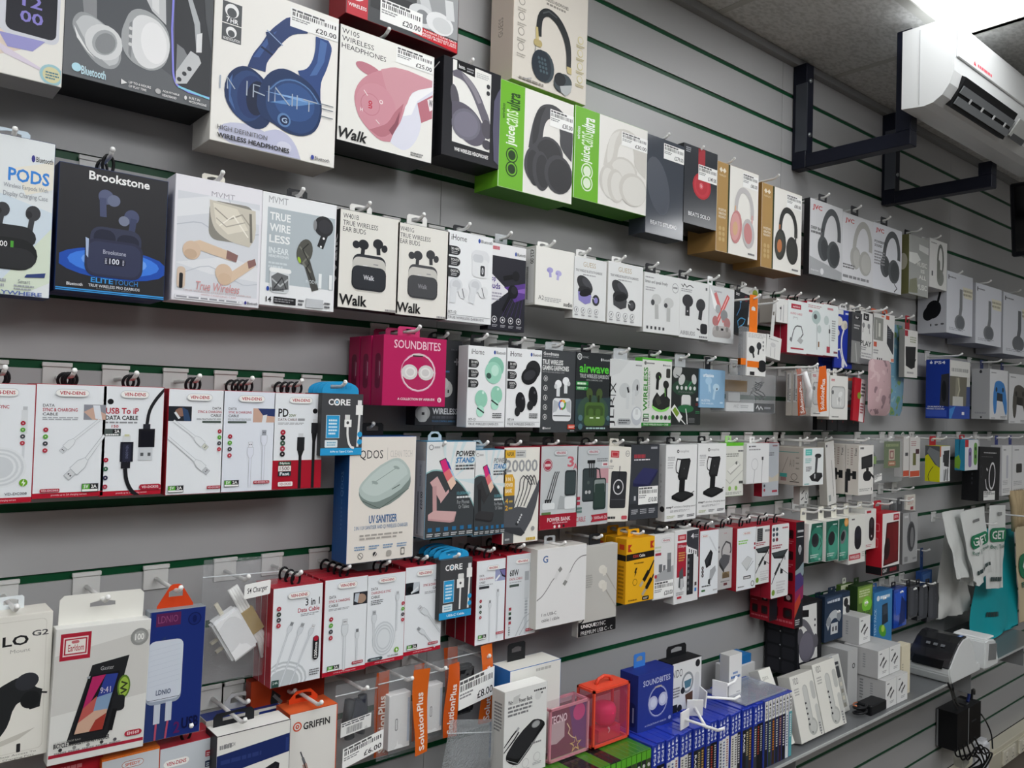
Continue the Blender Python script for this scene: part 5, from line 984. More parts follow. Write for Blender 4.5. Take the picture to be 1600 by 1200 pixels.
vd((162, 602), (251, 772), 'white and red cable box with two bold black plugs', [('c', 12, 14.5, 5, '17171a'), ('t', 'USB To iP', 5, 20, 58, 25.5, 'b02a3c', .035), ('t', 'DATA CABLE', 5, 27, 57, 31, '2a2a2d', .03), ('z', 5, 32.5, 56, 34, 1, '8c8e92'), ('t', '150', 15, 35.5, 26, 38, 'b02a3c', .02), ('r', 4, 39, 30, 45.5, '4f5a58'), ('r', 17, 39.4, 29.5, 43, '1d1d20'), ('t', '2A', 20, 39.8, 28, 42.6, 'f2f2f2', .02), ('z', 6, 43.6, 27, 45, 1, 'e4e4e4'),
    ('l', [(104, 0), (88, 10), (76, 22), (72, 36)], 5.5, '222226'), ('r', 66, 34.5, 78, 40, '2a2b33'), ('r', 59, 39, 86, 56, '17171e'), ('r', 62.5, 41, 83, 56, '0e0f1a'), ('r', 60, 56, 83, 68, 'c9cdd2'), ('r', 63, 61, 68, 64, '55585c'), ('r', 75, 61, 80, 64, '55585c'), ('r', 33, 45, 46, 53, 'd5d8da'), ('r', 36, 44, 44, 46, 'c9c9a0'), ('r', 30, 51, 51, 69, '1b1c28'), ('r', 34, 53, 47, 69, '282a3c'), ('t', 'VEN-DENS', 39, 54, 43, 66, '6a6e8a', .0, -90), ('r', 32, 69, 47, 75, '1b1c24'), ('l', [(39, 75), (42, 86), (50, 95), (62, 101)], 6.5, '1d1d22')] + dots(8, 67, 4, 8, ['a82238', '3d6a52', '2a2e48', 'a8384a']) + [('q', 63, 90, 99, 95, 'a82238', 4), ('t', 'VD-DCK02', 67, 91.4, 95, 93.6, 'f0dade', .02)], n=1, logo=(27, 4, 74, 11))
vd((264, 607), (346, 770), 'white cable box with a dark photo at its left edge', [('r', 0, 16.5, 41, 30.5, '20242c'), ('e', 22, 22, 10, 4, '8d6a5c'), ('p', [(24, 17), (34, 20), (40, 30.5), (28, 30)], '30486a'), ('l', [(12, 22), (20, 28)], 4, 'd9dce0'), ('t', 'DATA', 78, 16.5, 94, 19, '4a4c50', .01), ('t', 'SYNC & CHARGING', 52, 20, 95, 22.4, 'b0384a', .01), ('t', 'CABLE', 75, 23.4, 94, 26, '4a4c50', .01), ('z', 50, 27.5, 94, 29, 2, 'a5a8ac'), ('q', 60, 30, 94, 32, '4a5650', 1)] + usb(63, 53, 8, .55, 132, 'e3e7ea', 'd0d4c8', [(10, 30)]) + usb(66, 76, 8.5, .55, 132, 'e3e7ea', 'c0c4c8', [(2, 46)]) + dots(92, 40, 3.8, 5.8, RG) + badge(4, 91, 27, 6.5) + model(72, 92.5, 97, 95.5, 'VD-DC004'), red=False, n=1, logo=(31, 4, 77, 11))
vd((349, 610), (426, 766), 'white cable box with two upright pale plugs and a blue sleeve photo', [('r', 57, 17, 100, 31, 'c9a694'), ('p', [(66, 17), (100, 17), (100, 25), (76, 24)], '2c3a6a'), ('p', [(76, 24), (84, 23), (82, 31), (74, 31)], 'e2e4e8'), ('t', 'DATA', 11, 16.5, 26, 19, '4a4c50', .01), ('t', 'SYNC & CHARGING', 11, 20, 54, 22.4, 'b0384a', .01), ('t', 'CABLE', 11, 23.4, 30, 26, '4a4c50', .01), ('z', 10, 27.4, 54, 29, 2, 'a5a8ac'), ('q', 10, 30, 45, 32, '4a5650', 1)] + usb(54, 56, 8, .52, 0, 'dfe3ee', 'e4e6ee', [(54, 96)]) + usb(79, 44, 8, .52, 0, 'dfe3ee', '9a9ea8', [(79, 94)]) + dots(15, 45, 4, 6.2, RG) + badge(7, 88, 27, 6.5) + model(61, 89.5, 92, 92.5, 'VD-DC004-TC'), red=False, n=3, front='e0e5ee', logo=(28, 4, 78, 11))
vd((429, 613), (501, 762), 'white and red cable box with two black braided plugs', [('r', 0, 70, 100, 100, 'a8182c'), ('t', 'PD', 9, 16.5, 29, 25, '232326', .03), ('t', '20W', 30, 22, 44, 25, '6a7a4a', .02), ('t', 'DATA CABLE', 9, 26.5, 46, 29, '6a3a40', .01), ('r', 48, 26.5, 62, 29, '9a9ca0'), ('z', 9, 31, 62, 33, 2, 'a5a8ac'), ('c', 83, 18.5, 5, '17171a'), ('l', [(82, 50), (82, 100)], 6, '1d1d20'), ('l', [(55, 62), (55, 100)], 6, '1d1d20'), ('r', 50, 42, 60, 47, 'd2d5d8'), ('r', 48, 46, 63, 60, '232428'), ('p', [(49, 60), (62, 60), (58, 66), (52, 66)], '1d1d20'), ('r', 79, 27, 87, 31, 'd8dadc'), ('r', 76, 31, 89, 42, '26272b'), ('p', [(77, 42), (88, 42), (85, 51), (79, 51)], '1d1d20')] + dots(19, 41, 5, 5.6, ['a82238', '1d1d20', '3d5a48', 'a8384a', '1d1d20']) + [('r', 12, 71, 37, 75, '2a4a3a'), ('t', 'Nylon', 15, 71.6, 34, 74.6, 'e8ece8', .02), ('r', 12, 75.6, 37, 81, 'ece8e6'), ('t', '1500', 15, 76.4, 34, 80.2, '6a3a40', .01), ('r', 12, 81.4, 37, 86, '233a40'), ('t', 'Fast', 15, 82, 34, 85.4, 'e8ecee', .03), ('q', 12, 92, 41, 96.6, 'ece4e4', 2), ('t', 'VD-CK203', 15, 93, 38, 95.6, '9a4a54', .01)], red=False, n=3, logo=(29, 4, 77, 11))
def core(tl, br, lab, d, g, n, plug, foot, bl):
    bx('cable_box', 'cable box', lab, tl, br, d, 0.012, '3a3b3d', '46474a', [('r', 0, 88, 100, 100, '2c9bd2'), ('t', foot, 24, 92, 78, 96, 'e4f2f8', .02), ('t', 'C', 16, 9, 28, 19, 'f4f4f4', .06), ('c', 36, 14, 7.5, 'f4f4f4'), ('c', 36, 14, 4.4, '46474a'), ('c', 36, 14, 2.6, '8fc4e4'), ('t', 'RE', 45, 9, 68, 19, 'f4f4f4', .06), ('r', 12, 35, 44, 72, 'd8e8f0'), ('r', 13.2, 35.6, 42.8, 71.4, '2c9bd2'), ('z', 18, 42, 38, 66, 5, 'd4ecf6'), ('q', 10, 75, 40, 87, 'dfe9ee', 2), ('z', 15, 78, 36, 84, 2, '7fb4cc'),
        ('r', 86, 10, 96, 20, 'e4e4e4'), ('r', 82, 18, 99, 34, 'eeeeec'), ('l', [(91, 34), (88, 86)], 5, 'e8e8e6')] + plug + [('c', 93, 66, 6, '2c9bd2'), ('c', 93, 78, 6, '2c9bd2')], g=g, tab=('arc', '2c9bd2'), tabw=.066, behind=n, blabel=bl, gap=.004)
core((503, 614), (565, 711), 'grey and blue cable box with arched blue hanger, upper one beside the crimson cube', D1 + .012, 1, 3, [('r', 56, 34, 68, 43, 'd8d8d6'), ('r', 55, 42, 72, 54, 'f0f0ee'), ('c', 63, 47, 3.4, '4a4a4c'), ('l', [(63, 54), (64, 70), (72, 86), (80, 88)], 5, 'e8e8e6')], '8-Pin to Type-C Cable', 'grey cable box # behind the upper arched blue hanger')
# ================================================================== fourth row: power banks, stands, mounts (groove 0)
bx('charger_box', 'charger box', 'tall blue-sided beige box picturing a grey-green rounded case', (547, 682), (645, 870), 0.115, 0.05, '1d4f8c', 'e6e0d8', [('t', 'QDOS', 15, 11, 49, 19, '2f2f31', .0), ('r', 55.5, 9, 56, 19, 'b5b0aa'), ('t', 'CLEAN TECH', 60, 11.5, 94, 17, 'c9c4be', .0),
    ('p', [(15, 44), (20, 38), (60, 20), (74, 19), (88, 26), (92, 32), (92, 40), (88, 44), (46, 58), (32, 57), (18, 50)], '7f8c88'), ('p', [(15, 42), (20, 36), (60, 19), (74, 18), (88, 25), (92, 31), (90, 36), (46, 52), (32, 52), (18, 47)], 'b5c3bf'), ('p', [(18, 41), (24, 36), (60, 21), (72, 20), (85, 26), (88, 31), (46, 47), (32, 47), (22, 44)], 'c2cfcb'), ('l', [(34, 38), (72, 25)], .8, '8c9a96'), ('e', 38, 37, 5, 1.2, '9aa8a4', -18), ('e', 70, 25.5, 5, 1.2, '9aa8a4', -18), ('l', [(64, 43), (76, 39.5)], 1.2, '5d6865'), ('l', [(20, 51), (46, 58), (90, 43)], .8, '55605c'),
    ('t', 'UV SANITISER', 31, 63, 73, 69.5, '3d6a9c', .02), ('t', '2 IN 1 UV SANITISER AND QI WIRELESS CHARGER', 10, 71, 90, 74.5, '5f83ac', .0), ('z', 18, 78, 82, 82, 2, 'a9a49e')] + [('z', 11 + 21 * i, 87, 26 + 21 * i, 90, 2, '7f9cbc') for i in range(4)] + [('c', 20, 94.5, 4, '6a6865'), ('c', 20, 94.5, 3.2, 'e6e0d8'), ('l', [(17.5, 93), (22.5, 96)], .8, '6a6865'), ('c', 41, 94, 3, '2f2f31'), ('l', [(40, 96), (44, 92)], 1, 'e6e0d8'), ('q', 58, 92, 66, 97, 'a9a49e', 3), ('q', 80, 91, 86, 97, '6a6865', 1), ('q', 81, 92, 85, 96, 'e6e0d8', 1)],
   g=0.32, tab=('sq', '1c1d20'), tabw=.042, sart=[('t', 'QDOS', 50, 28, 70, 48, '5f86b8', .0, 90), ('r', 58, 50, 60, 54, '5f86b8'), ('z', 56, 56, 62, 74, 6, '4a72a8')], hl=.06)
def pst(tl, br, lab, c1, c2, pc):
    bx('power_stand_box', 'power stand box', lab, tl, br, D, .035, '4f92b4', 'e4e6e6', [('p', [(55, 0), (62, 0), (44, 36)], 'cfe0e4'), ('p', [(72, 0), (80, 0), (50, 36)], 'cfe0e4'), ('p', [(100, 14), (100, 22), (56, 38)], 'cfe0e4'), ('p', [(100, 40), (100, 46), (60, 40)], 'cfe0e4'), ('p', [(30, 0), (38, 0), (40, 30)], 'd6e4e6'),
        ('p', [(0, 32), (14, 29), (32, 30), (52, 36), (70, 44), (84, 54), (94, 63), (100, 71), (100, 100), (0, 100)], '8fb8b8'), ('p', [(0, 33.5), (14, 30.5), (32, 31.5), (52, 37.5), (70, 46), (84, 56), (94, 65.5), (100, 74), (100, 100), (0, 100)], '414548'),
        ('c', 9, 6, 4.5, '77797c'), ('c', 9, 6, 3.4, 'e4e6e6'), ('z', 15, 5, 26, 7, 1, 'b5b7b9'), ('t', 'POWER', 58, 10, 97, 16, pc, .04, 1), ('t', 'STAND', 58, 17, 97, 23, '2c7ab4', .04, 1), ('z', 58, 25, 97, 30, 2, '55585b'),
        ('p', [(25, 20), (38, 17), (62, 44), (50, 53)], '2f3033'), ('p', [(27, 20.5), (37, 18), (46, 29), (34, 33)], 'd8347c'), ('p', [(37, 18), (44, 22), (50, 30), (46, 30)], '3a4a9c'), ('p', [(34, 33), (46, 28), (54, 37), (42, 42)], 'e2787c'), ('p', [(46, 29), (52, 31), (60, 42), (54, 38)], 'a5c8e0'), ('p', [(42, 42), (54, 36), (60, 44), (50, 51)], 'eac9b5'),
        ('p', [(8, 42), (22, 36), (40, 54), (28, 61)], c1), ('l', [(17, 46), (19, 76)], 8, c2), ('p', [(28, 60), (45, 50), (46, 53), (30, 64)], c1), ('p', [(6, 76), (18, 72), (62, 75), (58, 84), (50, 85), (6, 81)], c2), ('p', [(6, 75), (18, 71), (62, 74), (56, 82), (50, 83), (6, 79)], c1),
        ('t', '10,000mAh', 62, 53, 90, 57, '6ab0bc', .0), ('z', 62, 58, 92, 60, 1, 'e0e4e4'), ('t', 'For Phones', 63, 62, 88, 66, 'b5babc', .0), ('t', 'Or Tablets', 66, 67, 88, 71, 'b5babc', .0)] + [('r', 6 + 16 * i, 89, 14 + 16 * i, 93, '2f6f9c') for i in range(6)] + [('z', 4 + 16 * i, 95, 16 + 16 * i, 98, 2, 'c9cdce') for i in range(6)],
        g=0, tab=('oct', 'b9ccd6'), tabw=.03, sart=[('r', 0, 0, 100, 100, 'd6cfc6'), ('r', 20, 20, 92, 97, 'ece9e4'), ('x', 30, 52, 42, 96, '3a3a3c'), ('t', '£20.00', 56, 52, 76, 70, '2e2e30', .01, 90), ('t', 'POWER STAND', 46, 24, 58, 46, '8c8c8e', .0, 90)], hx=32, top='4f92b4')
pst((667, 690), (740, 835), 'white and dark box of a pink folding phone stand', 'd2abaa', 'c39a9a', '2a2a2c')
pst((742, 703), (789, 833), 'white and dark box of a black folding phone stand', '3a3a3c', '2d2d2f', '8a8c8e')
bx('power_bank_box', 'power bank box', 'white box of a grey power bank with large grey digits and yellow labels', (788, 699), (840, 845), D, .03, '9a1f30', 'e8e6de', [('r', 4, 3, 31, 11, 'e0b03c'), ('t', 'ASPOR', 8, 5, 27, 9, '4a4430', .02), ('r', 31, 3, 60, 11, 'c9cac8'), ('z', 34, 5, 56, 9, 2, '77797a'), ('t', '20000', 4, 13, 94, 26, '9c9ea0', .02), ('p', [(4, 28), (24, 28), (31, 34), (31, 50), (4, 50)], 'dca93c'), ('t', '3 IN 1', 6, 31, 24, 35, 'f2ecd8', .02), ('t', 'POWER', 6, 37, 26, 41, 'f2ecd8', .02), ('t', 'BANK', 6, 43, 24, 47, 'f2ecd8', .02), ('r', 4, 50, 31, 100, '55575a'), ('t', '4', 6, 53, 14, 58, 'dca93c', .02), ('t', '2', 6, 60, 14, 65, 'dca93c', .02), ('z', 16, 55, 26, 57, 1, 'c9a94c'), ('z', 16, 62, 26, 64, 1, 'c9a94c'), ('z', 8, 94, 20, 96, 1, 'b5b5b5')] + [
    ('l', [(30 + 9 * i, 62), (44 + 10 * i, 44), (46 + 11 * i, 34), (54 + 10 * i, 30), (64 + 8 * i, 33), (74 + 6 * i, 40)], 2.4, '4a4c4f') for i in range(4)] + [('p', [(4, 70), (36, 62), (64, 64), (100, 34), (100, 46), (60, 90), (50, 92), (4, 84)], '55575c'), ('p', [(4, 82), (50, 84), (62, 90), (52, 93), (4, 86)], '3a3c40'), ('p', [(34, 80), (50, 69), (56, 70), (40, 82)], '2b2d30')] + [('c', 42 + 3 * i, 78 - 2.4 * i, 2.6, 'c9cbcd') for i in range(4)] + [('z', 66, 95, 92, 98, 1, 'd0b050'), ('c', 84, 86, 5, '9a9a9a')], g=0, tab=('arc', '1b1c1f'), tabw=.03, hx=38)
bx('power_bank_box', 'power bank box', 'pale box with a red foot, three short cables and a dark phone', (846, 697), (901, 823), D, .03, '8c1c2e', 'c3c8ca', [('r', 0, 82, 100, 100, 'a01f32'), ('t', 'POWER BANK', 20, 86, 82, 91, 'e4d0d4', .03), ('z', 34, 92, 74, 93.5, 1, 'd09aa2'), ('c', 40, 97, 3, 'e8dcde'), ('c', 52, 97, 3, 'e8dcde'), ('c', 64, 97, 3, '2a2a2c'), ('t', '3', 70, 13, 88, 26, 'c86a76', .06), ('t', 'A', 86, 22, 98, 29, 'c86a76', .04), ('c', 18, 23, 12, 'a8384a'), ('c', 18, 23, 10.6, 'c3c8ca'), ('c', 18, 23, 9.4, 'a8384a'), ('z', 11, 21.4, 25, 24.6, 1, 'e8d8da')] + [('l', [(16 + 6 * i, 66), (34 + 5 * i, 36), (38 + 5 * i, 31)], 2.2, '3a3c3e') for i in range(3)] + [('r', 12 + 6 * i, 64, 16 + 6 * i, 70, '26282a') for i in range(3)] + [('q', 6, 68, 38, 76, 'dfe3e4', 4), ('p', [(52, 60), (64, 62), (64, 76), (46, 76)], 'a9aeb0'), ('q', 64, 30, 94, 61, '2f3538', 5), ('q', 66, 32, 92, 59, '3f4a4c', 4), ('q', 64, 62, 94, 77, 'dfe3e4', 4), ('r', 4, 79, 28, 82, '5f7a4a')] + pill(33, 5, 70, 12, 'b0384a', 'd0d4d6', '9aa0a4'), g=0, tab=('sq', '1b1c1f'), tabw=.03, hx=38)
bx('power_bank_box', 'power bank box', 'pale box with two overlapping dark green power banks', (902, 697), (949, 818), D, .03, '8c1c2e', 'bfc4c7', [('r', 62, 29, 100, 48, 'c79aa0'), ('z', 62, 16, 96, 20, 2, '77797c'), ('r', 78, 21, 98, 26, 'e0dcdc'), ('z', 82, 22.5, 95, 25, 1, 'b0384a'), ('q', 18, 28, 62, 70, '2f3538', 6), ('q', 20, 30, 60, 68, '3a4446', 5)] + [('l', [(38 + 7 * i, 19), (40 + 6 * i, 40)], 3, '2a2d2f') for i in range(3)] + [('r', 32, 18, 56, 22, '202224'), ('l', [(58, 28), (70, 30), (74, 42)], 3, '2f3538'), ('q', 52, 41, 92, 81, '2b3a38', 6), ('q', 55, 43, 89, 60, '8c9694', 4), ('q', 56, 48, 88, 78, '33443f', 4), ('c', 30, 58, 4, 'b9bcbc'), ('c', 40, 58, 4, 'b9bcbc'), ('c', 36, 46, 4, '55605e')] + [('r', 2, 63, 12, 67, 'a8384a'), ('r', 2, 69, 12, 73, 'a8384a'), ('r', 2, 76, 18, 79, '5f7a74'), ('r', 2, 80, 18, 83, '5f7a74'), ('t', 'CABLE', 1, 88, 30, 94, 'c85a6a', .0), ('p', [(46, 87), (98, 86), (98, 95), (46, 96), (52, 91)], 'a8283a'), ('t', '10000mAh 2A', 56, 89, 96, 93, 'e8ccd0', .01)] + pill(30, 4, 70, 11, 'b0384a', 'cdd1d4', '9aa0a4'), g=0, tab=('arc', '17171a'), tabw=.03)
bx('power_bank_box', 'power bank box', 'cream box of a slim black power bank with a white ring, slightly skewed', (951, 698), (985, 813), D - .004, .025, 'd9d5cb', 'e6e3da', [('r', 12, 6, 46, 15, 'b8323c'), ('r', 16, 7.4, 42, 13.6, 'd8a0a0'), ('r', 18, 8.2, 40, 12.8, 'b8323c'), ('c', 82, 9, 9, '8c8c88'), ('c', 82, 9, 7, 'e6e3da'), ('z', 76, 8, 88, 10, 2, '8c8c88'), ('c', 14, 20, 5, 'a9a9a5'), ('z', 6, 26, 26, 30, 2, 'a9a9a5'), ('q', 18, 33, 84, 82, '26272a', 6), ('q', 20, 34, 82, 81, '333438', 5), ('l', [(52, 26), (50, 46)], 3, '1b1b1e'), ('c', 50, 54, 22, 'dcdcde'), ('c', 50, 54, 18.5, '333438'), ('c', 50, 54, 5, 'e8e8ea'), ('r', 20, 70, 82, 71, '55565a'), ('z', 4, 93, 44, 96, 1, '3a3a3c'), ('q', 70, 92, 94, 97, 'c0505a', 4), ('r', 0, 90, 10, 97, 'b8323c')], g=0, tab=('sq', 'e6e3da'), tabw=.03, roll=3)
bx('power_bank_box', 'power bank box', 'dark slate box of a navy power bank with a large white price label', (986, 695), (1028, 809), D - .004, .02, '2b2d31', '3d4046', [('z', 70, 3, 92, 6, 1, 'a9abb0'), ('z', 12, 13, 50, 18, 1, 'a8404a'), ('z', 12, 19.5, 66, 21, 1, 'e4e4e6'), ('p', [(10, 50), (44, 32), (96, 36), (90, 42), (64, 58), (10, 55)], '24264a'), ('p', [(10, 48), (44, 31), (96, 34), (62, 54), (12, 51)], '34365f'), ('r', 14, 68, 20, 74, 'c9cbd0'), ('r', 2, 80, 26, 81, 'c0404a')] + [('z', 6 + 30 * i, 86, 28 + 30 * i, 92, 3, 'aeb0b5') for i in range(3)] + [('r', 0, 78, 100, 84, '33353a')], g=0, tab=('sq', '1b1c1f'), tabw=.022, pl=(28, 56, 97, 80, '£10.00'), sart=[('r', 0, 0, 100, 100, '2b2d31')])
def moph(tl, br, lab, sart):
    bx('charging_stand_box', 'charging stand box', lab, tl, br, D, .026, 'c9cacb', 'eaebeb', [('c', 38, 9, 3.6, '2a2a2c'), ('c', 38, 9, 1.6, 'eaebeb'), ('t', 'mophie', 44, 7, 73, 11.5, '9a9a9c', .0), ('z', 6, 16, 28, 21, 3, 'aaaaac'), ('z', 6, 23, 24, 31, 3, 'c0c0c2'),
        ('l', [(50, 20), (36, 19), (32, 28), (34, 36), (40, 38)], 2.6, '2a2a2c'), ('p', [(48, 19), (76, 18.5), (79, 22), (68, 47), (42, 47), (38, 42)], '1f2022'), ('p', [(50, 21), (75, 20.5), (66, 44), (44, 44)], '2d2e30'), ('c', 58, 32, 2, '55565a'), ('p', [(44, 46), (62, 46), (60, 66), (42, 66)], '1b1c1e'), ('p', [(20, 67), (44, 62), (64, 62), (90, 66), (90, 69), (54, 76), (46, 76), (20, 71)], '17181a'), ('p', [(24, 67), (44, 63), (66, 63), (88, 66.5), (52, 74)], '28292b'), ('l', [(84, 65), (92, 63)], 1.6, '2a2a2c'),
        ('t', 'snap+', 4, 80.5, 26, 84, '4a4a4c', .02), ('t', 'wireless charging stand', 28, 80.5, 97, 84, '8c8c8e', .0), ('z', 16, 86, 78, 88.5, 2, 'b5b5b7'), ('z', 6, 93, 32, 96, 2, 'b9c09a'), ('z', 40, 93, 60, 96, 2, '77777a'), ('z', 70, 93, 94, 96, 2, '55555a')], g=0, tab=('sq', '1b1c1f'), tabw=.03, sart=sart, hx=35)
moph((1041, 695), (1087, 810), 'white box of a black charging stand, with a printed grey side', [('t', 'snap+', 40, 20, 60, 90, 'a9aaab', 0, 90), ('c', 70, 84, 26, '2a2a2c')])
moph((1091, 693), (1133, 801), 'white box of a black charging stand, right beside the green-topped box', None)
bx('charger_box', 'charger box', 'white box with a lime green top band and a slim charger', (1132, 692), (1161, 774), D - .01, .02, '5fb82e', 'dfe0d8', [('r', 0, 0, 100, 6, '6ac436'), ('z', 70, 14, 97, 17, 1, '55565a'), ('z', 4, 20, 74, 26, 2, '8a8c86'), ('p', [(16, 52), (66, 34), (84, 42), (34, 60)], 'b5b6b0'), ('p', [(18, 51), (66, 35), (80, 41), (32, 57)], 'e6e6e0'), ('c', 62, 38, 5, '6a6b68'), ('l', [(6, 66), (30, 76), (96, 52)], 2.4, 'c0c1bb'), ('r', 76, 72, 98, 77, '4a4c4a'), ('c', 30, 85, 7, '9ac46a'), ('c', 62, 85, 7, '9ac46a'), ('z', 10, 92, 90, 96, 2, 'a9aba6')], g=0, tab=('hdr', 'a9d88a'), tabw=.026)
bx('cable_box', 'cable box', 'plain white box with a ring-ended magnetic charging cable', (1167, 693), (1201, 754), D, .02, 'cfcfcd', 'e4e5e6', [('r', 10, 6, 16, 10, '2a2a2c'), ('z', 20, 6, 40, 9, 1, '55565a'), ('z', 10, 14, 60, 17, 1, '9a9a9c'), ('e', 36, 52, 15, 15, 'c9cacc'), ('e', 36, 52, 13, 13, 'e4e5e6'), ('l', [(36, 66), (32, 98)], 1.6, '8c8d90'), ('r', 66, 34, 74, 42, '4a4b4e'), ('l', [(70, 42), (66, 98)], 1.6, '8c8d90')], g=0, tab=('hdr', 'e4e4e2'), tabw=.024)
bx('cable_box', 'cable box', 'pale blue-grey box with a red edge hanging behind the plain white one', (1192, 692), (1216, 774), D - .03, .025, 'a01f32', 'b9bfc6', [('z', 60, 4, 90, 7, 1, '8c5a60'), ('z', 16, 18, 70, 24, 2, '6a6c74'), ('r', 18, 28, 34, 31, '4a3a4a'), ('p', [(0, 56), (60, 66), (100, 58), (100, 72), (0, 74)], 'c9c3b4'), ('c', 14, 80, 5, '3a3c48'), ('c', 14, 88, 5, 'a8384a'), ('r', 60, 89, 92, 93, 'a8384a')], g=0, tab=('loop', '17171a'))
bx('phone_mount_box', 'phone mount box', 'square white box with a wide printed side and a desk stand picture', (1255.5, 700), (1286, 757), 0.117, .11, 'bcb6ac', 'e6eaea', [('r', 10, 4, 42, 20, '5abdb5'), ('z', 14, 8, 38, 16, 2, 'a5e0da'), ('z', 10, 28, 40, 40, 3, '8cc4c0'), ('z', 14, 50, 40, 62, 3, '6a6b6d'), ('q', 56, 16, 88, 28, '2f3032', 12), ('p', [(60, 24), (72, 24), (66, 76), (56, 76)], '4a4b4e'), ('p', [(30, 76), (56, 66), (92, 68), (96, 78), (74, 92), (42, 88)], '1f2022'), ('p', [(34, 75), (56, 67), (90, 69), (70, 84)], '2f3033'), ('r', 54, 70, 60, 82, 'c0c2c4'), ('z', 6, 94, 30, 97, 1, '77b0ac')], g=0, tab=None, sart=[('r', 4, 12, 88, 14, '5f9c94'), ('l', [(42, 68), (58, 26)], 1, '6a665f'), ('t', 'A10', 62, 32, 76, 52, '8c877e', .0)] + [('z', 12, 26 + 14 * i, 26, 30 + 14 * i, 2, 'a09a90') for i in range(4)] + [('z', 80, 26 + 14 * i, 90, 29 + 14 * i, 2, '6a665f') for i in range(3)] + [('r', 36, 70, 56, 80, '4aa59c'), ('r', 38, 80, 54, 90, '9c7a78'), ('c', 76, 78, 9, '6a665f'), ('c', 76, 78, 7.6, 'bcb6ac'), ('l', [(64, 91), (90, 91)], 2, '4a463f')])
bx('stylus_box', 'stylus box', 'slim white box with a grey spring picture below the desk stand box', (1250, 761), (1263, 787), 0.08, .02, 'b9b9b5', 'd9dad8', [('l', [(20, 40), (50, 20)], 8, '4a4b4e'), ('l', [(14, 75), (44, 60)], 8, '55565a'), ('e', 74, 56, 14, 22, '8c8d90', 10), ('e', 74, 56, 8, 15, 'd9dad8', 10), ('r', 54, 84, 86, 94, '6a6b6e')], g=0, tab=('sq', 'd9d9d5'), tabw=.012)
bx('stylus_box', 'stylus box', 'long tilted white box behind the desk stand box', (1289, 690), (1301, 789), 0.075, .025, 'c5c2bb', 'dcdbd8', [('l', [(64, 30), (72, 88)], 8, 'b5b4b1'), ('l', [(68, 62), (71, 76)], 5, '77787a'), ('r', 14, 84, 40, 94, '9aa09e'), ('r', 10, 4, 24, 8, '55565e')], g=0, tab=('loop', 'b5b5b3'), roll=-7)
TRS = [('r', 0, 0, 100, 100, 'd2ccc4'), ('t', 'Trust', 70, 6, 86, 22, '3a3a3c', .02, 90), ('z', 40, 6, 56, 40, 8, '9a8480'), ('z', 14, 8, 24, 40, 6, 'a9a39a'), ('q', 6, 48, 40, 72, '1f2022', 8), ('r', 0, 54, 22, 96, '232427'), ('r', 54, 52, 84, 68, '1f2022'), ('r', 40, 56, 56, 62, '2a2b2d')]
bx('phone_mount_box', 'phone mount box', 'white box with a black rectangular mount head, frontmost of three', (1342, 696), (1364, 772), 0.135, .04, 'd2ccc4', 'eae8e4', [('z', 10, 4, 34, 8, 1, '3a3a3c'), ('p', [(18, 24), (92, 18), (94, 44), (20, 48)], '232427'), ('p', [(24, 27), (88, 22), (90, 41), (26, 45)], '303134'), ('r', 50, 46, 68, 54, '1b1c1e'), ('q', 30, 52, 86, 72, '232427', 20), ('p', [(74, 54), (100, 62), (100, 68), (78, 60)], '1b1c1e'), ('z', 8, 87, 76, 92, 2, 'a9a9a5'), ('r', 86, 86, 90, 92, '55565a')], g=0, tab=None, sart=TRS, behind=2, gap=.002, group='white mount boxes stacked on one hook', blabel='white boxed mount showing only its printed side, # of three')
# clear pack with a green card inside
a, b = at(1364, 686, -D), at(1410, 752, -D)
r = empty('shower_mount_pack', ((a.x + b.x) / 2, -D + .02, b.z), 'clear pack with an olive green card and grey strap inside', 'clear pack')
w_, h_ = b.x - a.x, a.z - b.z
m = MB(); m.box(-w_ / 2, -.02, 0, w_ / 2, .02, h_, CL); m.build('clear_shell', r, .003, 2)
m = MB(); art_into(m, [('r', 0, 0, 100, 100, '55692e'), ('r', 30, 30, 66, 70, 'c9b59a'), ('r', 36, 35, 60, 65, '8a3a34'), ('r', 41, 41, 55, 60, 'cdb8a0'), ('q', 26, 74, 72, 92, 'a8602c', 4), ('z', 12, 10, 88, 20, 1, '8a9a5a'), ('z', 34, 80, 64, 86, 1, 'e0c8a0')], w_ * .55, h_ * .62, lambda x, z, o: (x - w_ * .06, -.012 - o, z + h_ * .32)); m.build('header_card', r)
m = MB(); m.tube([(-w_ * .42, 0, h_ * .85), (-w_ * .30, -.008, h_ * .55), (-w_ * .38, 0, h_ * .2), (-w_ * .2, 0, h_ * .1)], .006, mat('6d7070', .5)); m.obox((-w_ * .36, -.01, h_ * .52), (.010, 0, 0), (0, .003, 0), (0, 0, .012), mat('7aa03a', .4)); m.build('strap', r)
m = MB(); art_into(m, price(), .05, .022, lambda x, z, o: (x - w_ * .45, -.0215 - o, z + .004 + x * .12)); m.build('price_label', r)
hook((a.x + b.x) / 2, 0, D - .01, 'white hook carrying the clear pack with an olive green card')
bx('phone_mount_box', 'phone mount box', 'pale grey upright box with an orange printed foot, behind the clear pack', (1412, 682), (1420, 745), D - .02, .03, 'b5b0ac', 'd5d3d0', [('r', 0, 84, 100, 98, 'c8543c'), ('r', 30, 40, 80, 48, '4a4a4c')], g=0, tab=('loop', 'b5b5b3'))
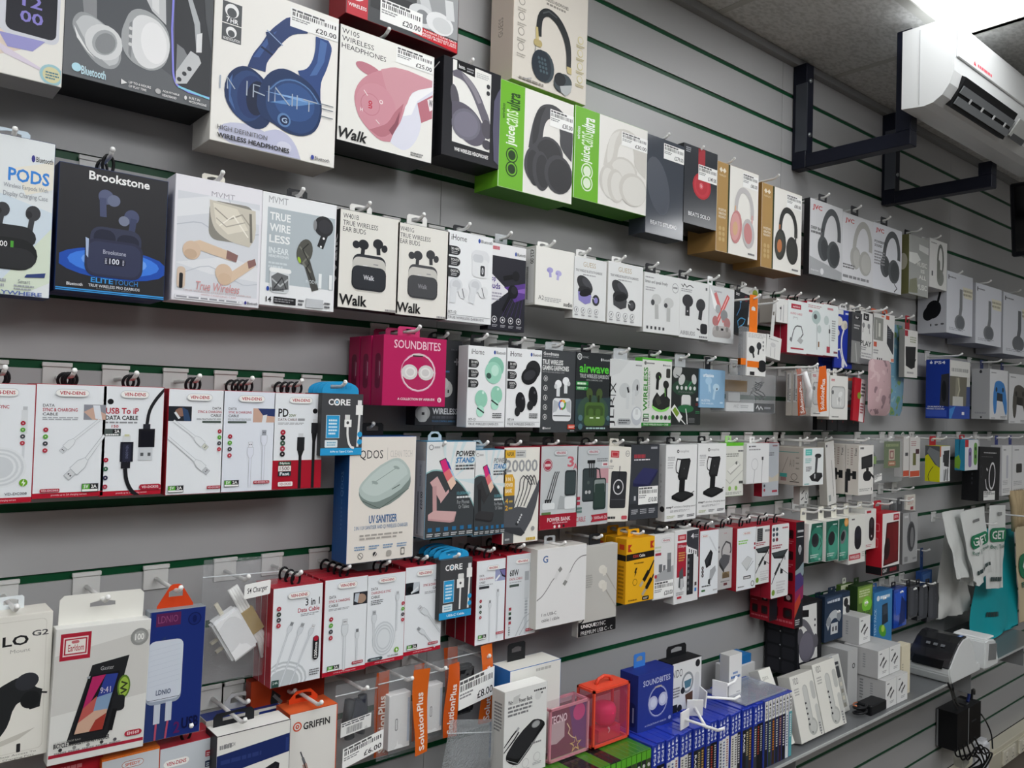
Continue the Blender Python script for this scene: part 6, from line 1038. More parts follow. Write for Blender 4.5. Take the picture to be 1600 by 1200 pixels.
bx('phone_mount_box', 'phone mount box', 'pale grey upright box with a red label and olive phone picture', (1422, 683), (1437, 745), D - .02, .03, 'b5b0ac', 'd5d3d0', [('r', 4, 84, 96, 98, 'c8543c'), ('r', 30, 40, 60, 70, '6a6a3c'), ('r', 56, 30, 90, 42, '4a2a34'), ('z', 12, 10, 60, 22, 3, 'b58a8c')], g=0, tab=('loop', 'b5b5b3'))
bx('console_accessory_box', 'console accessory box', 'yellow-sided box with a grey lead and a red hang tab', (1469, 697), (1484, 752), 0.115, .05, 'c9c81e', 'e0e2e4', [('r', 0, 0, 10, 30, 'c8303a'), ('p', [(36, 14), (92, 12), (88, 60), (40, 56)], '2f3234'), ('r', 28, 24, 40, 46, '3a3d40'), ('r', 34, 66, 80, 96, 'b5b7b9'), ('l', [(44, 98), (60, 64)], 8, '4a4c4f'), ('l', [(74, 98), (78, 62)], 8, '4a4c4f')], g=0, tab=('sq', 'b01f2c'), tabw=.05, hx=40, sart=[('p', [(0, 0), (100, 0), (100, 60), (66, 52), (20, 24), (0, 30)], '55585c'), ('p', [(14, 18), (30, 4), (96, 16), (96, 58), (84, 56)], '7a7e82'), ('l', [(30, 100), (22, 86), (36, 70), (56, 58)], 4, '2a2a2c')])
bx('console_accessory_box', 'console accessory box', 'blue-sided box of paired purple and green game grips with a red hang tab', (1508, 687), (1528, 734), 0.112, .035, '2f86a8', 'e0e2e6', [('r', 0, 0, 26, 24, 'c03038'), ('q', 26, 26, 50, 90, '8a78a8', 10), ('q', 66, 10, 92, 84, '6aa44a', 12), ('c', 38, 46, 6, '3a3a44'), ('c', 79, 30, 6, '2a3a2a'), ('c', 79, 56, 6, '2a3a2a')], g=0, tab=('sq', 'b01f2c'), tabw=.05, sart=[('p', [(0, 60), (40, 50), (60, 70), (50, 96), (0, 92)], '7aa83a'), ('p', [(40, 0), (56, 0), (46, 50), (40, 50)], '1f5f7c')], hx=35)
bx('cable_box', 'cable box', 'tall black box with a coiled white cable and a price label at its foot', (1531, 699), (1562, 780), 0.118, .06, '17171a', '1c1d20', [('z', 20, 10, 80, 12, 1, 'b5b5b8'), ('z', 10, 18, 64, 19, 1, '6a6a6e'), ('e', 62, 54, 16, 26, 'd9d9db', -6), ('e', 62, 54, 12, 22, '1c1d20', -6), ('l', [(30, 60), (36, 76), (52, 84)], 3, 'd9d9db'), ('l', [(34, 40), (40, 44)], 4, 'c9c9cb'), ('e', 10, 46, 7, 12, '33343a'), ('e', 10, 46, 5, 9, '1c1d20')], g=0, tab=('sq', 'd2d2d0'), tabw=.05, pl=(22, 82, 78, 99, None), roll=2, sart=[('z', 56, 40, 64, 70, 4, '3a3b40')])
for i, (x0, x1, lab) in enumerate(((1566, 1580, 'slim white cable box next to the tall black box'), (1582, 1606, 'white box with a small dark square, last of the cable boxes'))):
    bx('cable_box', 'cable box', lab, (x0, 696), (x1, 773), 0.12, .04, 'c9c9cc', 'e2e3e4', [('z', 14, 8, 40, 10, 1, '77787c'), ('q', 44, 20, 64, 66, 'c0c2cc', 6) if i == 0 else ('q', 24, 36, 60, 54, '3a3836', 4), ('z', 10, 70, 60, 78, 3, 'b5b5b8'), ('z', 10, 86, 80, 94, 3, 'a9a9ac')], g=0, tab=('hdr', '2f3a7c'), tabw=.03)
# ================================================================== console boxes on the far right (groove 3)
bx('controller_box', 'controller box', 'deep blue box with a clear window and a pale price label', (1484, 561), (1515, 655), 0.118, .08, '1c3790', '3c4c7c', [('r', 0, 0, 100, 44, 'c9c9c4'), ('r', 4, 2, 96, 28, 'dcdcd8'), ('x', 10, 14, 90, 20, '77787a'), ('p', [(0, 28), (84, 28), (80, 78), (0, 78)], '6f6c60'), ('p', [(30, 30), (50, 30), (44, 76), (26, 76)], '8d8a7c'), ('l', [(40, 30), (48, 50), (30, 76)], 5, 'b5b29c'), ('r', 16, 62, 66, 80, 'c5c5c0'), ('r', 0, 78, 100, 100, '2a4aa4'), ('p', [(0, 84), (30, 78), (10, 100), (0, 100)], '3f86d0'), ('r', 60, 88, 72, 93, 'e4e6ea')], g=3, tab=None, sart=[('t', 'PS4', 36, 3, 82, 8, 'dfe4f0', .03), ('e', 22, 5.5, 6, 2, 'dfe4f0'), ('r', 20.5, 2, 23.5, 7, 'dfe4f0'), ('p', [(66, 26), (100, 24), (100, 80), (60, 78)], '33343a'), ('e', 78, 54, 10, 18, '1c1d20'), ('t', 'DUALSHOCK 4', 10, 79, 76, 81.5, 'dfe4f0', .02), ('t', 'Wireless Controller', 4, 82.5, 82, 85, 'dfe4f0', .02), ('r', 2, 86, 90, 97, '3a55b0')])
def dual(tl, br, lab, c, c2, sart=None):
    bx('controller_box', 'controller box', lab, tl, br, 0.112, .065, 'adaeb0', 'dfe0e2', [('z', 8, 6, 34, 8, 1, '8c8d90'), ('p', [(26, 30), (34, 24), (74, 26), (82, 32), (96, 84), (92, 92), (84, 86), (70, 64), (40, 62), (34, 86), (28, 90), (22, 84)], c), ('p', [(40, 46), (70, 48), (72, 64), (38, 62)], c2), ('c', 36, 40, 5, c2), ('c', 72, 40, 5, c2), ('z', 8, 96, 30, 98, 1, 'a9a9ac'), ('z', 60, 93, 94, 97, 2, '8c8d90')], g=3, tab=('hdr', '2f3a6c'), tabw=.03, sart=sart)
dual((1547, 576), (1574, 656), 'white controller box with a bright blue gamepad', '3f86cc', '2c3440', [('e', 50, 6, 8, 2.6, '3a3b40'), ('r', 46, 2, 54, 8, '3a3b40'), ('r', 50, 94, 58, 98, '1c1d20'), ('z', 20, 86, 80, 89, 1, '95969a')])
dual((1577, 583), (1606, 662), 'white controller box with a mottled grey gamepad', '55524c', '2a2825')
# ================================================================== fifth row: groove -2
GM = -2
bx('phone_mount_box', 'phone mount box', 'off-white box of a black car mount cut by the picture edge', (-78, 975), (74, 1176), D, .05, 'e0ddd4', 'e4e2da', [('q', 4, 4, 94, 95, 'd2cfc6', 5), ('q', 4.6, 4.4, 93.4, 94.6, 'e4e2da', 5), ('t', 'LO', 50, 14, 76, 21, '202022', .04), ('t', 'G2', 79, 12, 96, 16, '4a4a4c', .02), ('t', 'Mount', 58, 23.5, 78, 26, 'a2a09a', .0), ('p', [(40, 66), (46, 50), (56, 46), (70, 43), (82, 44), (84, 51), (92, 54), (90, 66), (80, 67), (72, 60), (66, 62), (58, 76), (48, 84), (40, 86)], '26282a'), ('e', 76, 47, 12, 6, '33353a', 10), ('e', 80, 60, 10, 6, '1e2022', 20), ('l', [(90, 56), (97, 57)], 2, '202022'), ('p', [(46, 86), (86, 80), (70, 86), (50, 89)], 'c5c2b9'), ('q', 68, 89, 72, 95, '2a2a2c', 1), ('t', 'Easy Access To', 52, 95.8, 88, 97.4, '77756f', .0), ('t', 'Charging Port', 55, 98, 86, 99.6, '77756f', .0)], g=GM, tab=('sq', 'd9dfe2'), tabw=.03, hx=62)
bx('phone_mount_box', 'phone mount box', 'white hang-header box of a black bicycle phone pouch with a coloured screen', (88, 986), (229, 1163), D + .01, .022, 'd8d8d4', 'dcdcd8', [('r', 0, 92.5, 100, 95, 'a82238'), ('p', [(0, 20), (100, 8), (100, 58), (0, 64)], 'cccbc7'), ('r', 5, 4, 36, 24, 'ab2438'), ('r', 8, 7, 33, 21, 'e2cfcc'), ('r', 9, 8, 32, 20, 'ab2438'), ('r', 10.5, 9, 30.5, 19, 'e4e0da'), ('t', 'Earldom', 13, 12.5, 29, 17.5, 'ab2438', .01), ('q', 16, 9.5, 24, 11.8, 'c06a70', 2),
    ('c', 88, 13, 10, '8d8e8c'), ('c', 88, 13, 7, 'a2a3a1'), ('t', '100', 83, 10.5, 93, 15.5, 'e8e8e4', .03),
    ('p', [(39, 30), (78, 26), (62, 82), (58, 87), (22, 87), (18, 84)], '232427'), ('t', 'Gaster', 48, 32, 62, 35, 'a9abad', .0), ('q', 34, 38, 67, 40, '9aa0a6', 3), ('p', [(38, 38), (68, 37), (69, 40), (56, 81), (24, 81), (23, 78)], '17171c'), ('p', [(40, 39), (54, 38.5), (38, 60), (32, 62)], 'b02a62'), ('p', [(54, 38.5), (67, 39), (62, 54), (46, 56)], '2f3f8c'), ('p', [(32, 62), (46, 54), (44, 66), (28, 72)], 'b85a54'), ('p', [(46, 55), (62, 53), (58, 66), (42, 70)], '7f9ab8'), ('p', [(28, 72), (44, 65), (58, 65), (54, 80), (25, 80)], 'c9a590'), ('p', [(46, 72), (57, 68), (54, 80), (40, 80)], '9c3a30'), ('t', '9:41', 49, 48, 60, 52.5, 'd9d0dc', .0),
    ('e', 74, 50, 7, 9, '5a7a2c'), ('e', 74, 50, 5.4, 7.4, '9ab84a'), ('l', [(71, 46), (77, 48), (71, 51), (77, 53), (71, 55)], 1.8, '2a3020'), ('q', 62, 56, 76, 68, '232427', 4), ('l', [(66, 66), (62, 82)], 5, '17171a'),
    ('t', 'WATERPROOF BAG', 5, 83.4, 32, 84.8, 'a9a8a4', .0), ('t', 'BICYCLE MOBILE PHONE HOLDER', 5, 84.5, 62, 88, '2c2c2e', .035), ('q', 78, 85, 97, 89.4, 'ab2438', 4), ('t', 'EH169', 81, 85.9, 94, 88.5, 'ead4d6', .02)] + [('c', 12 + 14 * i, 89.6, 2, ['2a2a2c', '8c8c8a', '8c8c8a', '3a3a3c', '55565a'][i]) for i in range(5)] + [('z', 6 + 14 * i, 91, 18 + 14 * i, 92.2, 1, '9a9a98') for i in range(5)],
   g=GM, tab=('hdr', 'e4e3dc'), tabw=.105, roll=1.5)
bx('charger_box', 'charger box', 'royal blue box of a white twin charger with an orange hang tag', (234, 958), (315, 1141), D + .006, .02, '8a9298', '1d2f74', [('r', 0, 0, 3, 100, '55607c'), ('p', [(0, 30), (30, 20), (40, 100), (0, 100)], '2a3a6c'), ('r', 12, 2, 55, 12, '5a2350'), ('t', 'LDNIO', 15, 4, 50, 9.5, '8a4a74', .0), ('c', 80, 9, 12, '101c54'), ('c', 80, 9, 10, '1a2a6c'), ('e', 80, 9, 4, 3, '101c54'),
    ('q', 1, 24, 62, 72, '9aa4b4', 12), ('q', 1, 23, 62, 69.5, 'ccd3de', 12)] + [('l', [(4, 30 + 4 * i), (58, 27 + 4 * i)], .5, 'b9c2d0') for i in range(8)] + [('l', [(4, 68.5), (59, 68)], .8, '2a2d36'), ('t', 'LDNIO', 18, 61, 44, 65, '55607a', .02), ('r', 16, 72, 27, 87, 'c0c8d4'), ('r', 36, 71, 47, 86, 'c0c8d4'), ('l', [(21, 87), (20, 112)], 3.4, 'b0506a'), ('l', [(41, 86), (38, 112)], 3.4, 'b0506a')] + [
    ('r', 14, 100, 30, 100, 'b0506a'), ('t', '2', 52, 88, 63, 97, '5a1f5c', .05), ('t', 'USB', 66, 86, 96, 95, '0c1440', .06)][1:], g=GM, tab=('tri', 'd2451f'), tabw=.05, roll=1)
VR = dict(g=GM, d=D)
vd((427, 920), (500, 1060), 'white cable box picturing three plugs fanned above a coil', [('t', '3 in 1', 65, 14.5, 94, 22, '26262a', .02), ('t', 'Data Cable', 50, 23.5, 94, 28, 'b0384a', .02), ('z', 56, 29.5, 92, 32, 2, '9a9da2')] + [('e', 24, 96, 48 - 4 * i, 21 - 2 * i, 'c3c9cd' if i % 2 == 0 else 'e6eaee') for i in range(5)] + [('r', 0, 100, 100, 130, 'e6eaee')][1:] + usb(37, 40, 6, .5, 22, 'd5dadf', '8d9094', [(8, 84)]) + usb(58, 43, 6.5, .5, 22, 'd5dadf', 'a9acb0', [(18, 100)]) + usb(80, 46, 6, .5, 22, 'd5dadf', 'dfe1e3', [(38, 100)]) + dots(12, 21, 4.4, 5.6, ['b03a4a', '3a4640', '43464c', 'b53a48']) + [('q', 82, 54, 94, 79, '202024', 6), ('c', 88, 57, 5, 'a82238'), ('t', '1200mm', 85, 61, 91, 77, 'f0f0f0', .02, 90), ('r', 2, 92, 16, 99, '2a4a44'), ('t', '2.4A', 4, 93.4, 14, 96, 'dce8e4', .01), ('z', 76, 88, 96, 94, 3, '77787c')], red=False, n=2, logo=(28, 6, 73, 13), **VR)
vd((508, 907), (571, 1045), 'white cable box with one broad and one narrow upright plug', [('r', 66, 17, 100, 30, '2c2f36'), ('e', 84, 24, 12, 5, 'a58a78'), ('p', [(70, 18), (80, 18), (76, 28), (68, 26)], 'b9c2cc'), ('t', 'DATA', 11, 17, 26, 20, '3a3a3e', .01), ('t', 'SYNC & CHARGING', 10, 21.5, 58, 24.3, 'b0384a', .01), ('t', 'CABLE', 10, 26, 31, 28.6, '3a3a3e', .01), ('z', 10, 30.5, 58, 32.5, 2, 'a5a8ac')] + usb(48, 49, 10, .46, 0, 'd9dee2', 'd6d9dc', [(48, 96)]) + usb(77, 59, 6, .46, 0, 'd9dee2', '77797d', [(77, 94)]) + dots(16, 41, 4.6, 6.4, RG) + badge(10, 89, 27, 6) + model(66, 89, 92, 92, 'VD-DC008M'), n=3, logo=(28, 4, 74, 11), **VR)
vd((574, 900), (630, 1030), 'white cable box with a large loop of cable and a green bolt badge', [('t', 'DATA', 11, 14, 28, 17, '3a3a3e', .01), ('t', 'CHARGING & SYNC', 11, 18.5, 62, 21.3, 'b0384a', .01), ('t', 'CABLE', 11, 23, 33, 26, '3a3a3e', .01), ('z', 11, 28, 42, 33, 3, '6a6c70')] + [('e', 46, 72, 29 - 2.6 * i, 19 - 1.7 * i, 'c9cfd4' if i % 2 == 0 else 'dde2e6') for i in range(6)] + usb(20, 44, 8, .46, 0, 'd9dee2', 'a9acb0', [(22, 80)]) + usb(79, 25, 6, .46, 0, 'd9dee2', 'c0c3c7', [(78, 66)]) + dots(94, 36, 4.2, 6.2, RG) + [('c', 80, 87, 6, '6faa2c'), ('p', [(81, 84.5), (77, 87.5), (80, 87.5), (79, 90), (83.5, 86.8), (81, 86.8)], 'f4f8ee'), ('q', 6, 91, 44, 94.5, '3a4a50', 5), ('t', '2000mm', 14, 92, 36, 93.6, 'dfe6ea', .01), ('t', 'VD-DC008', 56, 91.5, 84, 93.4, '4a4c52', .01)], n=1, logo=(28, 4, 74, 10), **VR)
vd((634, 887), (688, 1014), 'white cable box with two diagonal plugs, beside the lower arched blue hanger', [('r', 0, 18, 38, 31.5, '20242a'), ('e', 12, 26, 8, 4, '0e0f12'), ('p', [(22, 18), (38, 18), (36, 28), (20, 30)], 'c3cad2'), ('l', [(16, 30), (34, 24)], 4, 'e0e4e8'), ('t', 'DATA', 78, 17.5, 94, 20, '3a3a3e', .01), ('t', 'SYNC & CHARGING', 48, 21.5, 94, 24.3, 'b0384a', .01), ('t', 'CABLE', 74, 26, 94, 28.6, '3a3a3e', .01), ('z', 52, 30.5, 94, 33, 2, 'a5a8ac')] + usb(46, 50, 9, .46, -48, 'd9dee2', 'd0d3d7', [(98, 80)]) + usb(42, 73, 7, .46, -48, 'd9dee2', '9a9da1', [(84, 96)]) + dots(87, 40, 4.6, 6.4, RG) + badge(8, 88, 27, 6) + model(64, 89, 91, 92, 'VD-DC003'), n=2, logo=(28, 5, 74, 12), **VR)
core((688, 876), (736, 961), 'grey and blue cable box with arched blue hanger, lower one among red-topped boxes', D + .012, -2, 4, [('q', 55, 26, 73, 36, 'e0e0de', 3), ('r', 52, 35, 74, 50, 'f0f0ee'), ('c', 63, 42, 3.4, '4a4a4c'), ('l', [(63, 50), (62, 86)], 5, 'e8e8e6')], 'USB-C Cable', 'grey cable box # behind the lower arched blue hanger')
vd((745, 877), (787, 1000), 'white cable box with a phone photo and wide red edge', [('r', 64, 13, 100, 27, '9aa0c4'), ('p', [(78, 13), (100, 13), (100, 24), (88, 22)], '2a2c3a'), ('p', [(80, 14), (100, 14), (100, 22), (90, 20)], '7a74a8'), ('l', [(66, 26), (80, 20)], 5, 'eef0f4'), ('t', 'DATA', 11, 17, 26, 19.4, '5a5a5e', .01), ('t', 'SYNC & CHARGING', 11, 21, 58, 23.4, 'b0384a', .01), ('t', 'CABLE', 11, 25, 30, 27.4, '5a5a5e', .01), ('q', 10, 31, 44, 34, '3a3c40', 1), ('z', 10, 29, 56, 30, 1, 'a5a8ac')] + usb(48, 52, 6, .42, 0, 'd9dee2', '9a9da1', [(48, 98)]) + usb(74, 40, 6, .42, 0, 'd9dee2', 'a9acb0', [(74, 96)]) + dots(16, 48, 4.2, 6.4, ['a82238', '3a4640', '2f4a3c', 'a8384a']) + badge(10, 88, 27, 6) + model(70, 88, 96, 91, 'VD-DC004'), red=False, n=2, t=.03, logo=(34, 7, 76, 13), side='9c1c2e', **VR)
vd((792, 868), (836, 989), 'white cable box of two ribbed grey plugs rising side by side', [('t', '60W', 11, 18, 40, 26, '2a2a2e', .03), ('t', 'DATA CABLE', 11, 28, 52, 31, 'b0384a', .01), ('q', 11, 36, 42, 39, '4a5650', 1), ('z', 11, 33, 50, 34, 1, 'a5a8ac'), ('r', 60, 22, 74, 34, 'a9aeb3'), ('r', 60, 33, 75, 56, 'c9ced2'), ('l', [(67, 54), (66, 98)], 9, 'c0c6cb'), ('r', 76, 12, 90, 24, 'a9aeb3'), ('r', 76, 23, 91, 48, 'c9ced2'), ('l', [(83, 46), (82, 92)], 9, 'c0c6cb')] + [('r', 62, 58 + 3.5 * i, 71, 59.4 + 3.5 * i, '9aa0a5') for i in range(5)] + [('r', 79, 50 + 3.5 * i, 88, 51.4 + 3.5 * i, '9aa0a5') for i in range(5)] + [('l', [(34, 98), (60, 78), (98, 70)], 2, 'aab0b5'), ('l', [(46, 98), (70, 84), (98, 76)], 2, 'aab0b5')] + [('r', 10, 63 + 5.5 * i, 18, 66.4 + 5.5 * i, ['a8404c', '3a5a44', '2a2c30', 'a8404c'][i]) for i in range(4)] + [('z', 10, 86, 15, 96, 4, '77787c')] + model(66, 92, 92, 95.4, 'VD-CK603'), red=False, n=4, logo=(28, 6, 74, 12), hx=48, front='d6dade', **VR)
bx('cable_box', 'cable box', 'wide white box with a coloured letter and two thin cables', (840, 859), (914, 968), D + .02, .05, 'd6d4ce', 'e6e6e6', [('t', 'G', 11, 9, 21, 18, 'c0453c', .05), ('p', [(14.5, 14), (21.5, 14), (21.5, 18.2), (12, 18.5), (10, 15)], 'e6e6e6'), ('t', 'G', 11, 9, 21, 18, '4a6a9c', .02), ('l', [(0, 64), (10, 60), (22, 50), (30, 42), (36, 38)], 1.6, '8c8c8c'), ('p', [(33, 38), (39, 30), (44, 33), (38, 42)], 'd8d8d8'), ('p', [(41, 29), (46, 25), (50, 29), (45, 33)], '8c8c8a'), ('p', [(51, 48), (56, 43), (61, 46), (56, 51)], '8c8c8a'), ('p', [(57, 42), (63, 34), (67, 37), (61, 46)], 'd8d8d8'), ('l', [(65, 35), (76, 22), (88, 16), (100, 15)], 1.6, '8c8c8c'), ('t', '1 m USB-C', 11, 81, 40, 85, '4a4a4c', .0), ('t', 'cable / câble', 11, 88, 46, 92, '4a4a4c', .0)], g=GM, tab=('sq', 'clear'), tabw=.03, rough=.25)
bx('cable_box', 'cable box', 'pearl grey box with a black foot band and two white plugs', (906, 856), (962, 983), D, .018, 'c3c2be', 'c0bfba', [('r', 0, 85, 100, 100, '17171a'), ('t', 'UNIQUE', 8, 87, 46, 91.6, 'f2f2f2', .05), ('t', 'SYNC', 47, 87, 72, 91.6, 'd0d0d0', .0), ('t', 'PREMIUM USB C - C', 8, 94, 90, 98.4, 'd8d8d8', .0), ('q', 4, 6, 16, 20, 'e6e6e4', 2), ('l', [(6, 9), (14, 17)], 3, '26262a'), ('l', [(13, 9), (6, 18)], 2, '26262a'), ('e', 60, 28, 10, 5, 'dedbd2', -10), ('p', [(58, 28), (72, 26), (72, 34), (62, 36)], 'd9d6cc'), ('l', [(70, 33), (100, 56)], 3, 'a9a69e'), ('e', 60, 45, 10, 5, 'dedbd2', -10), ('p', [(58, 45), (72, 43), (72, 52), (62, 54)], 'd9d6cc'), ('l', [(70, 52), (100, 74)], 3, 'a9a69e'), ('z', 10, 32, 34, 46, 6, 'a9a8a4'), ('c', 4, 78, 12, '26262a'), ('c', 4, 78, 9, 'c0bfba')], g=GM, tab=('sq', '232427'), tabw=.034)
bx('cable_box', 'cable box', 'yellow hang-tab cable box with a black band, frontmost of three', (979, 843), (1021, 936), D + .012, .028, 'd79a14', 'eab022', [('p', [(0, 24), (100, 22), (100, 32), (0, 34)], '1f1c18'), ('t', 'KODAK', 24, 25.5, 44, 30, 'c0453c', .02), ('t', 'Cable', 46, 25.5, 66, 30, 'e8e4dc', .02), ('r', 6, 9, 20, 20, 'b83a24'), ('p', [(12, 14.5), (20, 9), (20, 20)], 'eab022'), ('r', 84, 7, 98, 18, 'b83a24'), ('p', [(90, 12.5), (98, 7), (98, 18)], 'eab022'), ('z', 28, 38, 62, 40, 1, '8a6414'), ('p', [(34, 46), (40, 46), (35, 52), (38, 52), (30, 60), (32, 53), (29, 53)], '2a2214'), ('c', 32, 68, 8, '8a6414'), ('c', 32, 68, 6.6, 'eab022'), ('l', [(100, 38), (84, 52), (66, 66)], 6, '26231f'), ('l', [(80, 54), (62, 68)], 11, '1b1a18'), ('l', [(60, 69), (50, 76)], 8, 'b5a890'), ('l', [(100, 60), (86, 72), (68, 82)], 6, '26231f'), ('l', [(90, 66), (72, 80)], 11, '1b1a18'), ('l', [(70, 81), (58, 90)], 8, 'b5a890'), ('z', 10, 94, 40, 96, 1, '8a6414'), ('q', 58, 92, 82, 98, '26221a', 3), ('z', 62, 94, 78, 96.5, 2, 'd8d0c0')], g=GM, tab=('sq', 'e8a91a'), tabw=.038, behind=2, gap=.003, group='yellow cable boxes on one hook', blabel='yellow hang-tab cable box with only its side showing, # of three', sart=[('r', 0, 25, 100, 34, '1f1c18'), ('r', 30, 9, 80, 17, 'c0401f'), ('z', 24, 42, 80, 92, 9, '9a6c10')])
bx('cable_box', 'cable box', 'white box of four upright grey plugs with a price label over its foot', (1022, 837), (1052, 932), D, .02, 'd6d6d4', 'e2e2e2', [('z', 6, 18, 36, 26, 2, 'c5d0b8'), ('r', 8, 28, 36, 32, 'a8384a'), ('r', 26, 46, 42, 58, '6a6c6f'), ('l', [(34, 58), (34, 78)], 5, '3a3c3e'), ('r', 46, 48, 58, 58, '77797c'), ('l', [(52, 58), (52, 78)], 5, '3a3c3e'), ('r', 66, 30, 84, 58, '8c8e90'), ('l', [(75, 56), (75, 78)], 7, '55575a'), ('p', [(10, 62), (96, 50), (96, 76), (10, 76)], 'a9abae'), ('c', 12, 64, 6, 'b83a4a'), ('r', 66, 40, 84, 60, '77797c')] + pill(36, 6, 82, 13, 'b0384a', 'e2e2e2', 'b5b8bb'), g=GM, tab=('oct', '1c1d20'), tabw=.034, pl=(4, 72, 99, 98, '£20.00'))
bx('cable_box', 'cable box', 'white, red and dark box of a black four-port strip', (1055, 830), (1090, 937), D, .03, 'dcdcda', 'e2e3e4', [('r', 12, 6, 46, 14, 'b83240'), ('r', 18, 8, 40, 12, 'd89a9a'), ('r', 10, 17, 48, 64, 'a8283a'), ('t', '5Gbps', 14, 20, 44, 24.5, 'e8d4d6', .02), ('z', 16, 30, 42, 42, 4, 'd09a54'), ('p', [(48, 2), (98, 0), (98, 40), (76, 36), (48, 20)], '3a3b42'), ('t', '4', 66, 6, 78, 13, 'e2e2e6', .03), ('z', 80, 8, 96, 12, 2, 'a9abb0'), ('p', [(46, 22), (92, 30), (92, 40), (46, 32)], 'e6e6e8')] + [('r', 58 + 9 * i, 27 + 1.2 * i, 62 + 9 * i, 32 + 1.2 * i, '26272a') for i in range(4)] + [('r', 52, 34, 78, 90, '232427'), ('r', 56, 36, 74, 88, '2f3035')] + [('r', 54, 40 + 8 * i, 60, 44 + 8 * i, '77797c') for i in range(6)] + [('p', [(20, 56), (34, 50), (38, 78), (18, 78)], '55585c'), ('r', 24, 66, 36, 80, 'c0c2c4'), ('r', 12, 90, 30, 93, 'b83240'), ('z', 8, 84, 40, 88, 2, 'aaaaac'), ('r', 84, 74, 92, 79, '4a3a3c'), ('r', 84, 82, 92, 87, '3f86d0')], g=GM, tab=('oct', '1c1d20'), tabw=.036)
vd((1094, 830), (1121, 927), 'white narrow box of a black and a silver adapter plug', [('l', [(50, 10), (90, 34)], 6, 'd2d6da'), ('p', [(26, 46), (58, 30), (70, 36), (60, 54), (36, 58)], '1d1e22'), ('p', [(30, 46), (56, 34), (62, 38), (40, 54)], '34363c'), ('p', [(56, 62), (84, 56), (88, 64), (64, 78), (54, 74)], 'a9acb0'), ('p', [(48, 76), (60, 74), (58, 84), (46, 82)], '3a3c40')] + dots(17, 57, 6, 5.6, ['4a4c50', '2a2c30', '4a4c50']) + [('z', 14, 84, 60, 86, 1, '55575a'), ('q', 12, 90, 32, 93, '3a6a3c', 3), ('z', 74, 92, 96, 94, 1, 'b5b5b8')], red=False, n=3, logo=(8, 6, 44, 11), **VR)
bx('adapter_box', 'adapter box', 'grey box with a dark square hub on a looped lead', (1122, 827), (1143, 918), D - .012, .02, '9c9a98', 'bdbcbc', [('l', [(30, 46), (30, 34), (56, 22), (84, 26), (90, 38), (84, 42)], 7, '4a4b4e'), ('p', [(12, 52), (48, 44), (84, 52), (72, 60), (40, 66), (12, 58)], '4f5054'), ('p', [(10, 52), (40, 42), (86, 46), (78, 58), (46, 68)], '5a5b60'), ('p', [(10, 52), (46, 68), (46, 74), (12, 60)], '303134'), ('r', 34, 72, 82, 82, '8a7a5c'), ('p', [(34, 76), (56, 72), (82, 78), (82, 82), (34, 82)], '6a5a44'), ('z', 24, 86, 84, 88, 1, '8c8c8c'), ('r', 44, 90, 68, 94, '6a3a40'), ('c', 8, 30, 5, '77777a'), ('c', 8, 37, 5, '77777a')] + pill(32, 6, 66, 10, 'a8404a', 'c5c4c4', 'b5b5b5'), g=GM, tab=('loop', '17171a'))
vd((1152, 826), (1180, 918), 'white box of a flat silver drive case, beside a thick red edge', [('z', 8, 20, 56, 26, 2, '8aca5a'), ('p', [(24, 56), (56, 46), (82, 52), (52, 70)], 'b9bdbf'), ('p', [(26, 56), (56, 47), (80, 52), (52, 67)], 'd0d3d4'), ('l', [(52, 70), (86, 56)], 2, '77797c'), ('r', 36, 78, 74, 83, '2a2b2e'), ('z', 40, 79.5, 70, 82, 1, 'e4e4e4'), ('c', 84, 92, 9, '77797c'), ('c', 84, 92, 6, 'e2e4e4'), ('z', 8, 93, 40, 95, 1, '8c8e90'), ('r', 88, 26, 96, 30, 'a8384a'), ('r', 88, 33, 96, 37, 'a8384a')], red=False, n=1, t=.034, logo=(28, 7, 72, 12), **VR)
HUBA = lambda k: [('p', [(0, 40 - k), (96, 38 - k), (66, 50 - k), (16, 48 - k)], '232628'), ('p', [(4, 40 - k), (90, 39 - k), (64, 46 - k), (18, 46 - k)], '3a4244'), ('l', [(4, 82 - k), (30, 66 - k), (66, 50 - k), (76, 46 - k), (78, 52 - k)], 3.4, '2a2c2e'), ('l', [(22, 70 - k), (50, 56 - k)], 10, '2f3133'), ('l', [(50, 62 - k), (96, 72 - k)], 2, '3a3c3e'), ('r', 52, 64 - k, 66, 70 - k, '232427'), ('c', 14, 92, 9, '7a9a3a'), ('z', 34, 90, 80, 94, 2, 'aaaaac'), ('z', 30, 78, 80, 88, 3, 'd0d0d2'), ('z', 4, 28, 60, 33, 2, 'b0606c')]
bx('adapter_box', 'adapter box', 'white card-fronted hub box with a dark icon strip', (1181, 823), (1205, 909), D, .03, 'a01f32', 'e0e2e2', [('r', 10, 4, 42, 26, '26272a'), ('z', 14, 6, 38, 24, 6, '6a6c70'), ('z', 56, 7, 90, 11, 1, '6a6c70')] + HUBA(2), g=GM, tab=('loop', '17171a'), behind=1, blabel='red edged hub box hidden behind the dark icon strip')
bx('adapter_box', 'adapter box', 'white card-fronted hub box with round corners and cup icons, overlapping red', (1206, 820), (1231, 930), D + .006, .03, 'a01f32', 'a01f32', [('q', 0, 0, 100, 100, 'e2e4e5', 9)] + [('e', 12 + 18 * (i % 2), 7 + 7 * (i // 2), 7, 2.6, ['3a4a55', '3a4a55', '3a4a55', '3a4a55', '55585c', '7a2a3a'][i]) for i in range(6)] + [('z', 60, 5, 92, 7, 1, 'c0606c')] + HUBA(2), g=GM, tab=('loop', '17171a'), behind=1, blabel='red edged hub box hidden behind the round cornered one')
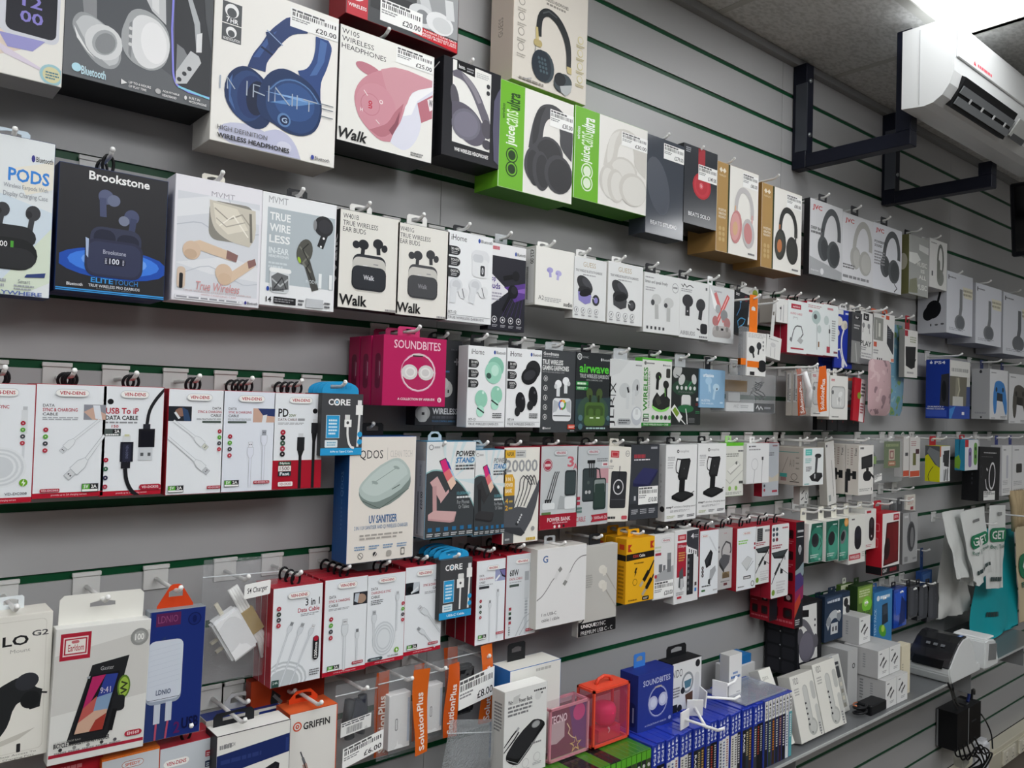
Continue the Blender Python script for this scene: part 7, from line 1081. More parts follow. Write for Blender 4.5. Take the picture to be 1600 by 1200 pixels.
RGS = [('r', 0, 0, 100, 100, 'a0182a')] + [('q', 62, 8 + 20 * i, 92, 16 + 20 * i, '3c1016', 4) for i in range(4)] + [('e', 76, 12 + 20 * i, 10, 2.2, '1b1416') for i in range(4)] + [('q', 12, 82, 42, 92, '3c1016', 6), ('q', 60, 82, 92, 92, '3c1016', 6), ('e', 27, 87, 11, 3.2, '232224'), ('e', 76, 87, 11, 3.2, '232224'), ('c', 78, 72, 8, 'b5a5a5'), ('z', 60, 18, 92, 21, 2, 'c06a74'), ('z', 60, 40, 92, 43, 2, 'c06a74'), ('z', 8, 94, 94, 96, 1, 'c85a66'), ('z', 8, 76, 40, 77, 1, 'c06a74')]
bx('gaming_mouse_box', 'gaming mouse box', 'tall red-sided box with a dark galaxy printed front, foremost of two', (1244, 816), (1254, 979), .112, .085, '9c1626', '1e2026', [('z', 20, 8, 90, 10, 1, 'c9cacd'), ('r', 10, 14, 90, 14.6, 'e4e4e6'), ('e', 50, 26, 18, 4, 'c0c2c6'), ('p', [(36, 24), (64, 24), (56, 31), (44, 31)], '9a9ca2'), ('p', [(0, 46), (40, 44), (100, 38), (100, 50), (50, 56), (0, 54)], '8a9aa0'), ('p', [(0, 50), (60, 48), (100, 54), (100, 66), (0, 68)], '4a3a70'), ('p', [(0, 66), (100, 60), (100, 72), (0, 82)], '8a2a5a'), ('p', [(0, 76), (60, 68), (70, 76), (0, 90)], 'b8402c'), ('z', 10, 92, 60, 97, 3, 'c9cacd')], g=None, sart=RGS)
bx('gaming_mouse_box', 'gaming mouse box', 'tall red box with only its patterned side showing, rearmost of two', (1204, 842), (1214, 968), 0.07, .06, '9c1626', '1e2026', [], g=None, sart=RGS)
# mice
def mouse(tl, br, lab, front, art, side='e4e4e0', t=.045, g=-2, tab=('sq', 'e2e0d4'), tw=.03, d=.12, pitch=0, bot=None, sart=None):
    bx('mouse_box', 'mouse box', lab, tl, br, d, t, side, front, art, g=g, tab=tab, tabw=tw, pitch=pitch, bot=bot, sart=sart, top='eceae2')
GRN = lambda c: [('e', 60, 60, 60, 50, '2f7a66'), ('e', 60, 62, 40, 34, '4a9a84'), ('e', 46, 44, 26, 18, c, -30), ('e', 42, 42, 18, 12, '232428', -30), ('z', 54, 8, 88, 11, 1, 'c9dcd6'), ('z', 12, 80, 70, 88, 2, 'c0d4ce')]
mouse((1264, 819), (1285, 876), 'white and green box with a slanted green front and dark mouse, nearest of three green', '1f5a4a', [('p', [(0, 0), (20, 0), (0, 60)], 'e6e8e4')] + GRN('2f3034') + [('l', [(80, 40), (90, 56), (70, 70)], 3, '1f2022'), ('e', 78, 94, 8, 3, 'a9c4bc')], t=.05)
mouse((1291, 815), (1309, 874), 'white and green box with a slanted green front and dark mouse, middle of three green', '1f5a4a', GRN('26272b'), t=.045)
mouse((1311, 811), (1325, 874), 'green box with an orange sticker and light grey mouse', '1f5a4a', GRN('77797c') + [('c', 76, 10, 22, 'd9954a'), ('c', 76, 10, 14, 'e8b070')], t=.04)
mouse((1327, 807), (1351, 877), 'white box with a long black mouse and a red word at its foot', 'e4e4de', [('z', 16, 6, 34, 9, 1, '3a3a3c'), ('q', 34, 22, 76, 72, '1b1c22', 22), ('q', 38, 24, 72, 50, '272833', 20), ('r', 53, 26, 57, 40, '0e0f12'), ('q', 2, 80, 72, 92, 'b8424c', 2), ('t', 'WIRELESS', 8, 83, 66, 89.5, 'ecd8d6', .02), ('z', 80, 78, 96, 88, 3, 'b5b5b0')], t=.045)
mouse((1352, 797), (1368, 856), 'white box with a slim black mouse, directly before the red windowed box', 'e2e2de', [('r', 14, 3, 54, 9, 'b83240'), ('q', 36, 20, 84, 80, '1f2024', 24), ('e', 60, 36, 12, 12, '3a3c40'), ('c', 60, 68, 5, 'c9c9c9'), ('z', 10, 88, 60, 94, 2, 'c06a70')], t=.045, bot='a01c28', d=.118)
bx('mouse_box', 'mouse box', 'red box with a white framed dark red window on a black base', (1379, 803), (1405, 893), .135, .05, 'b01c2a', 'e6e4e2', [('r', 0, 87, 100, 100, '17171a'), ('t', 'GM7', 6, 90, 30, 96, 'd0d0d0', .02), ('z', 46, 90, 84, 96, 1, '7a1a24'), ('r', 62, 3, 94, 13, 'b83240'), ('t', 'JEDEL', 66, 5.6, 90, 10.4, 'ecd4d4', .02), ('p', [(24, 16), (92, 15), (92, 82), (8, 85)], '4a0c12'), ('p', [(30, 18), (90, 17), (90, 80), (16, 82)], '6a1218'), ('e', 28, 58, 16, 18, '2a0a0e', -8), ('p', [(60, 20), (90, 18), (90, 60), (70, 70)], '74161c')], g=GM, tab=('sq', 'b4202c'), tabw=.05, hx=40, sart=[('q', 30, 16, 84, 30, 'c05a62', 8), ('q', 34, 18, 80, 28, 'b01c2a', 8), ('q', 20, 40, 76, 56, 'c05a62', 8), ('q', 24, 42, 72, 54, 'b01c2a', 8), ('r', 0, 87, 100, 100, '17171a')])
bx('mouse_box', 'mouse box', 'grey box with an upright oval mouse, last on the mouse hooks', (1411, 802), (1433, 877), .125, .045, '6a6b6c', 'a3a4a5', [('l', [(44, 2), (48, 20)], 3, '3a3a3c'), ('e', 56, 48, 28, 30, '55565a'), ('e', 58, 48, 22, 26, '3a3b3e'), ('e', 62, 50, 12, 20, '77787a'), ('r', 12, 86, 34, 96, '7a7b7c'), ('z', 68, 90, 92, 94, 1, '7a7b7c'), ('z', 10, 6, 34, 10, 1, 'd0d0d0')], g=GM, tab=('sq', '4a4b4e'), tabw=.034, roll=0)
bx('cable_card', 'cable card', 'small pale printed card hanging above the grey mouse box', (1416, 774), (1430, 797), .06, .006, 'd8d4cc', 'd9d5cc', [('z', 16, 14, 80, 60, 5, 'c09a94'), ('r', 46, 74, 78, 94, 'a03a44')], g=-1.75, tab=None)
bx('cable_card', 'cable card', 'small grey card with a white hook tip, before the pale printed card', (1392, 780), (1412, 800), .06, .006, '6a6b6d', '77797b', [('r', 10, 10, 40, 30, 'b5b7b8')], g=-1.75, tab=None)
# ================================================================== bottom left: hanging boxes under the fifth row (groove -4)
G4 = -4
bx('phone_mount_box', 'phone mount box', 'red-topped box at the lower edge, below the bicycle phone pouch box', (80, 1188), (156, 1320), D - .01, .03, '8c1220', 'a81a28', [('z', 10, 10, 60, 14, 1, 'd07a80')], g=G4, tab=('sq', 'b01a26'), tabw=.06, hx=52)
bx('cable_box', 'cable box', 'orange-topped white box at the lower edge with an orange word pill', (159, 1188), (244, 1320), D, .03, 'd2661a', 'c9ced3', pill(34, 7, 72, 14, 'c8501e', 'd6dade', 'b0562e', 'SPEEDY') + [('r', 0, 0, 100, 2, 'e0701c')], g=G4, tab=('loop', '17171a'), top='e0701c')
vd((250, 1171), (333, 1310), 'red-topped cable box at the lower edge with three square icons', [('q', 80, 12, 90, 18, 'b03a44', 1), ('q', 80, 22, 90, 28, '22304c', 1), ('q', 80, 32, 90, 38, '3a8a4a', 1), ('z', 82, 14, 88, 17, 2, 'e8d0d2'), ('z', 82, 24, 88, 27, 2, 'c9d2dc')], red=False, n=1, g=G4, d=D, t=.03, logo=(6, 12, 52, 20), front='c6ccd2')
bx('charger_box', 'charger box', 'white box with a broad navy band and black hang tab at the lower edge', (339, 1152), (447, 1330), D + .025, .045, '232428', 'e4e3de', [('z', 4, 7, 20, 10, 1, '8c8c8c'), ('t', 'ED TECH', 10, 6.6, 24, 9.4, '77777a', .02), ('p', [(0, 14), (100, 10), (100, 24), (0, 29)], '1d2c62'), ('z', 6, 18, 60, 21, 1, '2c3c74'), ('r', 94, 13, 98, 23, '2a3c78'), ('e', 14, 40, 14, 8, '1e1f24', -10), ('p', [(52, 42), (60, 33), (80, 29), (86, 31), (84, 42), (70, 46)], '1e1f24'), ('p', [(62, 40), (72, 34), (82, 32), (76, 44)], '2c2d34')], g=G4, tab=('sq', '1b1c20'), tabw=.062, hx=34, top='e6e5e0', tart=1)
bx('charger_box', 'charger box', 'blue-topped pale box half hidden behind the navy banded box', (322, 1128), (432, 1290), .055, .035, 'd9d7d0', 'dbd9d2', [('l', [(14, 12), (18, 9), (24, 11), (34, 8)], 1, 'b5a9a0'), ('r', 70, 2, 100, 5, '22357c')], g=G4, tab=('oct', 'c9cbcc'), tabw=.045, top='1f3580')
bx('cable_box', 'cable box', 'white box of a jack lead with orange edges and stacked orange loops', (453, 1117), (521, 1300), D + .01, .05, 'd2562c', 'e2e0db', [('r', 98, 0, 100, 100, 'd8603a'), ('c', 16, 10.5, 9, 'd0502e'), ('c', 16, 10.5, 6.4, 'e2e0db'), ('c', 16, 10.5, 4, 'd0502e'), ('c', 16, 10.5, 1.6, 'e2e0db'), ('t', 'GRIFFIN', 28, 8.5, 84, 14, '2c2c2e', .05), ('l', [(24, 30), (30, 36)], 2.6, '55565a'), ('l', [(29, 35), (34, 40)], 5, '6a6b70'), ('l', [(33, 40), (40, 49)], 9, 'a98a80'), ('l', [(32, 39), (41, 50)], 2, '2c2c2e'), ('l', [(40, 48), (50, 58), (58, 68), (66, 84), (70, 100)], 10, '26262a')], g=G4, tab=('oct', 'e04a22'), tabw=.05, top='dc6436', hx=50, hl=.12)
r = bx('phone_mount_box', 'phone mount box', 'dark orange card box with stacked pale words, under the red-edged cable boxes', (392, 1066), (505, 1130), .045, .02, '8c2a16', '97301a', [('r', 0, 0, 26, 100, 'b0401c'), ('t', 'REP', 48, 44, 64, 58, 'b8603a', .02), ('t', 'UNI', 48, 64, 62, 78, 'b8603a', .02), ('t', 'ACC', 48, 84, 64, 98, 'b8603a', .02), ('p', [(28, 20), (40, 34), (34, 48), (44, 60), (30, 70), (26, 40)], '2a2c2e'), ('l', [(30, 30), (40, 44), (32, 56)], 4, '77797b')], g=G4, tab=None)

# ================================================================== clear zip bags
BAGM = clear_mat('clear_bag', 'e6ecf0', 0.15, 0.1, 1.0)
FROST = clear_mat('frosted_bag', 'dfe6ea', 0.34, 0.15, 1.0)
def sheet(mb, P, nu, nv, m, puff, seed, wr=0.004, two=True):
    """a bag of two crinkled sheets: P(u, v) gives the flat point, u and v from 0 to 1"""
    for side in ((-1, 1) if two else (-1,)):
        vs, fs = [], []
        for j in range(nv + 1):
            for i in range(nu + 1):
                u, v = i / nu, j / nv
                p = Vector(P(u, v))
                e = (math.sin(PI * u) * math.sin(PI * min(1, max(0, v)))) ** 0.6
                n = noise.noise(Vector((u * 5 + seed, v * 6, side * 3.0)))
                p.y += side * (puff * e) + wr * n * (e + 0.15)
                vs.append(p)
        for j in range(nv):
            for i in range(nu):
                a = j * (nu + 1) + i
                fs.append((a, a + 1, a + nu + 2, a + nu + 1))
        mb.add(vs, fs, m, True)

def zipbag(name, cat, label, tl, br, d, puff, seed, g, content, sticker=None, lean=0.0, hx=50, group=None, hooked=True, strip=None, film=None):
    a, b = at(tl[0], tl[1], -d), at(br[0], br[1], -d)
    w, h = b.x - a.x, a.z - b.z
    o = empty(name, ((a.x + b.x) / 2, -d, b.z), label, cat, group)
    o.rotation_euler = (0, math.radians(lean), 0)
    m = MB()
    sheet(m, lambda u, v: (-w / 2 + u * w, 0, v * h), 12, 14, film or BAGM, puff, seed, .007)
    m.tube([(-w / 2, 0, h * .86), (w / 2, 0, h * .86)], .0011, mat('dfe4e8', .2), 6)
    m.build('bag_film', o)
    content(o, w, h)
    if strip:
        tx, c = strip
        s = MB()
        for ua, ub, yy, cc in ((-.50, -.20, puff * .5, 'b04812'), (.18, .52, -puff, c)):
            vs, fs, n = [], [], 10
            for k in range(n + 1):
                v = k / n
                bow = .03 * math.sin(v * 5 + seed) * w
                for u in (ua, (ua + ub) / 2, ub):
                    vs.append((w * u + bow, yy - .004 * math.sin(3 * v + u * 6 + seed) - (.006 if yy < 0 else 0), h * (.01 + .97 * v)))
            for k in range(n):
                for j in range(2):
                    fs.append((3 * k + j, 3 * k + j + 1, 3 * k + 4 + j, 3 * k + 3 + j))
            s.add(vs, fs, mat(cc, .25), True)
            tv, tf, asp = text_shape(tx, .05)
            um = (ua + ub) / 2
            s.add([(w * (um + .075 - .15 * y) + .03 * math.sin((.04 + .68 * x) * 5 + seed) * w, yy - .0012 - .004 * math.sin(3 * (.04 + .68 * x) + (um + .075 - .15 * y) * 6 + seed) - (.006 if yy < 0 else 0), h * (.05 + .66 * x)) for x, y in tv], tf, mat('f4e4d8', .4))
        s.build('printed_strip', o)['label'] = 'orange printed strip'
    if sticker:
        u0, v0, u1, v1, items, tilt = sticker
        s = MB()
        sw, sh = (u1 - u0) * w, (v1 - v0) * h
        art_into(s, items, sw, sh, lambda x, z, of: (-w / 2 + u0 * w + x, -puff - .017 - of, h - v1 * h + z + tilt * x), 0)
        s.build('price_label', o)
    if hooked:
        hook((a.x + b.x) / 2 - w / 2 + w * hx / 100, g, d + .005, 'white hook carrying the ' + trim(label, 12))
    return o
def s4(o, w, h):
    m = MB()
    ang = math.radians(32)
    ax, az = Vector((math.cos(ang), 0, math.sin(ang))), Vector((-math.sin(ang), 0, math.cos(ang)))
    c = Vector((-w * .06, 0, h * .38))
    m.obox(c, ax * w * .19, Vector((0, .011, 0)), az * h * .20, mat('e9eaec', .3)); m.build('wall_plug', o, .004, 2)
    m = MB()
    for k in (-1, 1):
        m.obox(c - ax * w * .22 + az * k * .008, ax * .008, Vector((0, .003, 0)), az * .002, mat('c9c2b0', .3, .4))
    m.obox(c + az * h * .24, ax * .003, Vector((0, .002, 0)), az * .012, mat('d8d2c0', .4)); m.build('plug_pin', o)
    m = MB()
    for k in range(4):
        off = ax * (w * .22 + .004 * k)
        m.tube([c + off - az * h * .36 + Vector((-.008, 0, 0)), c + off - az * h * .2, c + off + az * h * .1, c + off + az * h * .34], .0027, mat('eeeeec', .3), 7)
    m.build('charging_lead', o)
    m = MB(); m.obox(c + ax * (w * .22 + .006), ax * .011, Vector((0, .0046, 0)), az * h * .11, mat('a8905c', .5)); m.build('lead_wrap', o)
zipbag('charger_bag', 'charger bag', 'clear zip bag of a white plug and lead with a handwriting-style sticker', (312, 878), (424, 1050), .075, .014, 3.1, -2, s4, (.44, .19, .79, .31, [('q', 0, 0, 100, 100, 'f2f2f0', 8), ('t', 'S4 Charger', 12, 30, 88, 78, '2a2a2c', .01)], .12), lean=2, hx=56)
def strapc(o, w, h):
    m = MB()
    m.tube([(-.012, 0, h * .78), (-.016, 0, h * .5), (-.01, 0, h * .3)], .009, mat('1c1d22', .4)); m.tube([(.012, .002, h * .8), (.016, .002, h * .5), (.01, .002, h * .32)], .008, mat('22242e', .4))
    m.obox((0, 0, h * .66), (.014, 0, 0), (0, .006, 0), (0, 0, .014), mat('2a2c38', .25)); m.build('coiled_lead', o)
    m = MB(); art_into(m, [('r', 0, 0, 100, 100, 'e6e6e4'), ('z', 4, 8, 94, 30, 2, '55565a'), ('x', 20, 42, 70, 88, '55565a')], w * .72, h * .18, lambda x, z, of: (-w * .44 + x, -.0135 - of, h * .37 + z + .12 * x), 0); m.build('bar_code_label', o)
zipbag('cable_bag', 'cable bag', 'clear zip bag of a dark coiled lead with two white bar code labels', (523, 1072), (585, 1178), .10, .012, 5.2, -4, strapc, (.02, .72, .98, .97, price('£6.00'), .22), hx=60, lean=1)
def whitebox(o, w, h):
    m = MB(); m.box(-w * .30, -.008, h * .10, w * .20, .012, h * .72, card('e6e6e6'))
    m.build('carton', o, .0008)
    m = MB(); art_into(m, [('q', 30, 44, 42, 66, '8c8c8e', 5), ('q', 33, 46, 39, 64, 'e6e6e6', 3), ('r', 86, 10, 96, 90, 'b9c6d8')], w * .5, h * .62, lambda x, z, of: (-w * .30 + x, -.0082 - of, h * .10 + z)); m.build('box_print', o)
zipbag('cable_bag', 'cable bag', 'clear bag of a white carton with a bold orange strip, front bag', (592, 1050), (655, 1170), .105, .016, 7.3, -4, whitebox, strip=('SolutionPlus', 'd8641c'), hx=60)
zipbag('cable_bag', 'cable bag', 'clear bag of a plain white carton with an orange strip, middle bag', (650, 1040), (702, 1145), .095, .014, 9.7, -4, whitebox, strip=('SolutionPlus', 'd0581a'), hx=62)
def blackbox(o, w, h):
    m = MB(); m.obox((-w * .12, 0, h * .45), (w * .26, 0, 0), (0, .012, 0), (0, 0, h * .30), mat('15161a', .4)); m.build('black_adapter', o, .006, 2)
zipbag('cable_bag', 'cable bag', 'clear bag of a black adapter with an orange strip and tilted price label', (700, 1012), (757, 1122), .085, .014, 11.4, -4, blackbox, (.04, .36, .96, .72, price('£8.00'), .16), strip=('SolutionPlus', 'd8641c'), hx=88)
zipbag('cable_bag', 'cable bag', 'empty crumpled clear bag at the lower edge beside the blue-sided box', (678, 1140), (756, 1260), .155, .018, 13.9, -5, lambda o, w, h: None, hx=50, hooked=False, lean=12, film=FROST)

# ================================================================== display shelf with game cases
SZ = -0.76 + Z0
CT = -0.607 + Z0
o = empty('display_shelf', (2.05, -.13, SZ - .006), 'long grey shelf with a pale front edge fixed low on the wall', 'shelf')
m2 = MB(); m2.box(-1.5, -.13, -.0, 1.5, .129, .006, mat('66686a', .3)); m2.build('shelf_board', o)
m2 = MB(); m2.box(-1.5, -.1325, .001, 1.5, -.1302, .0075, mat('b5b8b8', .2)); m2.build('front_edge', o)
for xx in (-1.3, -.2, .9, 1.4):
    m2 = MB(); m2.prism([(xx, -.10), (xx + .004, -.10), (xx + .004, -.001), (xx, -.001)], -.09, .129, mat('8a8c8e', .3)); m2.build('support_bracket', o)

ORD = ['first', 'second', 'third', 'fourth', 'fifth', 'sixth', 'seventh', 'eighth', 'ninth', 'tenth', 'eleventh', 'twelfth', 'thirteenth', 'fourteenth', 'fifteenth', 'sixteenth', 'seventeenth', 'eighteenth', 'nineteenth', 'twentieth']
def ordn(i):
    return ORD[i] if i < 20 else 'twenty-' + ORD[i - 20]
def game(x, w, kind, spine, label, tx, tc, ztop=CT, y0=-.248, cover=None):
    o = empty('game_case', (x, y0 + .065, SZ), label, 'game case', {'b': 'blue game cases on the shelf', 'w': 'white-headed game cases on the shelf', 'g': 'green game cases on the shelf'}[kind])
    h = ztop - SZ
    shell = {'b': '2238a8', 'w': '3a4a9c', 'g': '3f7a22' if tx else '1b1d1c'}[kind]
    m = MB(); m.box(-w / 2 + .0004, -.065, 0, w / 2 - .0004, .065, h, mat(shell, .18, 0, .4)); m.build('case_shell', o, .0012)
    s = MB()
    hd = {'b': '22389c', 'w': 'e4e4e2', 'g': '5aa82c'}[kind]
    it = [('r', 0, 2, 100, 100, spine), ('r', 0, 1, 100, 30 if kind != 'g' else 12, hd)]
    lc = 'dfe4f2' if kind == 'b' else '2a2a2e'
    if kind != 'g':
        it += [('p', [(36, 6), (50, 3), (50, 9), (36, 9)], lc), ('e', 50, 8, 26, 1.6, lc), ('r', 44, 3, 56, 9, lc), ('t', 'PS4' if kind == 'b' else 'PS5', 24, 12, 76, 27, lc, .03, -90)]
    else:
        it += [('c', 50, 20, 30, 'd8d8d4'), ('l', [(36, 22), (64, 18)], 8, '3a6a2a')]
    if tx == 'RAGE':
        it.append(('t', tx, 26, 36, 76, 62, tc, .03, -90))
    else:
        it.append(('z', 28, 34 if kind != 'g' else 28, 72, 60 + len(tx) * 3, 12, tc))
    art_into(s, it, w - .002, h - .002, lambda X, Z, of: (-w / 2 + .001 + X, -.0652 - of, Z + .001), 0)
    s.build('spine_insert', o)
    return o
SP = [('1b1c20', 'GAME', 'c9c9c9'), ('d9d9d6', 'SPORT', '2a2a2e'), ('33353b', 'RACER', 'e0e0e0'), ('e2e2de', 'CITY', '8a2a2a'), ('26303a', 'WAR', 'd0c090'), ('c9cdd2', 'CHAMPIONS', '26262a'), ('2b2b2f', 'STORM', 'e6e6e6'), ('15161a', 'NIGHT', 'b84a3a'), ('dcdad2', 'WORLD', '3a3a40'), ('3a2f2a', 'LEGEND', 'd8b060'), ('e4e4e2', 'FOOTBALL', '2a4a8a'), ('1e1f24', 'RAGE', 'f0f0f0')]
PW = .01475
gx0 = 1.267
for i in range(27):
    s_, t_, c_ = SP[(i * 5 + 2) % 12]
    big = (i == 0)
    game(gx0 + PW * (i + .5), PW, 'b', '2a4aa0' if big else s_, 'blue game case standing %s in the row after the green cases' % ordn(i), t_ if not big else 'PS4', c_, CT + (.002 if i % 4 == 1 else 0), -.248 + .002 * ((i * 7) % 3))
for i in range(8):
    s_, t_, c_ = [('1b1c20', 'ZERO', 'd0d0d0'), ('2a3a34', 'FOREST', 'c9d8c9'), ('3a2a1c', 'RUNNER', 'e08a3a'), ('1d2430', 'OCEAN', 'e6e6e6'), ('33202a', 'CRIME', 'd0a0a0'), ('15161a', 'LEGACY', 'f0f0f0'), ('dfe2e4', 'STADIUM', '2a4a6a'), ('5aa6ae', 'SKY', 'f0f4f4')][i]
    game(gx0 + PW * (27.5 + i), PW, 'w', s_, 'white-headed game case standing %s of eight at the end of the row' % ordn(i), t_, c_, CT + .002, -.248)
for i in range(16):
    game(gx0 - PW * (i + .5) - .001, PW, 'g', '26282a' if i % 3 else '3a4a2c', ('green' if i not in (6, 7, 10, 11, 12) else 'green-headed black') + ' game case standing %s before the first blue one' % ordn(i), '' if i in (6, 7, 10, 11, 12) else 'abcd'[:1 + i % 4], 'dadad6', CT - .004, -.246)
# clear film wallet and things lying on the cases
def flat(name, cat, label, x0, x1, y0, y1, z, th, c, part):
    o = empty(name, ((x0 + x1) / 2, (y0 + y1) / 2, z), label, cat)
    m = MB(); m.box(-(x1 - x0) / 2, -(y1 - y0) / 2, 0, (x1 - x0) / 2, (y1 - y0) / 2, th, c); m.build(part, o, .0005)
    return o
ST = dict(rest=CT)
bx('charger_box', 'charger box', 'tall white box with a bright blue side and black hang tab on the game cases', ('m', .975, 1.105), (CT, CT + .175), .148, .055, '1b66b0', 'e0e0db', [('z', 50, 4, 80, 7, 1, 'b5b5b0')], g=None, tab=('sq', '1b1c1f', .03), tabw=.044, rest=CT, top='dcdbd4', sart=[('t', 'QDOS', 46, 32, 68, 56, '8ab4dc', .0, 90), ('r', 56, 60, 58, 66, '8ab4dc'), ('z', 52, 68, 60, 90, 6, '4a86c0')], hx=40)
bx('power_bank_box', 'power bank box', 'white box of a flat black wireless power bank standing before the blue-sided box', ('m', .93, 1.033), (CT, CT + .157), .188, .035, 'd2d2ce', 'e2e3e1', [('t', 'Wireless Power Bank', 8, 11, 64, 16, '3a3a3d', .03), ('z', 8, 18, 64, 29, 3, '77787a'), ('z', 68, 6, 96, 8, 1, '3a3a3d'), ('c', 78, 13, 8, 'd6d7d5'), ('c', 87, 11, 2, '55565a'), ('p', [(20, 8), (36, 6), (30, 16), (18, 16)], 'c9cac8'),
    ('p', [(6, 74), (10, 68), (64, 41), (70, 40), (94, 46), (96, 50), (40, 84), (34, 86), (8, 78)], '17181a'), ('p', [(8, 73), (12, 68), (64, 42), (70, 41), (92, 46), (38, 79), (30, 79)], '2b2c2f'), ('l', [(8, 77), (34, 85), (96, 51)], 1, 'b5b6b8'), ('e', 74, 46, 10, 4, '8f9192', 6), ('e', 74, 46, 8, 3, 'a5a7a8', 6), ('l', [(0, 62), (18, 52), (30, 46)], 3, '1d1d20'), ('l', [(0, 68), (24, 56), (34, 49)], 3, '1d1d20'), ('l', [(29, 47), (34, 44)], 5, 'a9aaac'), ('z', 64, 66, 88, 68, 1, '8c8c8e')] + [('c', 24 + 27 * i, 90 - 3 * i, 8, 'c5c6c6') for i in range(3)] + [('c', 24 + 27 * i, 90 - 3 * i, 7, 'e2e3e1') for i in range(3)] + [('z', 14 + 27 * i, 96 - 3 * i, 34 + 27 * i, 98.5 - 3 * i, 2, 'a9aaac') for i in range(3)],
   g=None, rest=CT, top='e8e8e4', sart=[('z', 20, 14, 80, 46, 9, '77787a')])
TINT = clear_mat('pink_clear', 'e04a64', 0.38, 0.08)
ORG = mat('e2513a', .3)
def clearbox(label, x0, x1, y, t, h, m_edge, m_film, top, insert, name='earbud_case_box'):
    o = empty(name, ((x0 + x1) / 2, y + t / 2, CT), label, 'earbud case box')
    w = (x1 - x0) / 2
    f = MB()
    e = .0022
    for sx in (-1, 1):
        for sy in (-1, 1):
            f.box(sx * w - e * (sx > 0) * 2, sy * t / 2 - e * (sy > 0) * 2, 0, sx * w + e * (sx < 0) * 2, sy * t / 2 + e * (sy < 0) * 2, h, m_edge)
    for z in (0, h - 2 * e):
        f.box(-w, -t / 2, z, w, -t / 2 + 2 * e, z + 2 * e, m_edge); f.box(-w, t / 2 - 2 * e, z, w, t / 2, z + 2 * e, m_edge)
        f.box(-w, -t / 2, z, -w + 2 * e, t / 2, z + 2 * e, m_edge); f.box(w - 2 * e, -t / 2, z, w, t / 2, z + 2 * e, m_edge)
    f.build('edge_frame', o)
    f = MB(); f.box(-w + .0008, -t / 2 + .0008, .0008, w - .0008, t / 2 - .0008, h - .0008, m_film); f.build('clear_shell', o)
    insert(o, w, t, h)
    return o
def podcase(c):
    def ins(o, w, t, h):
        m = MB()
        prof = [(.0001, .0), (.014, .001), (.021, .008), (.023, .02), (.0235, .0265)]
        m.lathe([(r * .98, z) for r, z in prof], (w * .08, 0, h * .26), mat(c, .4), 20)
        m.lathe([(.0235, 0), (.023, .008), (.019, .015), (.010, .018), (.0001, .0185)], (w * .08, 0, h * .26 + .027), mat(c, .4), 20)
        m.build('silicone_case', o)
        m = MB(); m.box(-w * .5, -.014, .003, w * .7, .014, h * .24, mat('c23a48', .4)); m.build('base_card', o)
        m = MB(); m.tube([(w * .1 * math.sin(k), -.015 + .001 * k, h * .25 - .004 * k) for k in range(6)], .002, mat('d8c9cc', .2), 6); m.build('carabiner_clip', o)
    return ins
oc = clearbox('orange-red framed clear box holding a pink rounded earbud case', 1.157, 1.262, -.190, .048, .112, ORG, TINT, None, podcase('e63a72'))
m = MB(); m.box(-.048, -.022, .1121, .048, .022, .1135, ORG); m.tube([(-.022, 0, .113), (-.016, 0, .123), (0, 0, .127), (.016, 0, .123), (.022, 0, .113)], .0035, ORG, 8); m.build('carry_handle', oc)
def starin(o, w, t, h):
    m = MB()
    art_into(m, [('r', 0, 0, 100, 100, '5a2c3c'), ('p', [(50, 0), (100, 0), (100, 100), (66, 80)], '4a2c6a'), ('c', 78, 20, 16, 'c0347a'), ('p', [(0, 30), (40, 26), (40, 60), (20, 70), (0, 68)], 'b9aeb0'), ('t', 'TECNO', 2, 14, 46, 30, 'e8dfe2', .03), ('p', [(70, 66), (74, 78), (86, 78), (76, 85), (80, 97), (70, 90), (60, 97), (64, 85), (54, 78), (66, 78)], 'c9b86a'), ('p', [(70, 71), (73, 79), (79, 79.5), (74, 84), (76, 91), (70, 87.5), (64, 91), (66, 84), (61, 79.5), (67, 79)], '5a2c4a'), ('l', [(46, 36), (54, 48), (50, 56), (60, 66), (68, 70)], 2, 'd8cfa0'), ('r', 0, 97, 100, 100, '6fbf7a')], 2 * w - .004, h - .004, lambda X, Z, of: (-w + .002 + X, -t / 2 + .004 - of, Z + .002), 0)
    m.build('printed_backing', o)
clearbox('dark purple clear box with a star charm between the power bank and orange box', 1.045, 1.150, -.185, .045, .100, clear_mat('film_edge', 'f0a0b0', .6), clear_mat('film_pink', 'e8a0b4', .2, .05), None, starin)
BB = '2a3a8c'
bx('earphone_box', 'earphone box', 'indigo cube box with white ring earphones standing on the game cases', ('m', 1.285, 1.400), (CT, CT + .118), .192, .05, '22307c', BB, [('t', 'SOUNDBITES', 14, 12, 90, 22, 'c3c8e0', .01), ('e', 56, 54, 28, 28, '7a84b8'), ('e', 56, 54, 26, 26, 'c9cde0'), ('e', 56, 54, 25, 25, '26358a'), ('q', 46, 27, 66, 30, 'b5aea0', 3), ('e', 42, 55, 13, 12, 'b9bdd8'), ('p', [(28, 56), (38, 48), (40, 62)], 'b9bdd8'), ('e', 43, 55, 8, 8, 'ced2e6'), ('e', 70, 53, 13, 12, 'b9bdd8'), ('p', [(84, 54), (76, 46), (74, 60)], 'b9bdd8'), ('e', 69, 53, 8, 8, 'ced2e6'), ('t', 'A COLLECTION BY AIRBUDS', 20, 90, 80, 93, 'aab2d8', .02), ('e', 90, 90, 4, 3.4, 'aab2d8')], g=None, tab=('sq', '3f7fd0', .024), tabw=.036, rest=CT, hx=42, sart=[('q', 40, 50, 90, 92, '1a2560', 18), ('l', [(76, 58), (76, 84)], 8, '8a90b8')])
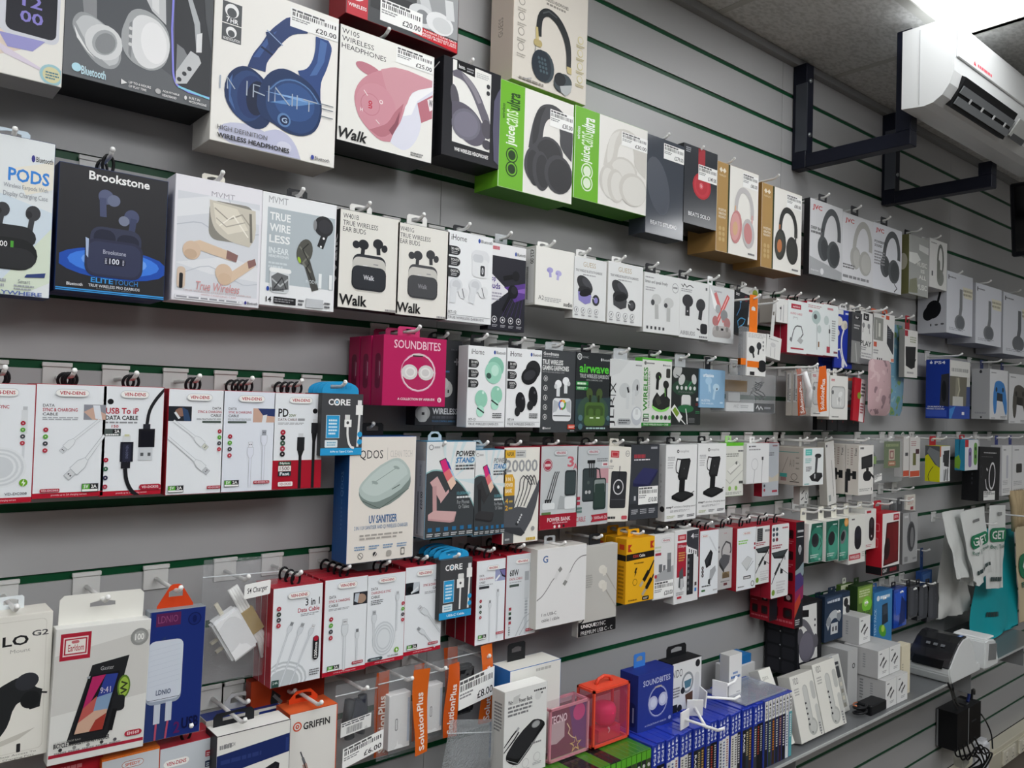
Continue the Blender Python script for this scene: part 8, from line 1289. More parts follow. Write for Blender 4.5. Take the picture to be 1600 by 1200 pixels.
bx('charger_box', 'charger box', 'white and black-topped box with round icons behind the loose white hooks', ('m', 1.43, 1.535), (CT, CT + .108), .165, .04, '232427', 'e0e1e0', [('t', 'VIDO', 2, 14, 34, 30, '3a3a3c', .0), ('e', 52, 46, 20, 22, '8f9496', -14), ('e', 52, 46, 15, 17, 'e0e1e0', -14), ('p', [(40, 42), (66, 40), (62, 56), (44, 58)], '4f7a8c'), ('c', 36, 60, 7, '26272a'), ('c', 86, 12, 8, '26272a'), ('c', 26, 94, 8, '26272a'), ('z', 4, 50, 26, 70, 4, '77787a'), ('p', [(44, 70), (70, 66), (70, 98), (50, 98)], '5a4030'), ('r', 0, 84, 18, 100, '1f2022'), ('q', 76, 30, 92, 90, 'd0d1d0', 8)], g=None, tab=('sq', '1b1c1f', .022), tabw=.07, rest=CT, top='1f2022')
bx('adapter_box', 'adapter box', 'small upright white box with a blue word standing on the game cases', ('m', 1.612, 1.663), (CT, CT + .099), .186, .026, 'bdbdbb', 'e6e6e6', [('z', 30, 41, 68, 46, 1, '5f86c0'), ('z', 16, 50, 88, 56, 1, '4a74b4'), ('z', 60, 88, 90, 91, 1, 'b5b5b8')], g=None, rest=CT)
o = flat('film_wallet', 'film wallet', 'clear grey film wallet lying over the end of the game cases', 1.60, 1.772, -.24, -.13, CT + .0025, .004, clear_mat('grey_film', 'b9bec6', .5, .1, .1), 'film')
o = flat('charger_box', 'charger box', 'low pale box lying behind the film wallet, black end', 1.765, 1.86, -.095, -.04, SZ, .17, card('c9c9c9'), 'carton')
o = flat('charger_box', 'charger box', 'small bright blue carton on top of the low pale box', 1.775, 1.85, -.09, -.045, SZ + .1705, .022, card('1f6aa8'), 'carton')
# loose white hooks heaped on the cases
for k, (x, y, an, tl_) in enumerate(((1.385, -.235, 10, 0), (1.44, -.218, -35, 1), (1.485, -.205, 60, 2), (1.54, -.212, 100, 3))):
    o = empty('loose_hook', (x, y, CT + .003 + .008 * k), 'loose white hook lying %s in the small heap on the game cases' % ['nearest', 'second', 'third', 'last'][k], 'hook', 'loose white hooks on the game cases')
    o.rotation_euler = (math.radians([0, 8, 4, 0][k]), 0, math.radians(an))
    m = MB(); m.box(-.018, -.0015, 0, .018, .0015, .036, mat('eaeaea', .3)); m.build('back_plate', o, .0005)
    m = MB(); m.tube([(0, -.0015, .018), (0, -.04, .017), (0, -.075, .016), (0, -.088, .024)], .0032, mat('f0f0f0', .3), 8); m.build('prong', o)
# ---- standing straight on the shelf, leaning back
RS = dict(g=None)
bx('charger_box', 'charger box', 'white box with faint grey case picture leaning just past the game cases', ('m', 1.779, 1.832), (SZ, SZ + .182), .232, .03, 'c5c4bd', 'e2e2da', [('t', 'QDOS', 14, 10, 60, 15, '77756a', .0), ('p', [(10, 40), (40, 26), (90, 30), (96, 46), (60, 60), (16, 52)], 'b9c5c2'), ('p', [(14, 38), (40, 27), (88, 31), (60, 52), (20, 48)], 'd0d9d6'), ('z', 20, 66, 90, 72, 2, '7fb0cc'), ('z', 20, 78, 90, 82, 2, 'c0bfb8'), ('z', 20, 88, 80, 92, 2, '8aa0b8')], pitch=-24, rest=SZ, **RS)
VID = lambda: [('t', 'VIDO', 12, 4, 34, 14, '4a4a4a', .0), ('z', 10, 20, 30, 30, 3, 'a5a5a0'), ('q', 44, 18, 66, 80, 'b5b6b2', 11), ('e', 60, 82, 20, 13, 'aeb0ab', 8), ('q', 46, 20, 62, 76, 'c3c4c0', 9), ('e', 61, 82, 14, 9, 'bfc0bc', 8), ('q', 78, 16, 96, 44, 'b9bab6', 8), ('q', 82, 52, 98, 96, 'c0c1bd', 8), ('c', 54, 90, 2, '3a3a3a')] + [('r', 44, 44 + 8 * i, 50, 47 + 8 * i, '26262a') for i in range(5)] + [('z', 86, 80, 92, 98, 5, '55555a')]
bx('wand_box', 'wand box', 'off-white box of a grey wand with five dark slots, left of two', ('m', 1.846, 1.954), (SZ, SZ + .157), .240, .035, 'b9b8b2', 'dddcd5', VID(), pitch=-14, rest=SZ, **RS)
bx('wand_box', 'wand box', 'off-white box of a grey wand with five dark slots, right of two', ('m', 1.957, 2.070), (SZ, SZ + .166), .240, .035, 'b9b8b2', 'dddcd5', VID(), pitch=-14, rest=SZ, **RS)
o = bx('calculator_pack', 'calculator', 'silver pocket calculator in clear packing beside the wand boxes', ('m', 2.085, 2.175), (SZ, SZ + .150), .195, .022, 'b9bab8', 'c9cac6', [('q', 8, 12, 92, 92, 'a9aaa6', 5), ('r', 14, 20, 86, 40, '3a3d40'), ('r', 58, 12, 86, 17, '33353a'), ('t', 'CASIO', 6, 1, 60, 9, '3a56a8', .04)] + [('r', 14 + 19 * i, 48 + 12 * j, 28 + 19 * i, 55 + 12 * j, 'c5c2b4' if (i + j) % 2 else '8c8a80') for i in range(4) for j in range(4)], pitch=-14, rest=SZ, **RS)
bx('earbud_case_box', 'earbud case box', 'white scallop-topped box with green dots behind the wand boxes', ('m', 2.20, 2.34), (SZ + .0, SZ + .165), .075, .04, 'd6d6d2', 'e2e2de', [('e', 12, 14, 8, 9, '7aa82c'), ('e', 32, 14, 8, 9, '7aa82c'), ('q', 48, 2, 68, 40, 'ededea', 9), ('q', 74, 2, 94, 40, 'ededea', 9)], rest=SZ, **RS)
o = empty('power_adapter', (2.20, -.225, SZ), 'black mains adapter with a coiled lead lying on the shelf', 'power adapter')
m = MB(); m.obox((.035, 0, .014), (.045, 0, 0), (0, .022, 0), (0, 0, .014), mat('17181b', .4)); m.build('adapter_body', o, .003)
m = MB(); m.tube([(-.035 + .022 * math.cos(k * .7), -.002 + .016 * math.sin(k * .7), .005 + .0016 * k) for k in range(18)], .003, mat('1c1d20', .4), 7); m.build('coiled_lead', o)
m = MB(); m.tube([(-.03 + .02 * math.cos(k * .5 + 1), .004 + .012 * math.sin(k * .5 + 1), .030) for k in range(6)], .002, mat('c87a5a', .3, .5), 6); m.build('copper_lead', o)
CB = [('z', 14, 12, 34, 16, 1, '55565a'), ('l', [(18, 56), (46, 34)], 8, '232427'), ('l', [(42, 38), (56, 30)], 12, '2f3033'), ('l', [(46, 62), (76, 44)], 8, '232427'), ('l', [(42, 66), (56, 56)], 13, '77787a'), ('z', 40, 78, 76, 86, 2, '9a9a9c')]
CS = [('z', 26, 14, 36, 84, 7, '77787a'), ('z', 56, 20, 64, 70, 6, '8c8d90')]
def cblock(x0, x1, z0, z1, y, t, lab, left=False):
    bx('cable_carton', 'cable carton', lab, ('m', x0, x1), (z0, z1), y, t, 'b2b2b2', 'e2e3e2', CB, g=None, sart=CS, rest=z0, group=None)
zb = SZ
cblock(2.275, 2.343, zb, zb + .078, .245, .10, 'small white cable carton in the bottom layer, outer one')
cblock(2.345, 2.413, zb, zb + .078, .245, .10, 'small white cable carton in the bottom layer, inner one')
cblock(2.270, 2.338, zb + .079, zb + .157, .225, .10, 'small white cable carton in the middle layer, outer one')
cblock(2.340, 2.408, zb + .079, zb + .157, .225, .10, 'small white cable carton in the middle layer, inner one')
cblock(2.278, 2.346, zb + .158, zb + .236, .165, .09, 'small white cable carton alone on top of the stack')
bx('cable_carton', 'cable carton', 'larger grey carton with a dark round mark behind the small cable cartons', ('m', 2.205, 2.262), (SZ, SZ + .155), .17, .08, 'a9aaaa', 'b9baba', [('c', 60, 30, 14, '2a2b2e'), ('c', 60, 30, 8, 'b9baba')], rest=SZ, **RS)
bx('envelope_box', 'envelope box', 'cream card sleeve beside the stacked small cable cartons', ('m', 2.418, 2.475), (SZ, SZ + .145), .225, .03, 'd2c9b0', 'ded6bd', [('z', 8, 36, 20, 66, 6, '9a9484'), ('l', [(10, 92), (90, 92)], 1, 'b5ad98')], rest=SZ, **RS)
o = empty('cable_coil', (2.47, -.13, SZ + .0), 'black coiled lead lying behind the cream card sleeve', 'cable')
m = MB(); m.tube([(.045 * math.cos(k * .5), .035 * math.sin(k * .5), .004 + .0022 * k) for k in range(50)], .0035, mat('1c1d20', .4), 7); m.build('lead', o)
# ---------------- label printer
PRW = mat('d9dcdc', .35); PRK = mat('1b1c1f', .22, 0, .3)
o = empty('label_printer', (2.75, -.205, SZ + .0015), 'white label printer with a curved black lid standing on the shelf end', 'label printer')
m = MB()
pr = [(-.10, 0), (-.115, .03), (-.118, .056), (-.10, .072), (-.075, .098), (-.045, .122), (-.012, .137), (.03, .137), (.06, .11), (.085, .06), (.095, .035), (.125, .032), (.128, 0)]
m.prism([(x_, z_ * .9) for x_, z_ in pr], -.07, .06, PRW); m.build('housing', o, .004, 2)
m = MB()
lid = [(-.121, .056), (-.104, .076), (-.078, .102), (-.047, .127), (-.013, .1415), (.018, .142), (.012, .135), (-.012, .134), (-.045, .118), (-.075, .094), (-.10, .068), (-.117, .053)]
m.prism([(x_, z_ * .9) for x_, z_ in lid], -.068, .058, PRK); lido = m.build('lid', o, .002)
m = MB()
for i in range(3):
    m.obox(Vector((-.068, -.03 + .022 * i, .103)), (.0035, 0, .003), (0, .006, 0), (-.0006, 0, .0008), mat('6a6c70', .3))
m.build('button', lido)
m = MB(); m.obox((-.1165, -.005, .057), (.009, 0, .0105), (0, .045, 0), (-.001, 0, .001), mat('050506', .3)); m.build('label_slot', lido)
m = MB(); art_into(m, [('r', 0, 0, 100, 100, '3f6ab0'), ('z', 10, 30, 90, 70, 1, 'c9d4ea')], .026, .012, lambda X, Z, of: (-.012 + X, -.062 + Z, .1282 + of), 0); m.build('badge', lido)
o = empty('card_terminal', (2.955, -.222, SZ), 'small white device with a grey sloping screen beside the label printer', 'card terminal')
m = MB(); m.prism([(-.055, 0), (.055, 0), (.055, .02), (.03, .085), (-.03, .095), (-.055, .09)], -.06, .05, PRW); m.build('housing', o, .004, 2)
m = MB(); m.obox((.002, -.0612, .05), (.032, 0, -.004), (0, .0008, 0), (.004, 0, .026), mat('77797a', .3)); m.build('screen', o)
m = MB(); m.box(-.04, -.055, .092, .03, .045, .098, mat('eceeee', .3)); m.build('cover', o, .002)

# ================================================================== blister packs under the mice (groove -5)
G5 = -5
bx('headphone_box', 'headphone box', 'black box with grey headphones on white, leaning on the wand boxes', (1247, 946), (1283, 1046), .108, .10, '15161a', '1b1c22', [('p', [(4, 3), (76, 3), (82, 80), (8, 80)], 'dcdcda'), ('p', [(14, 8), (44, 10), (44, 20), (14, 18)], '101014'), ('c', 70, 26, 3, '3a3a3e'), ('c', 70, 34, 3, '3a3a3e'), ('l', [(6, 24), (24, 26), (48, 38), (64, 56)], 14, '66646c'), ('e', 12, 46, 12, 13, '5a5860', 10), ('e', 40, 60, 34, 22, '5f5d68', 14), ('e', 36, 60, 28, 19, '6d6a77', 14), ('e', 74, 56, 10, 10, '5a5860', 10), ('r', 84, 2, 100, 99, '15161a'), ('t', 'WIRELESS HEADPHONES', 16, 88, 78, 92, 'dcdcdc', .02)], g=None, tab=None, sart=[('r', 0, 0, 100, 100, '1d1e22')] + [('q', 8 + 46 * i, 5 + 19 * j, 46 + 46 * i, 21 + 19 * j, '2a2b31', 6) for i in range(2) for j in range(5)] + [('c', 48, 22 + 19 * j, 2, 'b5b5b8') for j in range(4)], pitch=0)
BL = [('r', 0, 0, 100, 100, '22344c'), ('p', [(8, 6), (92, 4), (92, 18), (8, 22)], '3a4c66'), ('p', [(10, 60), (30, 40), (60, 34), (90, 44), (84, 62), (60, 52), (40, 56), (20, 76)], 'b9bec2'), ('e', 22, 56, 12, 10, '8c9298'), ('e', 78, 50, 12, 10, '8c9298'), ('r', 34, 62, 74, 86, 'c5c9cc'), ('r', 42, 70, 50, 80, '4a4a50'), ('r', 58, 70, 66, 80, '4a4a50'), ('z', 16, 10, 80, 16, 1, 'c0c8d4')]
bx('controller_pack', 'controller accessory pack', 'navy blister card with grey controller shells and three black knobs', (1289, 933), (1327, 992), .115, .02, '1c2a3c', '22344c', [('r', 72, 12, 100, 100, 'd9dad6'), ('c', 84, 24, 9, '26272a'), ('c', 92, 40, 9, '26272a'), ('c', 84, 60, 9, '26272a')] + [(k[0],) + tuple([(x * .7, y) for x, y in k[1]] if isinstance(k[1], list) else k[1]) if False else k for k in []] + [('p', [(6, 60), (20, 40), (42, 34), (62, 44), (58, 62), (42, 52), (28, 56), (14, 76)], 'b9bec2'), ('e', 16, 56, 9, 10, '8c9298'), ('e', 56, 50, 9, 10, '8c9298'), ('r', 24, 62, 52, 86, 'c5c9cc'), ('r', 30, 70, 36, 80, '4a4a50'), ('r', 42, 70, 48, 80, '4a4a50'), ('z', 10, 10, 60, 16, 1, 'c0c8d4'), ('p', [(6, 5), (66, 3), (66, 9), (6, 12)], '3a4c66')], g=G5, tab=('hdr', '1c2a3c'), tabw=.04)
bx('controller_pack', 'controller accessory pack', 'dark blue blister card tucked behind the navy one', (1280, 938), (1293, 1000), .075, .02, '18243a', '1f2f48', BL[1:], g=G5, tab=('hdr', '1c2a3c'), tabw=.03)
bx('controller_pack', 'controller accessory pack', 'green and white blister card with a pale grass pattern above the knobs', (1314, 915), (1334, 945), .07, .015, '4a6a2c', 'c9d2b0', [('p', [(10, 40), (40, 10), (90, 30), (80, 80), (20, 90)], '7aa04a'), ('c', 60, 30, 10, '55704a'), ('z', 10, 60, 80, 80, 2, '4a6a2c')], g=G5, tab=('sq', 'd9dcd0'), tabw=.02)
bx('controller_pack', 'controller accessory pack', 'dark and bright green blister card with a lime bubble', (1340, 917), (1363, 972), .11, .03, '22381c', '5a7a34', [('p', [(6, 6), (94, 4), (90, 40), (10, 44)], '8aa850'), ('e', 62, 50, 32, 20, '7ac43a'), ('e', 56, 46, 14, 9, 'b5e080'), ('z', 12, 12, 80, 28, 3, 'd0dcb0'), ('r', 0, 82, 100, 100, '1f5a7a'), ('z', 12, 66, 80, 78, 3, '33482a')], g=G5, tab=('hdr', '22381c'), tabw=.03)
bx('controller_pack', 'controller accessory pack', 'sky blue box of a dark charging dock with a green leaf mark', (1366, 927), (1393, 1002), .115, .04, '2f6aa0', '3f84bc', [('t', 'BATTERY PACK', 2, 30, 14, 96, 'b5d4ea', .0, 90), ('r', 24, 8, 90, 16, '6aa6d4'), ('z', 34, 9, 86, 14, 1, 'e4eef6'), ('e', 22, 12, 8, 5, 'e4eef6'), ('p', [(44, 26), (74, 24), (78, 60), (44, 64)], '26303c'), ('p', [(48, 30), (70, 28), (72, 44), (50, 46)], '3a4654'), ('e', 48, 74, 22, 10, '5aa63a', -30), ('c', 50, 70, 9, 'b5d85a'), ('p', [(20, 88), (30, 92), (24, 94)], 'e4eef6'), ('r', 0, 96, 100, 100, '6aa6d4')], g=G5, tab=('sq', '3a6aa8'), tabw=.04)
bx('controller_pack', 'controller accessory pack', 'deep blue shiny pack between the sky blue box and the dark pouches', (1397, 922), (1416, 976), .105, .03, '1a3a8c', '1c48b0', [('p', [(10, 10), (80, 6), (70, 60), (20, 70)], '2a5cd0'), ('p', [(60, 20), (96, 40), (90, 90), (40, 96)], '122a6c')], g=G5, tab=('sq', '1b1c20'), tabw=.03, rough=.15)
for i in range(3):
    bx('controller_pack', 'controller accessory pack', 'dark grey rounded controller sleeve, %s of three' % ['nearest', 'middle', 'farthest'][i], (1419 + 15 * i, 918 - 1 * i), (1436 + 15 * i, 962 + 2 * i), .11, .02, '26272b', '34363b', [('q', 10, 4, 90, 96, '3d3f45', 20), ('q', 20, 8, 50, 90, '4a4c52', 12), ('c', 74, 30, 4, '55575c'), ('c', 74, 40, 4, '55575c')], g=G5, tab=('hdr', '2a2b2f'), tabw=.03, rough=.2)
bx('controller_pack', 'controller accessory pack', 'small blue folded pouch hanging above the dark grey sleeves', (1440, 894), (1456, 915), .06, .02, '2a4a86', '3a62a4', [('p', [(10, 20), (90, 10), (80, 60), (20, 70)], '5a82c0')], g=-4, tab=('hdr', '2a4a86'), tabw=.02)

# ================================================================== bags on the right
def carrier(name, cat, label, corners, d, m, seed, wr, art=None, extra=None, group=None, thick=.004, tip=None, handle=None):
    """film bag hung on the wall: corners TL TR BR BL in the photo on the plane y=-d, two sheets with folds"""
    c = [at(k[0], k[1], -(k[2] if len(k) > 2 else d)) for k in corners]
    base = (c[2] + c[3]) / 2
    o = empty(name, base, label, cat, group)
    def P(u, v):                                        # v from the bottom
        p = (c[3] * (1 - u) + c[2] * u) * (1 - v) + (c[0] * (1 - u) + c[1] * u) * v
        if tip:
            p.z -= tip * max(0, 1 - abs(u - .35) / .4) * (1 - v) ** 2
        return p - base
    b = MB()
    for side in (-1, 1):
        vs, fs = [], []
        nu, nv = 14, 18
        for j in range(nv + 1):
            for i in range(nu + 1):
                u, v = i / nu, j / nv
                p = P(u, v)
                p.y += side * thick * math.sin(PI * u) + wr * (noise.noise(Vector((u * 3.2 + seed, v * 2.2, .3))) + .6 * noise.noise(Vector((u * 7 + v * 3 + seed, v * 5, 1.3)))) * (1.15 - v)
                vs.append(p)
        for j in range(nv):
            for i in range(nu):
                a = j * (nu + 1) + i
                fs.append((a, a + 1, a + nu + 2, a + nu + 1))
        b.add(vs, fs, m, True)
    for k, v in enumerate(b.v):                         # a bag that reaches the shelf stands on it
        if v[2] + base.z < SZ + .004:
            b.v[k] = (v[0], v[1], SZ + .004 - base.z)
    b.build('bag_film', o)
    if art:
        s = MB()
        w, h = (c[1] - c[0]).length, (c[0].z - c[3].z)
        def place(X, Z, of):
            u, v = X / w, Z / h
            p = P(u, v)
            p.y += -thick * math.sin(PI * u) - .0040 - of * 3 + wr * (noise.noise(Vector((u * 3.2 + seed, v * 2.2, .3))) + .6 * noise.noise(Vector((u * 7 + v * 3 + seed, v * 5, 1.3)))) * (1.15 - v)
            return p
        art_into(s, art, w, h, place)
        s.build('logo_print', o)
    return o
FILM = mat('dfe2e0', .3)
GETA = lambda v0, v1, u0=18, u1=96: [('q', u0, v0, u1, v1, '147a52', 12), ('t', 'GET', u0 + 9, v0 + (v1 - v0) * .2, u1 - 8, v1 - (v1 - v0) * .2, 'e6e8e4', .06), ('t', 'Buy | Trade', u0 + 4, v1 + 3, u1 - 2, v1 + 9, '2a6a58', .01)]
carrier('carrier_bag', 'carrier bag', 'white shop carrier bag hanging frontmost with a green printed block', [(1500, 800), (1538, 791), (1549, 893), (1518, 905)], .20, FILM, 1.3, .010, GETA(36, 54) + [('r', 36, 14, 62, 18, '77797a'), ('z', 34, 82, 84, 87, 1, '3a4a4a')], tip=.035)
for i in range(3):
    carrier('carrier_bag', 'carrier bag', 'white carrier bag folded over behind the frontmost one, %s sheet' % ['first', 'second', 'third'][i], [(1472 + 8 * i, 801 - i), (1490 + 8 * i, 797 - i), (1514 + 3 * i, 900 + 8 * i), (1494 + 8 * i, 905 + 4 * i)], .18 - .02 * i, FILM, 4.1 + i, .012)
carrier('carrier_bag', 'carrier bag', 'crumpled white bag corner hanging lowest below the other carrier bags', [(1476, 822), (1494, 830), (1518, 955), (1464, 968)], .10, mat('d0d1ce', .35), 8.8, .02)
carrier('carrier_bag', 'carrier bag', 'white carrier bag with a large green printed block, before the teal bag', [(1546, 790), (1571, 789), (1567, 918), (1541, 920)], .17, FILM, 2.2, .008, GETA(27, 44, 4, 98) + [('z', 16, 86, 80, 91, 1, '3a4a4a'), ('r', 40, 8, 66, 12, '8c8e8e')])
carrier('tote_bag', 'tote bag', 'bright teal fabric bag reaching down to the shelf', [(1534, 826, .07), (1584, 826, .07), (1591, 999, .15), (1512, 1008, .15)], .11, mat('159aa4', .55), 6.4, .010, [('z', 26, 74, 50, 78, 1, '1d3a3c')])
carrier('tote_bag', 'tote bag', 'natural canvas bag with a green printed block at the picture edge', [(1586, 824), (1640, 815), (1640, 985), (1594, 1000)], .14, mat('cdbf9f', .7), 3.7, .008, GETA(24, 46, 4, 96))
o = empty('tote_bag', at(1586, 828, -.12), 'gathered tan fabric bag handles hanging above the canvas bag', 'tote bag')
m = MB()
for k in range(7):
    x = -.05 + .017 * k
    m.tube([(x, -.01 * (k % 3), .16), (x + .008 * math.sin(k), -.012, .10), (x - .006, -.016 + .006 * (k % 2), .05), (x + .004 * (k % 3), -.01, 0)], [.012, .015, .013, .008], mat('b09d7c', .7), 8)
m.build('gathered_cloth', o)
for px, lab in ((1502, 'long white hook holding the front carrier bags'), (1562, 'long white hook holding the second carrier bag'), (1584, 'long white hook holding the tan cloth handles')):
    p = at(px, 785, -.10); hook(p.x, round((p.z - Z0) * 10) , .20 if px < 1570 else .12, lab)

# ================================================================== mini computer, sockets and leads below the shelf
o = bx('mini_computer', 'mini computer', 'slim black computer box fixed to the wall with leads plugged in on top', (1496, 1116), (1532, 1152), .078, .074, '141518', '101114', [('r', 46, 0, 49, 100, '8c8e90'), ('p', [(52, 4), (96, 4), (96, 96), (52, 96)], '0b0c0f'), ('z', 60, 40, 80, 44, 1, '3a3c40')], g=None, tab=None, top='2a2b2e', sart=[('r', 0, 0, 10, 100, '77797b')])
pc = Vector(o.location); h0 = (at(1496, 1116, -.078) - at(1532, 1152, -.078)).z
m = MB(); m.obox((.03, 0, h0 + .0065), (.012, 0, 0), (0, .02, 0), (0, 0, .006), mat('8c8e90', .3, .6)); m.build('port_panel', o)
def lead(label, pts, r=.003, c='141518'):
    o = empty('power_lead', Vector(pts[0]), label, 'cable')
    m = MB()
    # smooth the path
    P = [Vector(p) - Vector(pts[0]) for p in pts]
    out = []
    for i in range(len(P) - 1):
        p0, p1, p2, p3 = P[max(i - 1, 0)], P[i], P[i + 1], P[min(i + 2, len(P) - 1)]
        for k in range(6):
            t = k / 6
            out.append(0.5 * ((2 * p1) + (p2 - p0) * t + (2 * p0 - 5 * p1 + 4 * p2 - p3) * t * t + (3 * p1 - p0 - 3 * p2 + p3) * t ** 3))
    out.append(P[-1])
    m.tube(out, r, mat(c, .4), 7)
    m.build('lead', o)
A2 = lambda px, py, y: at(px, py, y)
lead('black lead dropping from the printer to the computer box, longer one', [A2(1481, 1067, -.285), A2(1486, 1080, -.277), A2(1491, 1098, -.16), A2(1496, 1108, -.085)])
lead('black lead dropping from the printer to the computer box, shorter one', [A2(1489, 1069, -.285), A2(1490, 1082, -.277), A2(1497, 1100, -.16), A2(1505, 1104, -.085)])
lead('blue monitor lead rising from the top of the computer box', [A2(1512, 1096, -.07), A2(1514, 1084, -.06), A2(1510, 1075, -.04), A2(1509, 1078, -.012)], .006, '22306c')
lead('black monitor lead rising beside the blue one', [A2(1518, 1093, -.07), A2(1519, 1080, -.06), A2(1522, 1078, -.03), A2(1522, 1084, -.012)], .005)
lead('black lead curving down to the sockets beside the computer box', [A2(1533, 1116, -.05), A2(1542, 1130, -.035), A2(1549, 1148, -.06), A2(1551, 1170, -.075)])
for k in range(6):
    a = k * 1.05
    lead('black lead in the tangle under the computer box, %s' % ['outermost loop', 'second loop', 'third loop', 'fourth loop', 'fifth loop', 'innermost loop'][k], [A2(1492 + 6 * k, 1172 - 4 * k, -.165 - .009 * k), A2(1496 + 8 * k, 1182 + 6 * math.sin(a), -.165 - .009 * k), A2(1514 + 6 * k, 1172 + 8 * math.cos(a), -.165 - .009 * k), A2(1530 + 4 * k, 1186 + 8 * math.sin(a), -.165 - .009 * k), A2(1512 + 5 * k, 1202, -.165 - .009 * k), A2(1500 + 3 * k, 1215, -.165 - .009 * k)])
p = A2(1533, 1180, -.13)
o = empty('power_adapter', p, 'white rounded mains adapter among the black leads', 'power adapter')
m = MB(); m.obox((0, 0, 0), (.028, 0, 0), (0, .022, 0), (.008, 0, .06), mat('dfe1e6', .3)); m.build('adapter_body', o, .012, 3)
p = A2(1502, 1186, -.13)
o = empty('power_plug', p, 'grey mains plug under the computer box', 'plug')
m = MB(); m.obox((0, 0, 0), (.026, 0, .004), (0, .018, 0), (-.003, 0, .022), mat('b5b5ac', .4)); m.build('plug_body', o, .005, 2)
for px, py, lab in ((1575, 1172, 'double wall socket on the cream trunking'), (1600, 1150, 'wall socket farther along the cream trunking')):
    p = A2(px, py, -.057)
    o = empty('wall_socket', (p.x, -.056, .018), lab, 'socket')
    m = MB(); m.box(-.07, -.009, 0, .07, 0, .058, mat('e2ddcc', .35)); m.build('face_plate', o, .002)
    for s_ in (-.035, .035):
        m = MB(); m.box(s_ - .006, -.012, .036, s_ + .006, -.009, .05, mat('efeade', .3)); m.build('rocker_switch', o)
        m = MB()
        for dx, dz in ((0, .028), (-.008, .014), (.008, .014)):
            m.box(s_ + dx - .002, -.0094, dz - .002, s_ + dx + .002, -.0088, dz + .003, mat('2a2824', .5))
        m.build('pin_slot', o)
# soft printed pouches hanging at the end of the second row
def pouch(tl, br, d, lab, cols, seed):
    a, b = at(tl[0], tl[1], -d), at(br[0], br[1], -d)
    w, h = b.x - a.x, a.z - b.z
    o = empty('soft_pouch', ((a.x + b.x) / 2, -d, b.z), lab, 'pouch')
    m = MB()
    base = bpy.data.materials.new('patterned_cloth')
    base.use_nodes = True
    nt = base.node_tree
    tx = nt.nodes.new('ShaderNodeTexNoise'); tx.inputs['Scale'].default_value = 26; tx.inputs['Detail'].default_value = 1.5
    tc = nt.nodes.new('ShaderNodeTexCoord')
    cr = nt.nodes.new('ShaderNodeValToRGB')
    cr.color_ramp.interpolation = 'CONSTANT'
    for k, c in enumerate(cols):
        e = cr.color_ramp.elements[k] if k < 2 else cr.color_ramp.elements.new(0.5)
        e.position = 0 if k == 0 else .3 + .42 * k / len(cols)
        e.color = (*[lin(int(c[n:n + 2], 16)) for n in (0, 2, 4)], 1)
    nt.links.new(tc.outputs['Object'], tx.inputs['Vector']); nt.links.new(tx.outputs[0], cr.inputs[0])
    nt.links.new(cr.outputs[0], nt.nodes['Principled BSDF'].inputs['Base Color'])
    nt.nodes['Principled BSDF'].inputs['Roughness'].default_value = .35
    def P(u, v):
        k = 1 - .35 * max(0, (.12 - v) / .12) ** 2 - .2 * max(0, (v - .9) / .1) ** 2
        return (-w / 2 * k + u * w * k, 0, v * h)
    sheet(m, P, 12, 16, base, .016, seed, .002)
    m.build('pouch_body', o)
    hook(o.location.x, 4 if d > .09 else 4, d, 'white hook carrying the ' + trim(lab, 11))
pouch((1357, 560), (1391, 650), .13, 'pale pink soft pouch with darker patches', ['8a6f76', 'c2a2a6', 'cfb4b6', 'd6c2c2'], 21)
pouch((1388, 505), (1410, 650), .07, 'blue and green patterned soft pouch behind the pink one', ['4a8a74', '7a9a5a', '6f9cb4', '5f8ec8', '8fb0b8', 'b58a6a'], 22)
bx('phone_mount_box', 'phone mount box', 'white slim box of a black phone clip with a red top', (1414, 514), (1433, 591), .116, .018, '8a8a88', 'dcdbd8', [('p', [(6, 36), (86, 34), (80, 78), (50, 82), (10, 76)], '232427'), ('p', [(40, 62), (90, 60), (60, 82), (36, 80)], '1a1b1e'), ('r', 0, 2, 24, 14, 'a83040'), ('z', 40, 14, 88, 26, 3, '9aa088'), ('z', 20, 88, 70, 92, 1, '9a9a9c')], g=4, tab=('sq', '9c2430'), tabw=.03)
# odds and ends between the second and third rows
o = bx('earbud_pack', 'earbud pack', 'clear pack of black earbuds with an orange tab and orange band', (1168, 518), (1196, 589), .155, .015, 'e2e2e0', 'e4e4e2', [('z', 4, 2, 96, 12, 4, 'b5b5b3'), ('e', 62, 30, 13, 9, '3a3b3f'), ('l', [(62, 34), (58, 50)], 8, '2a2b2e'), ('e', 24, 40, 15, 9, '26272a'), ('l', [(28, 44), (36, 58)], 8, '232427'), ('e', 80, 76, 26, 14, '202124'), ('r', 0, 66, 62, 80, 'e8761c'), ('r', 16, 90, 40, 98, '2a2a2c')] + [('c', 84, 20 + 9 * i, 4, '8c8c8c') for i in range(3)], g=3.6, tab=('sq', 'e8761c'), tabw=.034)
m = MB(); m.box(-.062, -.004, .0, -.030, .004, .12, clear_mat('grey_film2', '8a8c90', .5, .1)); m.box(-.062, -.0045, .026, -.030, .0045, .042, mat('e8761c', .3)); m.build('film_wing', o)
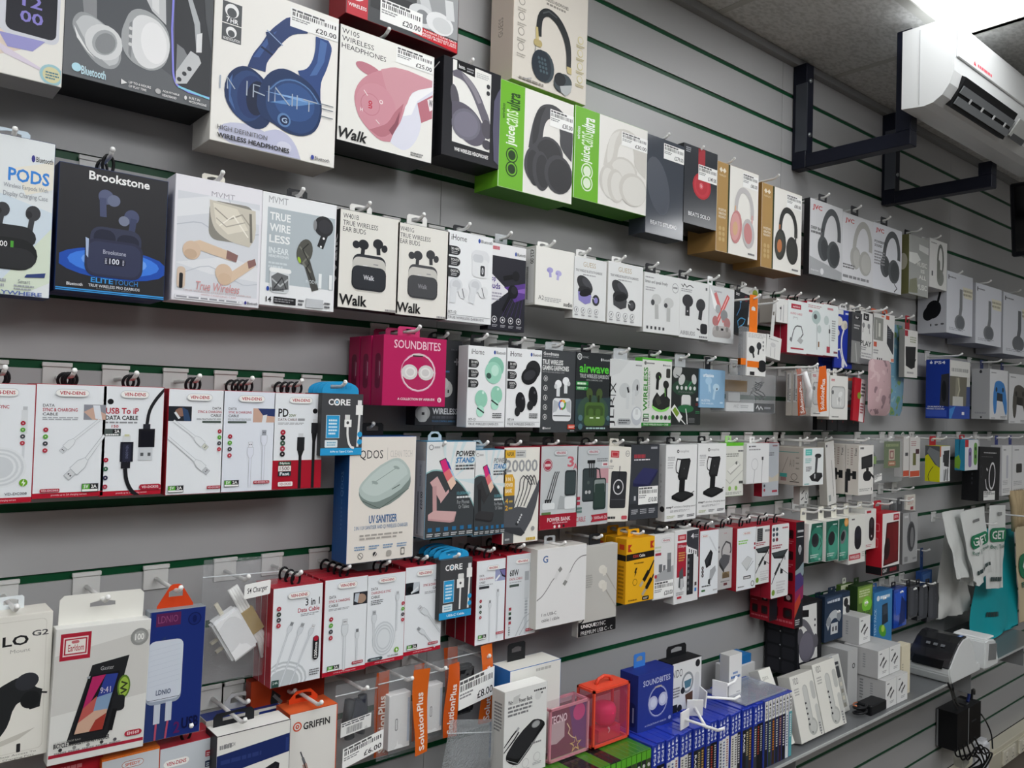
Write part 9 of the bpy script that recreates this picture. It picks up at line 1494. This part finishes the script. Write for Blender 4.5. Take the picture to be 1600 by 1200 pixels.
bx('earphone_box', 'earphone box', 'small white tilted box beside the orange-tabbed pack', (1199, 524), (1221, 562), .14, .012, 'cfcfcd', 'dfdfdd', [('c', 16, 8, 4, '3a3a3c'), ('z', 10, 16, 80, 19, 1, '8c8c8c'), ('l', [(30, 50), (32, 94)], 4, 'b5b5b5'), ('l', [(58, 50), (60, 94)], 4, 'b5b5b5'), ('e', 44, 40, 18, 10, 'c9c9c9')], g=3.6, tab=('sq', 'cfcfcd'), tabw=.014, roll=7)
def orangebag(o, w, h):
    m = MB(); m.tube([(-w * .2, 0, h * .9), (-w * .05, -.004, h * .5), (-w * .1, 0, h * .15)], .008, mat('e6e7e8', .25)); m.build('white_lead', o)
zipbag('cable_bag', 'cable bag', 'clear crinkled bag of a white lead with an orange edge, on the white earphone boxes', (1251, 571), (1283, 647), .165, .010, 15.5, 2, orangebag, strip=('SolutionPlus', 'e0661a'), lean=-8, hx=40)
bx('cable_card', 'cable card', 'red slanted card with a white printed edge next to the windowed earphone boxes', (1336, 591), (1353, 659), .11, .008, 'a81c2c', 'b8222f', [('p', [(56, 0), (100, 0), (90, 100), (50, 100)], 'e4dcdc'), ('z', 60, 10, 92, 40, 4, '3a3a40'), ('e', 44, 40, 16, 8, '8aa03a'), ('z', 58, 56, 86, 80, 4, 'a83a46')], g=2, tab=('sq', 'c9c9cb'), tabw=.014, roll=5)
bx('cable_card', 'cable card', 'grey and orange foil card behind the red slanted card', (1324, 586), (1336, 640), .08, .008, '6a6c70', '77797d', [('r', 10, 8, 80, 16, 'c8603a'), ('p', [(10, 40), (70, 46), (30, 60), (60, 70), (10, 76)], 'd9dadb'), ('r', 0, 86, 100, 94, 'c85a48')], g=2, tab=('hdr', '77797d'), tabw=.012, hx=10)
for i in range(4):
    bx('soft_pouch', 'pouch', 'black soft pouch hanging low under the windowed earphone boxes, %s' % ORD[i], (1277 + 16 * i, 640), (1291 + 17 * i, 672 + 1 * i), .07, .014, '15161a', '1b1c20', [('q', 10, 20, 90, 94, '232428', 20), ('c', 50, 56, 6, '6a2a2a')], g=2, tab=None)
